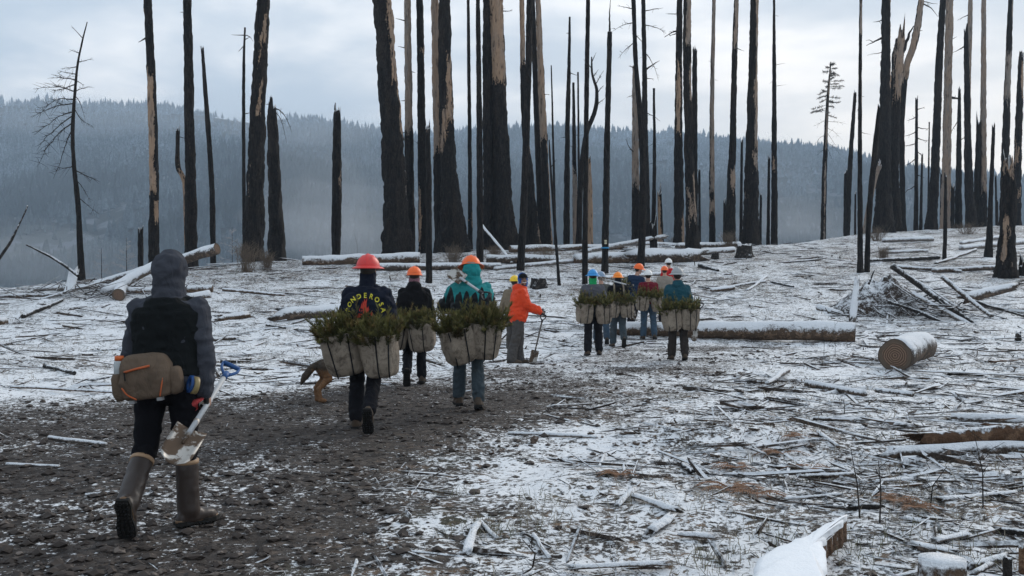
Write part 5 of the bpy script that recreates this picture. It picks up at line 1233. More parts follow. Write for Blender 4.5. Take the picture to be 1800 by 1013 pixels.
class Person:
    """joints in the person's own frame: x right, y ahead, z up, feet on z = 0"""
    def __init__(s, H=1.75, lean=4, side=0, legs=None, arms=None, head=(0, 0, 0), twist=0, sway=0):
        k = H / 1.75; s.k = k; s.lean = lean
        hipz = 0.93 * k
        M = Matrix.Translation((0, 0, hipz)) @ Matrix.Rotation(R2(twist), 4, 'Z') @ Matrix.Rotation(R2(side), 4, 'Y') @ Matrix.Rotation(-R2(lean), 4, 'X')
        s.T = M                                   # torso frame, origin at the pelvis
        tp = lambda x, y, z: np.array(M @ Vector((x * k, y * k, z * k)))
        s.tp = tp
        s.neck = tp(0, 0.01, 0.54); s.headc = None
        s.sh = [tp(-0.172, 0, 0.448), tp(0.172, 0, 0.448)]
        s.hip = [np.array([-0.092 * k, 0, hipz - 0.03 * k]), np.array([0.092 * k, 0, hipz - 0.03 * k])]
        s.kn, s.an, s.fd, s.fyaw = [], [], [], []
        for i, (th, kf, ab, fp, fy) in enumerate(legs or [(12, 8, 2, 0, 5), (-14, 18, 2, -20, 5)]):
            sg = -1 if i == 0 else 1; a = R2(th)
            d = np.array([sg * math.sin(R2(ab)), math.sin(a), -math.cos(a)]); d /= np.linalg.norm(d); kn = s.hip[i] + d * 0.425 * k
            a2 = R2(th - kf); d2 = np.array([sg * math.sin(R2(ab * 0.6)), math.sin(a2), -math.cos(a2)]); d2 /= np.linalg.norm(d2); an = kn + d2 * 0.405 * k
            f = np.array([sg * math.sin(R2(fy)) * math.cos(R2(fp)), math.cos(R2(fy)) * math.cos(R2(fp)), math.sin(R2(fp))])
            s.kn.append(kn); s.an.append(an); s.fd.append(f); s.fyaw.append(fy)
        s.el, s.wr = [], []
        for i, a in enumerate(arms or [(8, 8, 20, 0), (-8, 8, 20, 0)]):
            if len(a) == 6: s.el.append(np.array(a[:3]) * 1.0); s.wr.append(np.array(a[3:]) * 1.0); continue
            pit, ab, ef, inn = a; sg = -1 if i == 0 else 1
            d = np.array([sg * math.sin(R2(ab)), math.sin(R2(pit)) * math.cos(R2(ab)), -math.cos(R2(pit)) * math.cos(R2(ab))])
            el = s.sh[i] + d * 0.285 * k
            d2 = np.array([sg * math.sin(R2(ab - inn)), math.sin(R2(pit + ef)) * math.cos(R2(ab - inn)), -math.cos(R2(pit + ef)) * math.cos(R2(ab - inn))]); d2 /= np.linalg.norm(d2)
            s.el.append(el); s.wr.append(el + d2 * 0.25 * k)
        hy, hpit, hroll = head
        s.HM = Matrix.Translation(Vector(tp(0, 0.035, 0.70))) @ Matrix.Rotation(R2(hy), 4, 'Z') @ Matrix.Rotation(R2(hroll), 4, 'Y') @ Matrix.Rotation(-R2(hpit), 4, 'X')
        # put the lower sole on the ground
        lo = min(s._sole(i) for i in (0, 1)); dz = -lo
        for arr in (s.sh, s.hip, s.kn, s.an, s.el, s.wr):
            for q in arr: q[2] += dz
        s.neck[2] += dz; s.T = Matrix.Translation((0, 0, dz)) @ s.T; s.HM = Matrix.Translation((0, 0, dz)) @ s.HM
    def foot_M(s, i):
        """frame of the foot: origin under the ankle at sole level, y towards the toes"""
        f = s.fd[i]; up = np.array([0, 0, 1.0]); x = np.cross(f, up); x /= np.linalg.norm(x); u = np.cross(x, f)
        o = s.an[i] - u * 0.085 * s.k
        M = Matrix(((x[0], f[0], u[0], o[0]), (x[1], f[1], u[1], o[1]), (x[2], f[2], u[2], o[2]), (0, 0, 0, 1)))
        return M
    def _sole(s, i):
        M = s.foot_M(i); k = s.k
        return min((M @ Vector((0, y * k, 0))).z for y in (-0.075, 0.20))
    def torso(s, g=0.0, zlo=-0.10, zhi=0.60, w=1.0, belly=0.0):
        k = s.k; full = [(-0.13, .105, .085, 0), (-0.05, .165, .115, -.012), (0.02, .165, .118, -.008), (0.12, .142, .105, 0.0), (0.22, .150, .110, .005), (0.34, .172, .118, .004), (0.42, .172, .108, -.004), (0.475, .128, .084, -.006), (0.52, .072, .068, -.002), (0.56, .058, .060, .008), (0.62, .055, .058, .018)]
        rs = [((0), r[3] * k, r[0] * k, (r[1] * w + g + belly * math.exp(-((r[0] - .1) / .12) ** 2)) * k, (r[2] + g + belly * math.exp(-((r[0] - .1) / .12) ** 2)) * k) for r in full if zlo <= r[0] <= zhi]
        return xf(loft(rs), s.T)
    def head_parts(s):
        k = s.k
        P = [uvsphere((0, -0.012 * k, 0.03 * k), (0.074 * k, 0.094 * k, 0.092 * k), 20, 14), uvsphere((0, 0.018 * k, -0.045 * k), (0.056 * k, 0.068 * k, 0.070 * k), 18, 12),
             uvsphere((0, 0.086 * k, -0.022 * k), (0.013 * k, 0.020 * k, 0.018 * k), 10, 8), uvsphere((0, 0.082 * k, 0.0 * k), (0.010 * k, 0.014 * k, 0.028 * k), 8, 8), uvsphere((0, 0.068 * k, 0.032 * k), (0.052 * k, 0.022 * k, 0.014 * k), 12, 8), uvsphere((0, 0.070 * k, -0.095 * k), (0.026 * k, 0.020 * k, 0.017 * k), 10, 8)]
        P += [uvsphere((sx_ * 0.036 * k, 0.066 * k, -0.028 * k), (0.024 * k, 0.018 * k, 0.020 * k), 10, 8) for sx_ in (-1, 1)]
        P += [uvsphere((sx_ * 0.074 * k, -0.008 * k, -0.01 * k), (0.010 * k, 0.020 * k, 0.032 * k), 10, 8) for sx_ in (-1, 1)]
        return [xf(p, s.HM) for p in P]
    def hand_parts(s, i, curl=35, g=0.0, d=None, palm_n=None):
        """palm, four unequal fingers with two bends each and a thumb leaving the side of the palm"""
        k = s.k; w = s.wr[i]; d = (w - s.el[i]) if d is None else np.asarray(d, float); d = d / np.linalg.norm(d); sg = -1 if i == 0 else 1
        inward = np.array([-sg, 0, 0.0]) if palm_n is None else np.asarray(palm_n, float)
        inward = inward - d * inward.dot(d); inward /= np.linalg.norm(inward); across = np.cross(d, inward); across /= np.linalg.norm(across)
        if across[1] < 0: across = -across                      # thumb side looks ahead
        P = []
        for a in (-0.026, -0.009, 0.009, 0.026): P.append(cap(w + d * 0.005 + across * a * 0.6 * k, w + d * 0.078 * k + across * a * k, (0.017 + g) * k, (0.0125 + g) * k, 10))
        ln = [0.058, 0.072, 0.078, 0.068]
        for q, a in enumerate((-0.029, -0.010, 0.010, 0.030)):
            p0 = w + d * 0.080 * k + across * a * k; dd = d; rot = R2(curl * (0.8 + .1 * q)); cur = p0
            for seg in range(3):
                an = rot * (seg + 0.6); dv = d * math.cos(an) + inward * math.sin(an); nx = cur + dv * ln[q] * (0.45, 0.32, 0.25)[seg] * k
                P.append(cap(cur, nx, (0.0095 - .0008 * seg + g) * k, (0.0088 - .0008 * seg + g) * k, 8, 3)); cur = nx
        t0 = w + d * 0.022 * k + across * 0.030 * k; t1 = t0 + (d * 0.6 + across * 0.65 + inward * 0.25) * 0.042 * k; t2 = t1 + (d * 0.75 + inward * 0.6) * 0.035 * k
        P += [cap(t0, t1, (0.013 + g) * k, (0.011 + g) * k, 8, 3), cap(t1, t2, (0.0105 + g) * k, (0.0085 + g) * k, 8, 3)]
        return P
    def grip(s, i):
        d = s.wr[i] - s.el[i]; d /= np.linalg.norm(d); return s.wr[i] + d * 0.085 * s.k
    def leg_parts(s, g=0.0, hem=0.0, lo=1.0):
        k = s.k; P = []
        for i in (0, 1):
            h, kn, an = s.hip[i], s.kn[i], s.an[i]; e = kn + (an - kn) * lo; m_ = kn + (an - kn) * 0.35 * min(1.0, lo + .07); back = np.array([0, -0.018 * k, 0])
            P += chain([h + [0, 0, .02], h + (kn - h) * .45, kn], [(.088 + g) * k, (.076 + g) * k, (.058 + g) * k]) + chain([kn, m_ + back, e], [(.057 + g) * k, (.056 + g) * k, (.040 + g + hem) * k])
        P.append(xf(loft([(0, 0, -0.13 * k, (.11 + g) * k, (.085 + g) * k), (0, -.012 * k, -0.05 * k, (.165 + g) * k, (.112 + g) * k), (0, -.008 * k, 0.03 * k, (.162 + g) * k, (.115 + g) * k), (0, 0, 0.09 * k, (.146 + g) * k, (.105 + g) * k)]), s.T))
        return P
    def arm_parts(s, g=0.0, cuff=0.0, lo=1.0, which=(0, 1)):
        k = s.k; P = []
        for i in which:
            e = s.el[i] + (s.wr[i] - s.el[i]) * lo
            P += chain([s.sh[i], s.sh[i] + (s.el[i] - s.sh[i]) * .5, s.el[i]], [(.056 + g) * k, (.050 + g) * k, (.043 + g) * k]) + chain([s.el[i], s.el[i] + (e - s.el[i]) * .4, e], [(.043 + g) * k, (.043 + g) * k, (.031 + g + cuff) * k])
        return P
    def boot_parts(s, i, g=0.012, top=0.18):
        k = s.k; M = s.foot_M(i)
        P = [xf(loft([(0, 0.062 * k, 0.012 * k, .053 * k, .150 * k), (0, 0.062 * k, 0.035 * k, .055 * k, .150 * k), (0, 0.055 * k, 0.062 * k, .052 * k, .135 * k), (0, 0.015 * k, 0.090 * k, .042 * k, .085 * k), (0, 0.0, 0.115 * k, .043 * k, .062 * k)], 22), M)]
        sh = s.kn[i] - s.an[i]; sh /= np.linalg.norm(sh); e = s.an[i] + sh * top * k
        P += chain([s.an[i], s.an[i] + (e - s.an[i]) * .5, e], [(.046 + g) * k, (.046 + g) * k, (.048 + g) * k])
        return P, M, e, sh
    def sole_mesh(s, i, lugs=True):
        k = s.k; M = s.foot_M(i); mb = MB()
        out = np.array([(-.030, -.082), (.030, -.082), (.040, -.04), (.034, .03), (.046, .10), (.044, .16), (.018, .205), (-.018, .205), (-.044, .16), (-.046, .10), (-.034, .03), (-.040, -.04)]) * [1.25, 1.08] * k
        n = len(out); V = np.vstack([np.column_stack([out, np.full(n, -0.004)]), np.column_stack([out, np.full(n, 0.022 * k)]), [[0, .06 * k, -.004], [0, .06 * k, .022 * k]]]); j = np.arange(n); j2 = (j + 1) % n
        mb.add(*xf((V, np.vstack([np.stack([np.full(n, 2 * n), j2, j], -1), np.stack([np.full(n, 2 * n + 1), n + j, n + j2], -1)]), np.stack([j, j2, n + j2, n + j], -1)), M))
        if lugs:
            for y in np.arange(-0.068, 0.20, 0.026):
                wd = 1.18 * np.interp(y, [-.08, -.04, .03, .10, .16, .2], [.02, .03, .024, .036, .034, .014])
                for x in np.linspace(-wd, wd, 4): mb.add(*xf(box(x * k, y * k, -0.010, .013 * k, .014 * k, .013), M))
        return mb
M_STUD = plain('sole_stud', (0.30, 0.29, 0.28), 0.4, metal=0.9, var=.1, bump=0)

def hard_hat(P, mat, root, full=True, s_=1.0, tilt=0.0, name='hard_hat'):
    """shell with a raised centre ridge, and its brim"""
    k = P.k * s_; M = P.HM @ Matrix.Translation((0, -0.008 * k, 0.045 * k)) @ Matrix.Rotation(R2(tilt), 4, 'X')
    nu, nv = 32, 10; V = []; 
    for a in range(nv + 1):
        ph = a / nv * PI / 2
        for b_ in range(nu):
            t = b_ / nu * 2 * PI; rx, ry, rz = .112, .134, .118
            x, y, z = math.cos(t) * math.cos(ph), math.sin(t) * math.cos(ph), math.sin(ph)
            rid = 0.010 * math.exp(-(x / .13) ** 2) * math.sin(ph) ** .5 + 0.005 * (math.exp(-((abs(x) - .42) / .10) ** 2)) * math.sin(ph) ** .5
            V.append([x * (rx + rid), y * (ry + rid), z * (rz + rid)])
    V = np.array(V) * k; i = np.arange(nv)[:, None] * nu; j = np.arange(nu)[None]; j2 = (j + 1) % nu
    Q = np.stack([i + j, i + j2, i + nu + j2, i + nu + j], -1).reshape(-1, 4)
    o = MB().add(*xf((V, None, Q), M)).build(name, mat, root)
    th = np.arange(nu) / nu * 2 * PI; c, sn_ = np.cos(th), np.sin(th)
    ext = (0.040 + 0.018 * np.clip(sn_, 0, 1) + .010 * np.clip(-sn_, 0, 1)) if full else (0.008 + 0.060 * np.clip(sn_, 0, 1) ** 1.5)
    rings = []
    for e, z in ((0.0, 0.006), (0.5, -.004), (1.0, -.016), (1.0, -.021), (.5, -.010), (-0.02, -0.004)):
        rings.append(np.column_stack([c * (.112 + ext * e), sn_ * (.134 + ext * e), np.full(nu, z)]))
    V = np.vstack(rings) * k; i = np.arange(len(rings) - 1)[:, None] * nu
    Q = np.stack([i + j, i + j2, i + nu + j2, i + nu + j], -1).reshape(-1, 4)
    MB().add(*xf((V, None, Q), M)).build('brim', mat, o)
    return o
def hat_paint(name, col):
    m, g, b = new_mat(name); o = objco(g)
    c = g.mix(g.step(g.noise(o, 14, 5, 0.65), 0.52, 0.72), col, tuple(v * 0.72 + 0.02 for v in col))
    c = g.mix(g.math('MULTIPLY', g.step(g.noise(o, 60, 3), 0.64, 0.70), 0.6), c, (0.10, 0.08, 0.07))
    g.put(b.inputs['Base Color'], c); g.put(b.inputs['Roughness'], g.lin(g.noise(o, 20, 3), 0.3, 0.7, 0.35, 0.6)); b.inputs['Specular IOR Level'].default_value = 0.45
    return m
HAT_RED = hat_paint('red_shell', (0.62, 0.035, 0.030)); HAT_ORANGE = hat_paint('orange_shell', (0.85, 0.13, 0.015)); HAT_AMBER = hat_paint('amber_shell', (0.88, 0.24, 0.02)); HAT_BLUE = hat_paint('blue_shell', (0.03, 0.26, 0.58))
HAT_WHITE = hat_paint('white_shell', (0.74, 0.73, 0.70)); HAT_GREY = hat_paint('grey_shell', (0.30, 0.31, 0.31)); HAT_YELLOW = hat_paint('yellow_shell', (0.80, 0.52, 0.02)); HAT_PALE = hat_paint('pale_blue_shell', (0.20, 0.28, 0.38))
PEOPLE = {}

def make_person(key, label, pos, yaw, P, vox=0.014, top=None, pants=None, boots=None, sleeve=0.018, tz=(-0.12, 0.53), torso_w=1.0, tg=0.028, skin=SKIN, hat=None, hood=None, collar=None, gloves=None, boot_top=0.16, hem=0.014, pant_g=0.016, hair=True, topname='jacket', lugs=False, hands=True, pant_lo=0.93, belly=0.0, curl=40, fine_hands=False, soles=(0, 1), hand_kw=None, boot_g=0.012):
    root = empty('person', pos, yaw, label, 'person', 'tree planting crew'); k = P.k; hand_kw = hand_kw or {}
    PEOPLE[key] = (root, P)
    # body: one continuous figure
    B = [P.torso(0.0, -0.14, 0.63)] + P.head_parts() + P.arm_parts(-0.004) + P.leg_parts(-0.006)
    B.append(cap(P.neck, np.array(P.HM @ Vector((0, 0, -0.03 * k))), .056 * k, .055 * k))
    for i in (0, 1):
        B += [xf(loft([(0, 0.055 * k, 0.016 * k, .036 * k, .122 * k), (0, 0.05 * k, 0.045 * k, .034 * k, .108 * k), (0, 0.0, 0.095 * k, .034 * k, .045 * k)], 18), P.foot_M(i)), cap(P.an[i], P.an[i] + (P.kn[i] - P.an[i]) * .2, .036 * k, .042 * k)]
        if not gloves: B += P.hand_parts(i, curl, 0.0, **hand_kw.get(i, {}))
        else: B += [cap(P.wr[i], P.grip(i), .028 * k, .024 * k)]
    link('body', remesh(B, vox * (0.55 if (hands and not gloves and fine_hands) else 0.8), 2, 'body'), skin, root)
    if top is not None:
        J = [P.torso(tg, tz[0], tz[1], torso_w, belly)] + P.arm_parts(sleeve, 0.006, 0.96)
        for i in (0, 1): J.append(uvsphere(P.sh[i] + (P.neck - P.sh[i]) * .12, (.058 * k, .064 * k, .058 * k)))
        for i in (0, 1): J.append(cap(P.sh[i], P.neck + (P.sh[i] - P.neck) * .25 + [0, 0, -.02 * k], .060 * k, .058 * k))
        j = link(topname, displace(remesh(J, vox, 2, topname), (0.019 if vox < .013 else 0.013) * k, 6.5, 3, (1, 1, 1.7)), top, root)
    if pants is not None:
        link('trousers', displace(remesh(P.leg_parts(pant_g, hem, pant_lo), vox, 3, 'trousers'), 0.011 * k, 7.0, 6, (1, 1, 1.8)), pants, root)
    if boots is not None:
        for i in (0, 1):
            bp, M, e, sh = P.boot_parts(i, boot_g, boot_top)
            bo = link('boot', displace(remesh(bp, vox * .9, 2, 'boot'), 0.003, 12, 4), boots, root)
            P.sole_mesh(i, lugs).build('sole', M_SOLE, bo, False)
    if hood is not None:
        mat, mode = hood
        if mode == 'up':
            S = [uvsphere((0, -0.022 * k, 0.020 * k), (.106 * k, .124 * k, .120 * k), 22, 16), uvsphere((0, -0.03 * k, -0.06 * k), (.098 * k, .112 * k, .11 * k), 18, 12), uvsphere((0, -0.075 * k, 0.085 * k), (.05 * k, .05 * k, .05 * k), 12, 8)]
            S = [xf(p, P.HM) for p in S] + [cap(np.array(P.HM @ Vector((0, -.03 * k, -.09 * k))), P.neck + [0, -.015 * k, -.02 * k], .092 * k, .105 * k)]
            link('hood', displace(remesh(S, vox, 3, 'hood'), 0.015 * k, 8, 8, (1, 1, 1.5)), mat, root)
        else:
            S = [xf(uvsphere((0, -0.085 * k, 0.50 * k), (.125 * k, .072 * k, .085 * k), 18, 12), P.T), xf(uvsphere((0, -0.055 * k, 0.565 * k), (.105 * k, .085 * k, .055 * k), 18, 12), P.T)]
            if mode == 'tall': S += [xf(uvsphere((0, -0.075 * k, 0.64 * k), (.106 * k, .095 * k, .105 * k), 18, 12), P.T), xf(uvsphere((0, -0.06 * k, 0.70 * k), (.095 * k, .10 * k, .06 * k), 18, 12), P.T)]
            link('hood', displace(remesh(S, vox, 3, 'hood'), 0.012 * k, 9, 8, (1, 1, 1.3)), mat, root)
    if collar is not None:
        link('neck_gaiter', displace(remesh([cap(P.neck + [0, -.005, -.03 * k], np.array(P.HM @ Vector((0, -.012 * k, -.035 * k))), .082 * k, .084 * k)], vox, 2, 'neck_gaiter'), .006, 12, 2), collar, root)
    if hair:
        link('hair', remesh([xf(uvsphere((0, -0.028 * k, 0.022 * k), (.080 * k, .086 * k, .096 * k), 18, 12), P.HM)], vox, 1, 'hair'), HAIR, root)
    if gloves is not None:
        for i in (0, 1):
            gl = P.hand_parts(i, curl, 0.004, **hand_kw.get(i, {})) + [cap(P.wr[i] - (P.wr[i] - P.el[i]) * .12, P.wr[i], .036 * k, .030 * k)]
            link('glove', remesh(gl, 0.0048 if fine_hands else 0.008, 2, 'glove'), gloves, root)
    if hat is not None:
        hard_hat(P, hat[0], root, hat[1], hat[2] if len(hat) > 2 else 1.0, hat[3] if len(hat) > 3 else 0)
    return root
def wpt(key, p):
    """point of a person's frame in the world"""
    r, P = PEOPLE[key]; return np.array(Matrix.Translation(r.location) @ Matrix.Rotation(r.rotation_euler[2], 4, 'Z') @ Vector(p))
def stand(x, Yd):
    X = (x - CX) / F * Yd; return (X, Yd, gz(X, Yd) + 0.004)
def wmat(root): return Matrix.Translation(root.location) @ Matrix.Rotation(root.rotation_euler[2], 4, 'Z')

# ---- planting bags and the seedlings they carry
def canvas():
    m, g, b = new_mat('dirty_canvas'); o = objco(g); p = wpos(g)
    c = g.mix(g.noise(p, 5, 4, 0.6), (0.17, 0.135, 0.100), (0.33, 0.275, 0.215))
    c = g.mix(g.math('MULTIPLY', g.step(g.noise(p, 9, 6, 0.68, dist=0.9), 0.48, 0.66), 0.75), c, (0.085, 0.065, 0.050))
    c = g.mix(g.math('MULTIPLY', g.step(g.noise(g.scalev(p, (1, 1, .3)), 26, 4), 0.58, 0.68), 0.5), c, (0.06, 0.047, 0.037))
    g.put(b.inputs['Base Color'], c); b.inputs['Roughness'].default_value = 0.8
    g.put(b.inputs['Normal'], g.bump(g.math('ADD', g.noise(p, 16, 5, 0.6, dist=1.5), g.math('MULTIPLY', g.noise(p, 300, 2), .05)), 0.7, 0.03))
    return m
M_CANVAS = canvas()
def seedling_mat():
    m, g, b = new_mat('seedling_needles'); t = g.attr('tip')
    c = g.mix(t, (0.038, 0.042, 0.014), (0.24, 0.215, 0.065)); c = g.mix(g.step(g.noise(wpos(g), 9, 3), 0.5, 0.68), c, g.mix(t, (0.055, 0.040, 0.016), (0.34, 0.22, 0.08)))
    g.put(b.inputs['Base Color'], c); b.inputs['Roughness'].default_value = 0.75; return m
M_SEED = seedling_mat()
def seedling_mesh(seed, w, d, h, n=52, per=62, nw=0.0035):
    rg = np.random.default_rng(seed); mb = MB(); VV, TT, AA = [], [], []; off_ = 0
    for q in range(n):
        a = rg.random() * 2 * PI; r = math.sqrt(rg.random()); p0 = np.array([math.cos(a) * r * w * .42, math.sin(a) * r * d * .42, -0.12])
        dr = np.array([math.cos(a) * r * .26 + rg.normal(0, .14), math.sin(a) * r * .26 + rg.normal(0, .14), 1.0]); dr /= np.linalg.norm(dr)
        if r > .72 and rg.random() < .12: dr = np.array([math.cos(a) * .9, math.sin(a) * .9, .75]); dr /= np.linalg.norm(dr)
        L = (h + 0.12) * (0.62 + 0.50 * rg.random()) * (1.04 - .16 * r * r); bend = rg.normal(0, .06, 3)
        t = 0.22 + 0.78 * rg.random(per); c0 = p0 + dr * (L * t)[:, None] + bend * (t ** 2)[:, None]
        ph = rg.random(per) * 2 * PI; u = np.cross(dr, [0, 0, 1.0]) + [1e-3, 0, 0]; u /= np.linalg.norm(u); v = np.cross(dr, u)
        rad = u * np.cos(ph)[:, None] + v * np.sin(ph)[:, None]
        dv = dr * (.55 + .5 * t)[:, None] + rad * (0.95 - .35 * t)[:, None]; dv /= np.linalg.norm(dv, axis=1)[:, None]
        ln = (0.035 + 0.035 * rg.random(per)); s = np.cross(dv, rg.normal(0, 1, (per, 3))); s /= np.linalg.norm(s, axis=1)[:, None]; s *= nw
        V = np.stack([c0 - s, c0 + s, c0 + dv * ln[:, None]], 1).reshape(-1, 3); VV.append(V); TT.append(np.arange(per * 3).reshape(-1, 3) + off_); off_ += per * 3
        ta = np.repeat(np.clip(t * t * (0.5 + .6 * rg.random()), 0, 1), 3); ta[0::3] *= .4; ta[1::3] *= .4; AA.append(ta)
        P = np.array([p0, p0 + dr * L * .5 + bend * .25, p0 + dr * L + bend]); Vt, Tt, Qt = tube(P, [.004, .003, .0015], 3, False)
        mb.add(Vt, None, Qt, tip=np.zeros(len(Vt)))
    mb.add(np.vstack(VV), np.vstack(TT), None, tip=np.concatenate(AA))
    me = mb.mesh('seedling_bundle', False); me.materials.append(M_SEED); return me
SEEDM = [seedling_mesh(1, .37, .28, .185, 95, 100, .0042), seedling_mesh(2, .37, .28, .175, 95, 100, .0042), seedling_mesh(3, .37, .28, .19, 95, 100, .0042)]
SEEDF = [seedling_mesh(5, .34, .26, .18, 80, 50, .0065), seedling_mesh(6, .34, .26, .17, 80, 50, .0065)]
def pouch_mesh(w, d, h, seed):
    """open canvas pouch, taller at the back, rounded bottom, sagging sides"""
    nseg, n = 40, 16; th = np.arange(nseg) / nseg * 2 * PI; c, s = np.cos(th), np.sin(th); ux = np.sign(c) * np.abs(c) ** .62; uy = np.sign(s) * np.abs(s) ** .62
    V = []
    prof = [(0.0, .30), (0.012, .50), (.04, .66), (.09, .77), (.17, .85), (.28, .91), (.40, .95), (.54, .975), (.68, .985), (.80, .99), (.91, 1.0), (1.0, 1.0)]
    for t, r in prof:
        x = ux * w / 2 * r; y = uy * d / 2 * r; z = np.full(nseg, (t - 1) * h)
        f = 0.040 * fbm(c * 2.6 + seed, s * 2.6, t * 3.0, 3, seed) + .012 * np.sin(th * 5 + seed + t * 3) * (1 - t)
        V.append(np.column_stack([x * (1 + f / (w / 2)), y * (1 + f / (d / 2)), z + .02 * fbm(c * 1.5 + seed, s * 1.5, 0, 2, seed + 2) * t]))
    for t, r in ((1.0, .95), (.8, .93), (.45, .9)): V.append(np.column_stack([ux * w / 2 * r, uy * d / 2 * r, np.full(nseg, (t - 1) * h)]))
    V = np.vstack(V); n = len(V) // nseg; i = np.arange(n - 1)[:, None] * nseg; j = np.arange(nseg)[None]; j2 = (j + 1) % nseg
    Q = np.stack([i + j, i + j2, i + nseg + j2, i + nseg + j], -1).reshape(-1, 4)
    T = [[0, k_ + 1, k_] for k_ in range(1, nseg - 1)]
    return V, T, Q
def strap_mesh(w, d, h, x0, x1):
    """dark webbing stitched down the outer face of a pouch (its -y side)"""
    P = []; 
    for t in np.linspace(0, 1, 10):
        x = (x0 + (x1 - x0) * (1 - t)) * w; r = np.interp(t, [0, .05, .22, .6, 1], [.62, .74, .90, .98, 1.0]); yy = -d / 2 * r * (1 - abs(2 * x / w) ** 3.2) ** .31; P.append([x, yy - .012, (t - 1) * h])
    return tube(np.array(P), .008, 6, True, None, 0.5)
def planting_bags(key, label, pouches, group='planting bags', seeds=None, far=False, belt=True, blabel=None):
    """pouches: (x, y, z of the rim centre in the person's frame, width, depth, height, roll deg, yaw deg, pitch)"""
    root, P = PEOPLE[key]; W = wmat(root); k = P.k
    r0 = empty('planting_bags', root.location, root.rotation_euler[2], label, 'bag', group)
    for q, (x, y, z, w, d, h, roll, yaw, pit) in enumerate(pouches):
        M = Matrix.Translation((x, y, z)) @ Matrix.Rotation(R2(yaw), 4, 'Z') @ Matrix.Rotation(R2(roll), 4, 'Y') @ Matrix.Rotation(R2(pit), 4, 'X')
        po = MB().add(*xf(pouch_mesh(w, d, h, q * 3 + len(key)), M)).build('pouch', M_CANVAS, r0)
        for sx0, sx1 in ((.16, .12), (-.34, -.26)) if q % 2 == 0 else ((.02, .04), (.36, .30)):
            MB().add(*xf(strap_mesh(w, d, h, sx0, sx1), M)).build('strap', M_BELT, po)
        MB().add(*xf(tube(np.array([[math.copysign(abs(math.cos(t)) ** .62, math.cos(t)) * w / 2 * 1.01, math.copysign(abs(math.sin(t)) ** .62, math.sin(t)) * d / 2 * 1.01, 0.0] for t in np.linspace(0, 2 * PI, 33)]), .007, 5, False), M)).build('rim', M_CANVAS, po)
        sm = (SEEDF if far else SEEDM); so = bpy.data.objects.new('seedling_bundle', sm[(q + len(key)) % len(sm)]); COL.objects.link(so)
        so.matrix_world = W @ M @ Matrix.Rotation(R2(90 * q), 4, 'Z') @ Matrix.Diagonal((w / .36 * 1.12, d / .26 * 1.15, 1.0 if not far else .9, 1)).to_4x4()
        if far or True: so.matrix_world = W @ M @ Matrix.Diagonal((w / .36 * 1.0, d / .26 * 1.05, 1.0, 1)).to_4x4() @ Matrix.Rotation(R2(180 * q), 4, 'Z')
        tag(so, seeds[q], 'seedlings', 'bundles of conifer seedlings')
    if belt:
        ring = [np.array(P.T @ Vector((math.cos(t) * .185 * k, math.sin(t) * .145 * k, .075 * k))) for t in np.linspace(0, 2 * PI, 25)]
        MB().add(*tube(np.array(ring), .030, 8, False, None, None)).build('belt', M_BELT, r0)
        for sg in (-1, 1):
            S = [np.array(P.T @ Vector(v)) for v in [(sg * .12 * k, -.150 * k, .10 * k), (sg * .115 * k, -.158 * k, .32 * k), (sg * .11 * k, -.120 * k, .50 * k), (sg * .105 * k, 0.0, .565 * k), (sg * .11 * k, .14 * k, .45 * k), (sg * .13 * k, .155 * k, .15 * k)]]
            if 'strap' in (blabel or ''): MB().add(*tube(catmull(S, 24), .024, 6, True, None, .3)).build('shoulder_strap', M_BELT if 'pale' not in blabel else M_CANVAS, r0)
    return r0

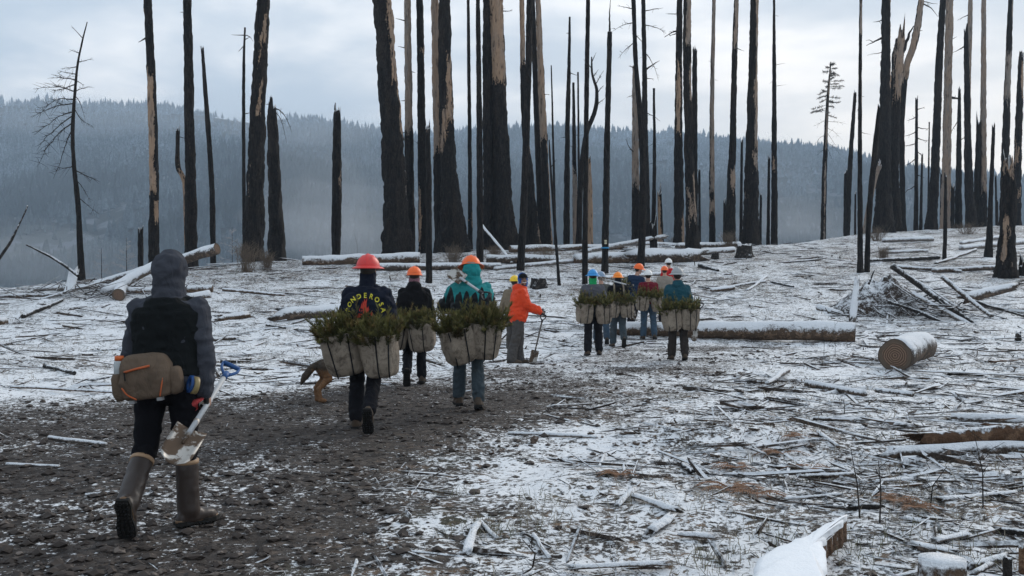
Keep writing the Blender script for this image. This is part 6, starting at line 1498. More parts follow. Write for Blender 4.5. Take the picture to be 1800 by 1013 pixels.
# ---- shovels
M_STEEL = None
def steel():
    m, g, b = new_mat('muddy_steel'); p = objco(g)
    d = g.step(g.noise(p, 9, 5, 0.65, dist=.6), 0.44, 0.54)
    g.put(b.inputs['Base Color'], g.mix(d, (0.42, 0.40, 0.37), (0.085, 0.058, 0.040))); g.put(b.inputs['Metallic'], g.lin(d, 0, 1, .55, 0)); g.put(b.inputs['Roughness'], g.lin(d, 0, 1, .45, .9)); return m
M_STEEL = steel(); M_SHAFT = plain('pale_shaft', (0.42, 0.43, 0.44), 0.5, var=.2); M_WSHAFT = plain('dark_shaft', (0.10, 0.085, 0.075), 0.6); M_BLUEGRIP = plain('blue_grip', (0.022, 0.085, 0.24), 0.45); M_BLKGRIP = plain('black_grip', (0.02, 0.02, 0.022), 0.5)
def shovel(label, grip_pt, tip_pt, normal, shaft=M_SHAFT, gripm=M_BLKGRIP, blade_l=0.30, blade_w=0.15, name='planting_shovel', thick=.016):
    """spade between two world points: D grip at one end, long rounded blade at the other"""
    a = np.asarray(grip_pt, float); b2 = np.asarray(tip_pt, float); L = np.linalg.norm(b2 - a); d = (b2 - a) / L; n = np.asarray(normal, float); n = n - d * n.dot(d); n /= np.linalg.norm(n); s = np.cross(d, n)
    M = Matrix(((s[0], d[0], n[0], a[0]), (s[1], d[1], n[1], a[1]), (s[2], d[2], n[2], a[2]), (0, 0, 0, 1)))
    root = bpy.data.objects.new(name, None); COL.objects.link(root); root.matrix_world = M; root.empty_display_size = .1
    tag(root, label, 'shovel', 'planting shovels')
    MB().add(*tube(np.array([[0, .09, 0], [0, L - blade_l + .05, 0.012]]), thick, 10)).build('shaft', shaft, root)
    gm = MB(); gm.add(*tube(np.array([[-.055, 0, 0], [.055, 0, 0]]), .016, 10)); gm.add(*tube(catmull([[-.055, 0, 0], [-.05, .05, 0], [-.012, .11, 0]], 8), .010, 8)); gm.add(*tube(catmull([[.055, 0, 0], [.05, .05, 0], [.012, .11, 0]], 8), .010, 8)); gm.add(*tube(np.array([[0, .09, 0], [0, .15, 0]]), .020, 10))
    gm.build('grip', gripm, root)
    nu, nv = 9, 12; V = []
    for q in range(nv):
        t = q / (nv - 1); y = L - blade_l + t * blade_l; wd = blade_w / 2 * (1.0 if t < .7 else math.sqrt(max(0.02, 1 - ((t - .7) / .3) ** 2 * .80)))
        for j in range(nu):
            u_ = j / (nu - 1) * 2 - 1; V.append([u_ * wd, y + (-.0 if t else 0), .018 * u_ * u_ - .012 * t])
    V = np.array(V); V2 = V - [0, 0, .004]; i = np.arange(nv - 1)[:, None] * nu; j = np.arange(nu - 1)[None]; Q = np.stack([i + j, i + j + 1, i + nu + j + 1, i + nu + j], -1).reshape(-1, 4); m_ = len(V)
    bd = [q * nu for q in range(nv)] + [(nv - 1) * nu + q for q in range(1, nu)] + [q * nu + nu - 1 for q in range(nv - 2, -1, -1)] + [q for q in range(nu - 2, 0, -1)]
    Qe = [[bd[q], bd[(q + 1) % len(bd)], bd[(q + 1) % len(bd)] + m_, bd[q] + m_] for q in range(len(bd))]
    MB().add(np.vstack([V, V2]), None, np.vstack([Q, Q[:, ::-1] + m_, Qe])).build('blade', M_STEEL, root)
    MB().add(*tube(np.array([[0, L - blade_l - .08, .008], [0, L - blade_l * .55, .004]]), [.019, .008], 10)).build('socket', M_STEEL, root)
    return root

# ------------------------------------------------------------------ the crew
C_NAVY = cloth('navy_jersey', (0.009, 0.012, 0.022)); C_BLACK = cloth('black_fleece', (0.007, 0.007, 0.008)); C_GREYH = cloth('grey_hoodie', (0.046, 0.049, 0.060), var=.18); C_VEST = cloth('black_vest', (0.0055, 0.007, 0.0075), 0.8)
C_LEG = cloth('black_leggings', (0.006, 0.006, 0.008), fold=.6); C_JEAN = cloth('blue_jeans', (0.045, 0.075, 0.11), dirt=(0.05, 0.05, 0.045), var=.3); C_JEAN2 = cloth('slate_jeans', (0.048, 0.064, 0.075), dirt=(0.045, 0.042, 0.036)); C_DKPANT = cloth('dark_trousers', (0.011, 0.011, 0.014)); C_GREYP = cloth('grey_trousers', (0.072, 0.066, 0.062), dirt=(0.05, .04, .03)); C_BROWNP = cloth('brown_trousers', (0.034, 0.028, 0.025))
C_ORANGE = cloth('orange_rainwear', (0.66, 0.060, 0.018), 0.6, var=.12); C_BLUEHOOD = cloth('blue_fleece', (0.03, 0.10, 0.32)); C_TAN = cloth('tan_jacket', (0.17, 0.135, 0.095)); C_GREYT = cloth('grey_shirt', (0.085, 0.086, 0.098)); C_MAROON = cloth('maroon_sweater', (0.135, 0.012, 0.022)); C_TEALJ = cloth('dark_teal_jacket', (0.012, 0.060, 0.080), 0.7)
C_BEIGE = cloth('beige_jacket', (0.24, 0.21, 0.175)); C_RED = cloth('red_jacket', (0.42, 0.015, 0.018)); C_NAVYJ = cloth('navy_jacket', (0.015, 0.030, 0.062)); C_OLIVE = cloth('olive_grey_jacket', (0.07, 0.07, 0.062)); C_GREEN = cloth('green_scarf', (0.02, 0.30, 0.10)); C_BAND = cloth('patterned_scarf', (0.20, 0.10, 0.12), scale=60, var=.8)
B_BROWN = cloth('brown_leather', (0.060, 0.042, 0.030), 0.65, dirt=(0.10, .08, .06)); B_RUBBER = plain('brown_rubber', (0.036, 0.025, 0.020), 0.42, var=.3, scale=9, spec=.4); G_BLACK = cloth('black_glove', (0.016, 0.016, 0.015)); G_GREY = cloth('grey_glove', (0.05, 0.055, 0.06))

# 1 ---- hooded walker in front
P = Person(1.64, lean=3, legs=[(-4, 41, 5, -66, 2), (4, 3, 3, 0, 42)], arms=[(6, 13, 62, 20), (-4, 10, 8, 5)], head=(0, -6, 0))
pos = stand(294, 6.05)
r1 = make_person('hooded', 'person in a grey hood, black vest and brown rubber boots walking away, nearest the camera', pos, R2(3), P, 0.011, top=C_GREYH, pants=C_LEG, boots=B_RUBBER, hood=(C_GREYH, 'up'), gloves=G_BLACK, boot_top=0.30, boot_g=.024, hem=0.0, pant_g=0.014, pant_lo=.10, hair=False, lugs=True, fine_hands=True, topname='hoodie', tg=0.034, torso_w=1.08, belly=.01, sleeve=.026, curl=48)
k = P.k
link('vest', displace(remesh([P.torso(0.054, -0.02, 0.53, 1.02, .012), cap(P.sh[0] + (P.neck - P.sh[0]) * .15, P.neck + [0, 0, -.03 * k], .066 * k, .082 * k), cap(P.sh[1] + (P.neck - P.sh[1]) * .15, P.neck + [0, 0, -.03 * k], .066 * k, .082 * k)], .012, 3, 'vest'), .008, 8, 5, (1, 1, 2.2)), C_VEST, r1)
for o in [c for c in r1.children if c.name.startswith('boot')]:
    i = 0 if np.mean([v.co.x for v in o.data.vertices]) < 0 else 1
    sh = P.kn[i] - P.an[i]; sh /= np.linalg.norm(sh); e = P.an[i] + sh * .318 * k
    MB().add(*tube(np.array([e - sh * .012, e + sh * .012]), .0755 * k, 24, True)).build('top_band', plain('tan_band', (0.34, 0.22, 0.13), .6) if 'tan_band' not in MATS else MATS['tan_band'], o)
    M = P.foot_M(i)
    MB().add(*xf(loft([(0, 0.062 * k, 0.014 * k, .0515 * k, .1565 * k), (0, 0.062 * k, 0.030 * k, .0515 * k, .1565 * k)], 30), M)).build('foxing', plain('tan_foxing', (0.17, 0.105, 0.06), .6) if 'tan_foxing' not in MATS else MATS['tan_foxing'], o)
# waist pack on the back
C_PACK = cloth('olive_brown_canvas', (0.115, 0.082, 0.058), 0.8, dirt=(0.06, .045, .034), var=.2); C_PIPE = plain('orange_zip', (0.42, 0.095, 0.03), .6)
def waist_pack():
    cx_ = np.array(P.T @ Vector((-0.060, -0.20, 0.03)))
    root = empty('waist_pack', wpt('hooded', cx_), r1.rotation_euler[2], 'brown waist pack with orange zips worn low on the back of the hooded person', 'bag')
    T_ = Matrix.Rotation(R2(-7), 4, 'Y') @ Matrix.Diagonal((.84, .95, 1.05, 1)).to_4x4()
    main = [xf(loft([(0, 0, -.125, .150, .055), (0, -.006, -.115, .170, .072), (0, -.012, -.03, .180, .085), (0, -.008, .05, .172, .08), (0, .004, .10, .150, .06), (.0, .012, .118, .12, .04)], 36, 3.6), T_)]
    link('main_pouch', displace(remesh(main, .011, 4, 'main_pouch'), .008, 7, 2), C_PACK, root)
    for sg in (-1, 1):
        link('side_pocket', displace(remesh([xf(loft([(sg * .185, .005, -.12, .035, .045), (sg * .195, 0, -.09, .045, .055), (sg * .195, 0, .0, .043, .052), (sg * .19, 0, .03, .036, .044)], 24, 3), T_)], .011, 3, 'side_pocket'), .005, 9, 4), C_PACK, root)
    MB().add(*xf(tube(np.array([[-.12, -.092, .035], [-.03, -.104, .047], [.06, -.098, .055]]), .0065, 6), T_)).build('zip', C_PIPE, root)
    MB().add(*xf(tube(catmull([[-.15, -.085, -.05], [-.115, -.094, -.09], [-.06, -.085, -.123]], 10), .005, 6), T_)).build('piping', C_PIPE, root)
    MB().add(*xf(tube(catmull([[.135, -.088, -.02], [.12, -.095, -.07], [.10, -.085, -.12]], 10), .005, 6), T_)).build('piping', C_PIPE, root)
    MB().add(*xf(tube(np.array([[-.115, -.10, .035], [-.112, -.108, -.012]]), .005, 5), T_)).build('zip_pull', M_BELT, root)
    for x in (-.10, .09): MB().add(*xf(box(x, -.05, -.135, .035, .05, .018), T_)).build('lash_tab', plain('buckle_grey', (.22, .22, .22), .5) if 'buckle_grey' not in MATS else MATS['buckle_grey'], root, False)
    ring = [np.array(P.T @ Vector((math.cos(t) * .212 * k, math.sin(t) * .170 * k, .035))) - cx_ for t in np.linspace(-.75 * PI, .75 * PI + .5 * PI, 40)]
    MB().add(*tube(np.array(ring), .034, 8, True, None, None, .25)).build('waist_belt', C_PACK, root)
    # bottle in the side pocket
    bt = empty('water_bottle', wpt('hooded', cx_ + np.array([-.160, .0, .02])), r1.rotation_euler[2], 'small clear bottle with an orange cap in the waist pack side pocket', 'bottle')
    MB().add(*tube([[0, 0, -.08], [0, 0, .055], [0, 0, .068]], [.030, .030, .024], 16)).build('bottle_body', plain('clear_plastic', (.36, .38, .38), .2, spec=.6), bt); MB().add(*tube([[0, 0, .068], [0, 0, .095]], .026, 16)).build('cap', plain('orange_cap', (.55, .12, .03), .5), bt)
    # rolls of flagging tape hanging from the belt
    for q, (nm, col, dx, dz, lab) in enumerate([('tape_roll', (0.015, .06, .19), .235, -.055, 'blue roll of flagging tape clipped to the belt of the hooded person'), ('tape_roll', (.24, .18, .08), .262, -.060, 'yellowish roll of flagging tape beside the blue roll')]):
        c0 = wpt('hooded', cx_ + np.array([dx + .015, .02 - .02 * q, dz])); o = MB()
        tt = np.linspace(0, 2 * PI, 25)[:-1]; V = []
        for rr, xx in ((.030, -.013), (.052, -.013), (.052, .013), (.030, .013)): V.append(np.column_stack([np.full(24, xx), np.cos(tt) * rr, np.sin(tt) * rr]))
        V = np.vstack(V); Q = [[a * 24 + j, a * 24 + (j + 1) % 24, ((a + 1) % 4) * 24 + (j + 1) % 24, ((a + 1) % 4) * 24 + j] for a in range(4) for j in range(24)]
        ob = o.add(V, None, Q).build(nm, plain('tape_%d' % q, col, .4)); ob.location = c0; ob.rotation_euler = (0, R2(12), R2(35)); tag(ob, lab, 'tape roll')
waist_pack()
gp = wpt('hooded', P.grip(1))
Dv = at(301, 812, 5.58) - gp; tip = gp + Dv; Dv = Dv / np.linalg.norm(Dv); gr_ = gp - Dv * 0.44
shovel('muddy spade with a blue grip carried low by the hooded person', gr_, tip, (0.35, -0.8, 0.5), gripm=M_BLUEGRIP, blade_l=.31, blade_w=.185)
def ribbon():
    c0 = gp + np.array([-.035, -.06, .015]); V = []
    for q in range(14):
        t = q / 13; cx2 = -.075 * t + .010 * math.sin(t * 11); w2 = .016 + .022 * math.sin(t * PI) + .004 * math.sin(t * 17)
        V += [[cx2 - w2, -.022 * math.sin(t * 7), .02 - .105 * t + .008 * math.sin(t * 13)], [cx2 + w2, .022 * math.cos(t * 9), .03 - .10 * t]]
    Q = [[2 * q, 2 * q + 1, 2 * q + 3, 2 * q + 2] for q in range(13)]
    o = MB().add(V, None, Q).build('ribbon', cloth('red_ribbon', (.42, .06, .06), weave=80)); o.location = c0
    s = o.modifiers.new('thick', 'SOLIDIFY'); s.thickness = .003; tag(o, 'red ribbon tied where the hooded person grips the spade', 'ribbon')
ribbon()

# 2 ---- red helmet
P = Person(1.77, lean=6, legs=[(14, 16, 3, 0, 4), (-4, 46, -1, -64, -4)], arms=[(2, 18, 80, 30), (2, 18, 80, 30)], head=(0, -4, 0))
r2 = make_person('red', 'walker in a red brimmed helmet and navy top with yellow lettering on the back', stand(644, 10.35), R2(-2), P, 0.012, top=C_NAVY, pants=C_DKPANT, boots=B_BROWN, hat=(HAT_RED, True, 1.08, -4), collar=C_NAVY, lugs=True, topname='sweater', tg=.036, torso_w=1.16, sleeve=.024)
BZ = 0.94
planting_bags('red', 'pair of dirty canvas planting bags on the hips of the red helmet walker', [(-.235, -.20, 1.00, .42, .30, .44, -12, 12, 4), (.170, -.26, .985, .39, .30, .43, -3, -6, 4)], seeds=['bushy conifer seedlings filling the left bag of the red helmet walker', 'bushy conifer seedlings filling the right bag of the red helmet walker'])
def back_print():
    """arched lettering and flames printed on the back of the sweater"""
    dg = bpy.context.evaluated_depsgraph_get()
    my = plain('yellow_ink', (.62, .56, .05), .8); mr = plain('red_ink', (.50, .05, .03), .8)
    sw = [c for c in r2.children if c.name.startswith('sweater')][0]
    from mathutils.bvhtree import BVHTree
    bv = BVHTree.FromPolygons([v.co.copy() for v in sw.data.vertices], [list(p.vertices) for p in sw.data.polygons])
    def wrap(V):
        out = []
        for x, z in V:
            h = bv.ray_cast(Vector((x, -1.0, z)), Vector((0, 1, 0))); out.append([x, (h[0].y if h[0] else -.15) - .0045, z])
        return out
    c = P.T @ Vector((0, 0, .30 * P.k)); cx_, cz = c.x + .006, c.z - .03; Rr = .165
    word = 'PONDEROSA'; arcs = np.linspace(R2(172), R2(8), len(word))
    for ch, a in zip(word, arcs):
        cu = bpy.data.curves.new('t', 'FONT'); cu.body = ch; cu.size = .072; cu.align_x = 'CENTER'; cu.resolution_u = 2; cu.offset = .0016
        t = bpy.data.objects.new('t', cu); COL.objects.link(t); dg = bpy.context.evaluated_depsgraph_get(); me = bpy.data.meshes.new_from_object(t.evaluated_get(dg)); bpy.data.objects.remove(t)
        import bmesh
        bm = bmesh.new(); bm.from_mesh(me); bmesh.ops.triangulate(bm, faces=bm.faces); bmesh.ops.subdivide_edges(bm, edges=bm.edges, cuts=2, use_grid_fill=True)
        rot = a - PI / 2
        VV = [(cx_ + Rr * math.cos(a) + (v.co.x * math.cos(rot) - v.co.y * math.sin(rot)) * .88, cz + Rr * 0.92 * math.sin(a) + (v.co.x * math.sin(rot) + v.co.y * math.cos(rot))) for v in bm.verts]
        for v, w_ in zip(bm.verts, wrap(VV)): v.co = w_
        bm.to_mesh(me); bm.free(); me.name = 'lettering'; link('lettering', me, my, sw)
    rg = np.random.default_rng(9)
    V, T = [], []
    for q in range(46):
        x = cx_ + rg.normal(0, .038); z = cz - .06 + rg.random() * .17 * max(0.15, 1 - abs(x - cx_) / .10); h = .03 + .035 * rg.random(); w_ = .007 + .006 * rg.random(); b0 = len(V); V += [(x - w_, z), (x + w_, z), (x + rg.normal(0, .008), z + h)]; T.append([b0, b0 + 1, b0 + 2])
    MB().add(wrap(V), T).build('flame_print', mr, sw, False)
back_print()

# 3 ---- black hoodie, orange helmet
P = Person(1.72, lean=8, legs=[(4, 46, 1, -72, 2), (12, 10, 2, 0, 5)], arms=[(4, 16, 70, 25), (6, 16, 70, 25)], head=(-4, -2, 0))
make_person('blackhood', 'walker in a black hoodie, orange helmet and patterned scarf beside the red helmet walker', stand(728, 15.0), R2(4), P, .014, top=C_BLACK, pants=C_DKPANT, boots=B_BROWN, hat=(HAT_ORANGE, False, 1.0, -3), hood=(C_BLACK, 'down'), collar=C_BAND, lugs=True, topname='hoodie', tg=.04, torso_w=1.12)
planting_bags('blackhood', 'canvas planting bags on the black hoodie walker', [(.10, -.22, .93, .42, .30, .42, -5, -14, 3), (-.20, -.14, .94, .30, .26, .40, 8, 30, 3)], seeds=['conifer seedlings in the right bag of the black hoodie walker', 'conifer seedlings in the left bag of the black hoodie walker'])
b0 = stand(742, 15.0); o = MB().add(*tube(catmull([[0, 0, 0], [.01, -.02, -.12], [-.01, -.01, -.24], [.02, -.02, -.36]], 14), .012, 6, True, None, .4)).build('strap_end', M_BELT); o.parent = PEOPLE['blackhood'][0]; o.location = (.13, -.30, .55)

# 4 ---- teal hoodie
def drip_cloth():
    m, g, b = new_mat('teal_drip_cloth'); o = objco(g); x, y, z = g.sep(o)
    w = g.math('ADD', g.math('MULTIPLY', g.math('POWER', g.math('ABSOLUTE', g.math('SINE', g.math('MULTIPLY', x, 34.0))), 0.5), .17), g.math('MULTIPLY', g.noise(g.comb(x, 0.0, 0.0), 11, 1), .30))
    edge = g.math('ADD', w, 1.10)
    blk = g.step(g.math('SUBTRACT', edge, z), -.004, .004)
    n1 = g.noise(o, 9, 5, .6); c = g.mix(n1, (0.014, 0.16, 0.165), (0.022, 0.235, 0.235))
    g.put(b.inputs['Base Color'], g.mix(blk, c, (0.014, 0.016, 0.017))); b.inputs['Roughness'].default_value = .9
    g.put(b.inputs['Normal'], g.bump(g.noise(g.scalev(o, (1, 1, .55)), 11, 4, .5, dist=1.2), .75, .035)); return m
C_DRIP = drip_cloth(); C_TEAL = cloth('teal_fleece', (0.018, 0.20, 0.20), var=.2)
P = Person(1.80, lean=16, side=3, legs=[(18, 14, 2, 0, 3), (0, 16, 0, -12, 6)], arms=[(34, 24, 60, 20), (14, 16, 70, 25)], head=(0, 14, 0))
make_person('teal', 'walker in a teal hoodie with black drips and jeans, stooping under two bags', stand(826, 11.9), R2(8), P, .012, top=C_DRIP, pants=C_JEAN2, boots=B_BROWN, hat=(HAT_ORANGE, True, 1.02, 0), hood=(C_TEAL, 'tall'), lugs=True, topname='hoodie', tg=.042, torso_w=1.16, sleeve=.028)
planting_bags('teal', 'pair of canvas planting bags on the stooping teal walker', [(-.20, -.24, .98, .38, .30, .43, -15, 12, 6), (.17, -.22, 1.03, .38, .28, .42, 4, -10, 4)], seeds=['conifer seedlings in the left bag of the teal walker', 'conifer seedlings in the right bag of the teal walker'])
shovel('shovel with a pale handle slung across the back of the teal walker', at(858, 523, 11.62), at(790, 476, 11.95), (0, -1, .4), blade_l=.24, blade_w=.16)

# 5 ---- man in the orange jacket looking back
P = Person(1.76, lean=5, legs=[(6, 8, 3, 0, 6), (-8, 6, 3, 0, 10)], arms=[(22, 8, 46, 10), (24, 8, 44, 12)], head=(-84, -4, 4))
r5 = make_person('orange', 'smiling man in a bright orange jacket and blue hood, leaning on a spade', stand(911, 19.4), R2(-82), P, .012, top=C_ORANGE, pants=C_GREYP, boots=B_BROWN, gloves=G_GREY, hood=None, tz=(-.14, .53), tg=.05, torso_w=1.1, belly=.02, sleeve=.03, fine_hands=False, skin=SKIN2, boot_top=.12, pant_g=.03, hem=.03)
k = P.k
S = [xf(uvsphere((0, -0.030 * k, 0.022 * k), (.100 * k, .098 * k, .122 * k), 22, 16), P.HM), xf(uvsphere((0, -0.035 * k, -0.065 * k), (.095 * k, .085 * k, .10 * k), 18, 12), P.HM)]
link('hood', displace(remesh(S, .011, 2, 'hood'), .005, 9, 3), C_BLUEHOOD, r5)
link('jacket_collar', displace(remesh([xf(uvsphere((0, -0.06 * k, 0.53 * k), (.13 * k, .10 * k, .09 * k), 18, 12), P.T), xf(uvsphere((0, 0.02 * k, 0.53 * k), (.11 * k, .11 * k, .06 * k), 18, 12), P.T)], .012, 2, 'jacket_collar'), .008, 9, 3), C_ORANGE, r5)
def face(P, root):
    k = P.k; HM = P.HM
    cp = MB(); V = []
    for a in range(7):
        ph = a / 6 * PI / 2
        for b_ in range(24): t = b_ / 24 * 2 * PI; V.append([.088 * k * math.cos(t) * math.cos(ph), .010 * k + .100 * k * math.sin(t) * math.cos(ph), .042 * k + .088 * k * math.sin(ph)])
    Q = [[a * 24 + j, a * 24 + (j + 1) % 24, (a + 1) * 24 + (j + 1) % 24, (a + 1) * 24 + j] for a in range(6) for j in range(24)]
    cap_ = link('cap', MB().add(*xf((V, None, Q), HM)).mesh('cap'), C_BLACK, root)
    V = []
    for q in range(9):
        t = R2(25 + 130 * q / 8)
        for e in (0, .055): V.append([(.088 + e * .7) * k * math.cos(t), .010 * k + (.100 + e) * k * math.sin(t), (.045 - e * .25) * k])
    Q = [[2 * q, 2 * q + 1, 2 * q + 3, 2 * q + 2] for q in range(8)]
    pk = MB().add(*xf((V, None, Q), HM)).build('peak', C_BLACK, cap_); s = pk.modifiers.new('s', 'SOLIDIFY'); s.thickness = .006
    for sg in (-1, 1):
        MB().add(*xf(uvsphere((sg * .031 * k, .083 * k, .006 * k), (.013 * k, .007 * k, .007 * k), 10, 6), HM)).build('eye', plain('eye_dark', (.02, .015, .012), .3) if 'eye_dark' not in MATS else MATS['eye_dark'], root)
        MB().add(*xf(tube(catmull([[sg * .014 * k, .092 * k, .022 * k], [sg * .032 * k, .090 * k, .028 * k], [sg * .05 * k, .078 * k, .020 * k]], 6), .0045 * k, 6), HM)).build('eyebrow', HAIR, root)
    MB().add(*xf(tube(catmull([[-.034 * k, .078 * k, -.052 * k], [-.016 * k, .090 * k, -.062 * k], [0, .094 * k, -.065 * k], [.016 * k, .090 * k, -.062 * k], [.034 * k, .078 * k, -.052 * k]], 12), .0085 * k, 8), HM)).build('teeth', plain('teeth', (.70, .66, .60), .4), root)
    MB().add(*xf(tube(catmull([[-.038 * k, .076 * k, -.050 * k], [-.016 * k, .090 * k, -.073 * k], [0, .094 * k, -.076 * k], [.016 * k, .090 * k, -.073 * k], [.038 * k, .076 * k, -.050 * k]], 12), .0055 * k, 8), HM)).build('lip', plain('lip', (.26, .09, .07), .5), root)
    link('beard', remesh([xf(uvsphere((0, .030 * k, -.088 * k), (.056 * k, .056 * k, .034 * k), 16, 10), HM), xf(tube(catmull([[-.034 * k, .080 * k, -.046 * k], [0, .092 * k, -.043 * k], [.034 * k, .080 * k, -.046 * k]], 8), .006 * k, 8), HM)], .006, 1, 'beard'), plain('stubble', (.075, .042, .030), .8), root)
face(P, r5)
g0 = wpt('orange', P.grip(1))
tp_ = np.array([(935 - CX) / F * 19.35, 19.35, 0.0]); tp_[2] = gz(tp_[0], tp_[1]) - .03
shovel('upright spade under the hand of the man in the orange jacket', np.array([g0[0] + .0, g0[1], g0[2] - .045]), tp_, (0, -1, 0), shaft=M_WSHAFT, blade_l=.30, blade_w=.15)

# ---- the far group
def simple(key, label, x, Yd, yaw, hat, top, pants, H=1.76, lean=6, legs=None, arms=None, head=(0, 0, 0), hood=None, collar=None, boots=B_BROWN, side=0, **kw):
    P = Person(H, lean=lean, side=side, legs=legs or [(12, 14, 2, 0, 4), (-10, 20, 2, -25, 4)], arms=arms or [(6, 16, 70, 25), (6, 16, 70, 25)], head=head)
    return make_person(key, label, stand(x, Yd), R2(yaw), P, .017, top=top, pants=pants, boots=boots, hat=hat, hood=hood, collar=collar, tg=.04, torso_w=1.12, sleeve=.024, pant_g=.024, **kw)
simple('yellow', 'person in a yellow helmet and tan jacket half hidden behind the orange jacket man', 902, 22.6, -20, (HAT_YELLOW, False), C_TAN, C_GREYP, H=1.70, arms=[(2, 24, 20, 10), (6, 10, 40, 10)])
simple('blue', 'walker in a bright blue helmet and grey shirt with two seedling bags', 1043, 21.4, 2, (HAT_BLUE, True), C_GREYT, C_DKPANT, H=1.80, collar=C_GREEN, legs=[(-2, 10, 3, -6, 6), (10, 14, 3, 0, 8)])
planting_bags('blue', 'pair of canvas planting bags on the blue helmet walker', [(-.20, -.22, 1.12, .36, .28, .42, 3, 5, 3), (.19, -.22, 1.11, .37, .28, .42, -2, -5, 3)], far=True, seeds=['seedling tops in the left bag of the blue helmet walker', 'seedling tops in the right bag of the blue helmet walker'])
simple('pale', 'walker in a pale blue helmet mostly hidden behind the bright blue helmet', 1057, 25.5, 0, (HAT_PALE, True), C_OLIVE, C_JEAN, H=1.80)
simple('amber', 'walker in an orange helmet with a black back panel and pale shoulder straps', 1087, 24.4, 2, (HAT_AMBER, True), C_BLACK, C_JEAN2, H=1.78, collar=C_NAVY, legs=[(6, 8, 3, 0, 6), (-4, 40, 0, -50, 4)])
planting_bags('amber', 'canvas planting bags on the walker with pale shoulder straps', [(-.14, -.20, 1.12, .30, .26, .40, 3, 8, 3), (.16, -.20, 1.10, .34, .26, .38, -4, -8, 3)], far=True, blabel='pale strap', seeds=['seedling tops in the left bag under the pale straps', 'seedling tops in the right bag under the pale straps'])
shovel('muddy shovel carried over the shoulder behind the orange helmet walker', at(1112, 503, 23.9), at(1052, 489, 24.1), (0, -.6, .8), blade_l=.30, blade_w=.17)
simple('navy', 'walker in an orange helmet and navy jacket bending to the right', 1112, 28.0, -38, (HAT_ORANGE, False), C_NAVYJ, C_DKPANT, H=1.86, lean=10, side=8, head=(-35, 8, 10))
planting_bags('navy', 'planting bag with seedlings on the back of the bending navy walker', [(-.22, -.20, 1.28, .36, .28, .40, 6, 20, 3)], far=True, seeds=['seedling tops beside the bending navy walker'])
simple('maroon', 'walker in a white helmet, maroon sweater and jeans', 1140, 26.4, 0, (HAT_WHITE, False), C_MAROON, C_JEAN, H=1.78, legs=[(2, 4, 4, 0, 6), (-2, 14, 4, -14, 14)])
planting_bags('maroon', 'pair of canvas planting bags on the maroon sweater walker', [(-.17, -.21, 1.15, .36, .27, .38, 4, 6, 3), (.18, -.21, 1.13, .36, .27, .38, -8, -6, 3)], far=True, seeds=['seedling tops in the left bag of the maroon sweater walker', 'seedling tops in the right bag of the maroon sweater walker'])
simple('beige', 'walker in an orange helmet and beige jacket behind the teal jacket', 1169, 29.5, 0, (HAT_ORANGE, False), C_BEIGE, C_DKPANT, H=1.66)
simple('redjacket', 'farthest walker, in a white helmet and red jacket', 1177, 31.0, 10, (HAT_WHITE, False), C_RED, C_DKPANT, H=1.72)
simple('grey', 'walker in a grey wide-brimmed helmet and dark teal jacket, two full seedling bags', 1192, 20.1, 0, (HAT_GREY, True, 1.08), C_TEALJ, C_BROWNP, H=1.80, hood=(C_TEALJ, 'down'), legs=[(2, 4, 3, 0, 4), (-2, 14, 2, -10, 6)])
planting_bags('grey', 'pair of canvas planting bags on the grey helmet walker', [(-.19, -.22, 1.03, .38, .30, .43, -8, 6, 3), (.19, -.22, 1.04, .38, .30, .42, 0, -6, 3)], far=True, seeds=['seedling tops in the left bag of the grey helmet walker', 'seedling tops in the right bag of the grey helmet walker'])
shovel('dark D handled tool at the right hip of the grey helmet walker', at(1232, 533, 20.0), at(1219, 600, 19.9), (0, -1, 0), shaft=M_WSHAFT, blade_l=.26, blade_w=.12)
shovel('muddy shovel hanging between the amber and maroon walkers', at(1113, 525, 24.6), at(1112, 562, 24.6), (0, -1, 0), shaft=M_SHAFT, blade_l=.22, blade_w=.16)

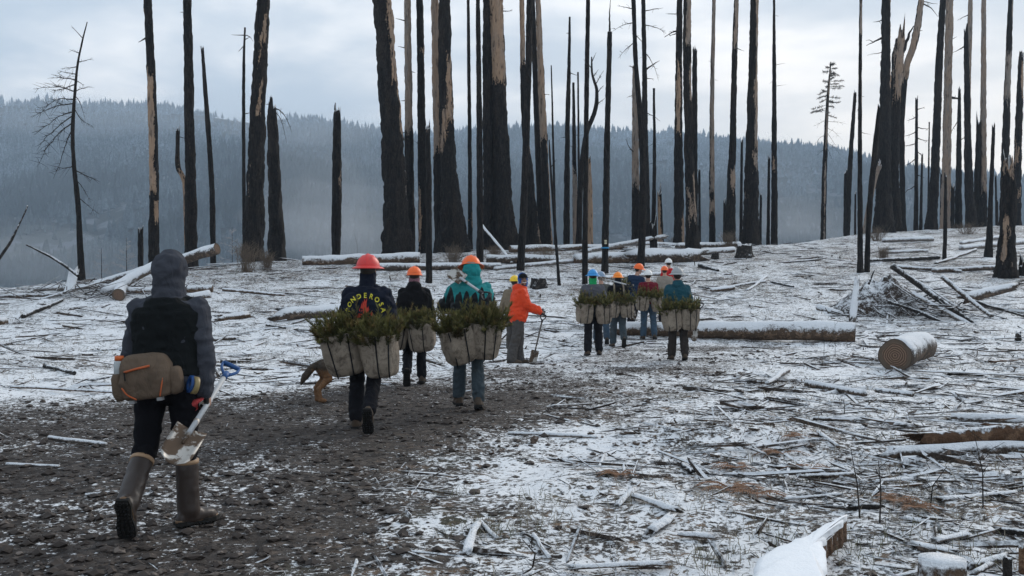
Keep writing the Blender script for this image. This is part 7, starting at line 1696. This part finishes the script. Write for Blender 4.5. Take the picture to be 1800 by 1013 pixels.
# ------------------------------------------------------------------ dog behind the red helmet walker
def dog():
    b0 = stand(602, 12.9); root = empty('dog', b0, R2(-62), 'tan and black dog whose tail and hind leg show beside the seedling bags', 'dog')
    # own frame: y ahead; shoulder 0.6 m
    B = []
    B += chain([(0, -.30, .52), (0, -.10, .50), (0, .14, .50), (0, .30, .54)], [.105, .110, .130, .115], 18)
    B += chain([(0, .30, .56), (0, .44, .70), (0, .50, .76)], [.10, .075, .072]) + chain([(0, .50, .77), (0, .60, .75), (0, .70, .72)], [.080, .060, .036])
    for sg in (-1, 1):
        B += chain([(sg * .07, -.30, .50), (sg * .085, -.24, .34), (sg * .085, -.38, .20), (sg * .085, -.36, .05)], [.095, .058, .032, .026]) + [cap((sg * .085, -.36, .032), (sg * .085, -.29, .026), .032, .028)]
        B += chain([(sg * .08, .24, .46), (sg * .085, .22, .30), (sg * .085, .25, .16), (sg * .085, .25, .04)], [.070, .045, .032, .027]) + [cap((sg * .085, .25, .032), (sg * .085, .31, .026), .032, .028)]
        B += chain([(sg * .045, .49, .82), (sg * .055, .48, .90)], [.030, .010])
    B += chain([(0, -.36, .56), (0, -.46, .50), (0, -.56, .38), (0, -.62, .28)], [.045, .050, .052, .020])
    me = remesh(B, .011, 3, 'body')
    displace(me, .006, 22, 4)
    m, g, b = new_mat('dog_coat'); o = objco(g); x, y, z = g.sep(o)
    n_ = g.noise(g.scalev(o, (1, 1, .4)), 30, 4)
    sad = g.step(g.math('ADD', z, g.math('MULTIPLY', g.math('SUBTRACT', n_, .5), .16)), .44, .50)
    tail = g.step(y, -.44, -.50); sad = g.math('MAXIMUM', sad, tail)
    g.put(b.inputs['Base Color'], g.mix(sad, g.mix(n_, (.11, .055, .026), (.24, .125, .06)), g.mix(n_, (.018, .014, .011), (.07, .05, .035)))); b.inputs['Roughness'].default_value = .85
    g.put(b.inputs['Normal'], g.bump(g.noise(g.scalev(o, (1, .5, .5)), 90, 3), .8, .012))
    link('body', me, m, root); root.scale = (.88, .88, .88)
    for sg in (-1, 1): MB().add(*uvsphere((sg * .040, .565, .79), .011, 8, 6)).build('eye', MATS['eye_dark'], root)
    MB().add(*uvsphere((0, .735, .73), (.018, .014, .014), 8, 6)).build('nose', MATS['eye_dark'], root)
dog()
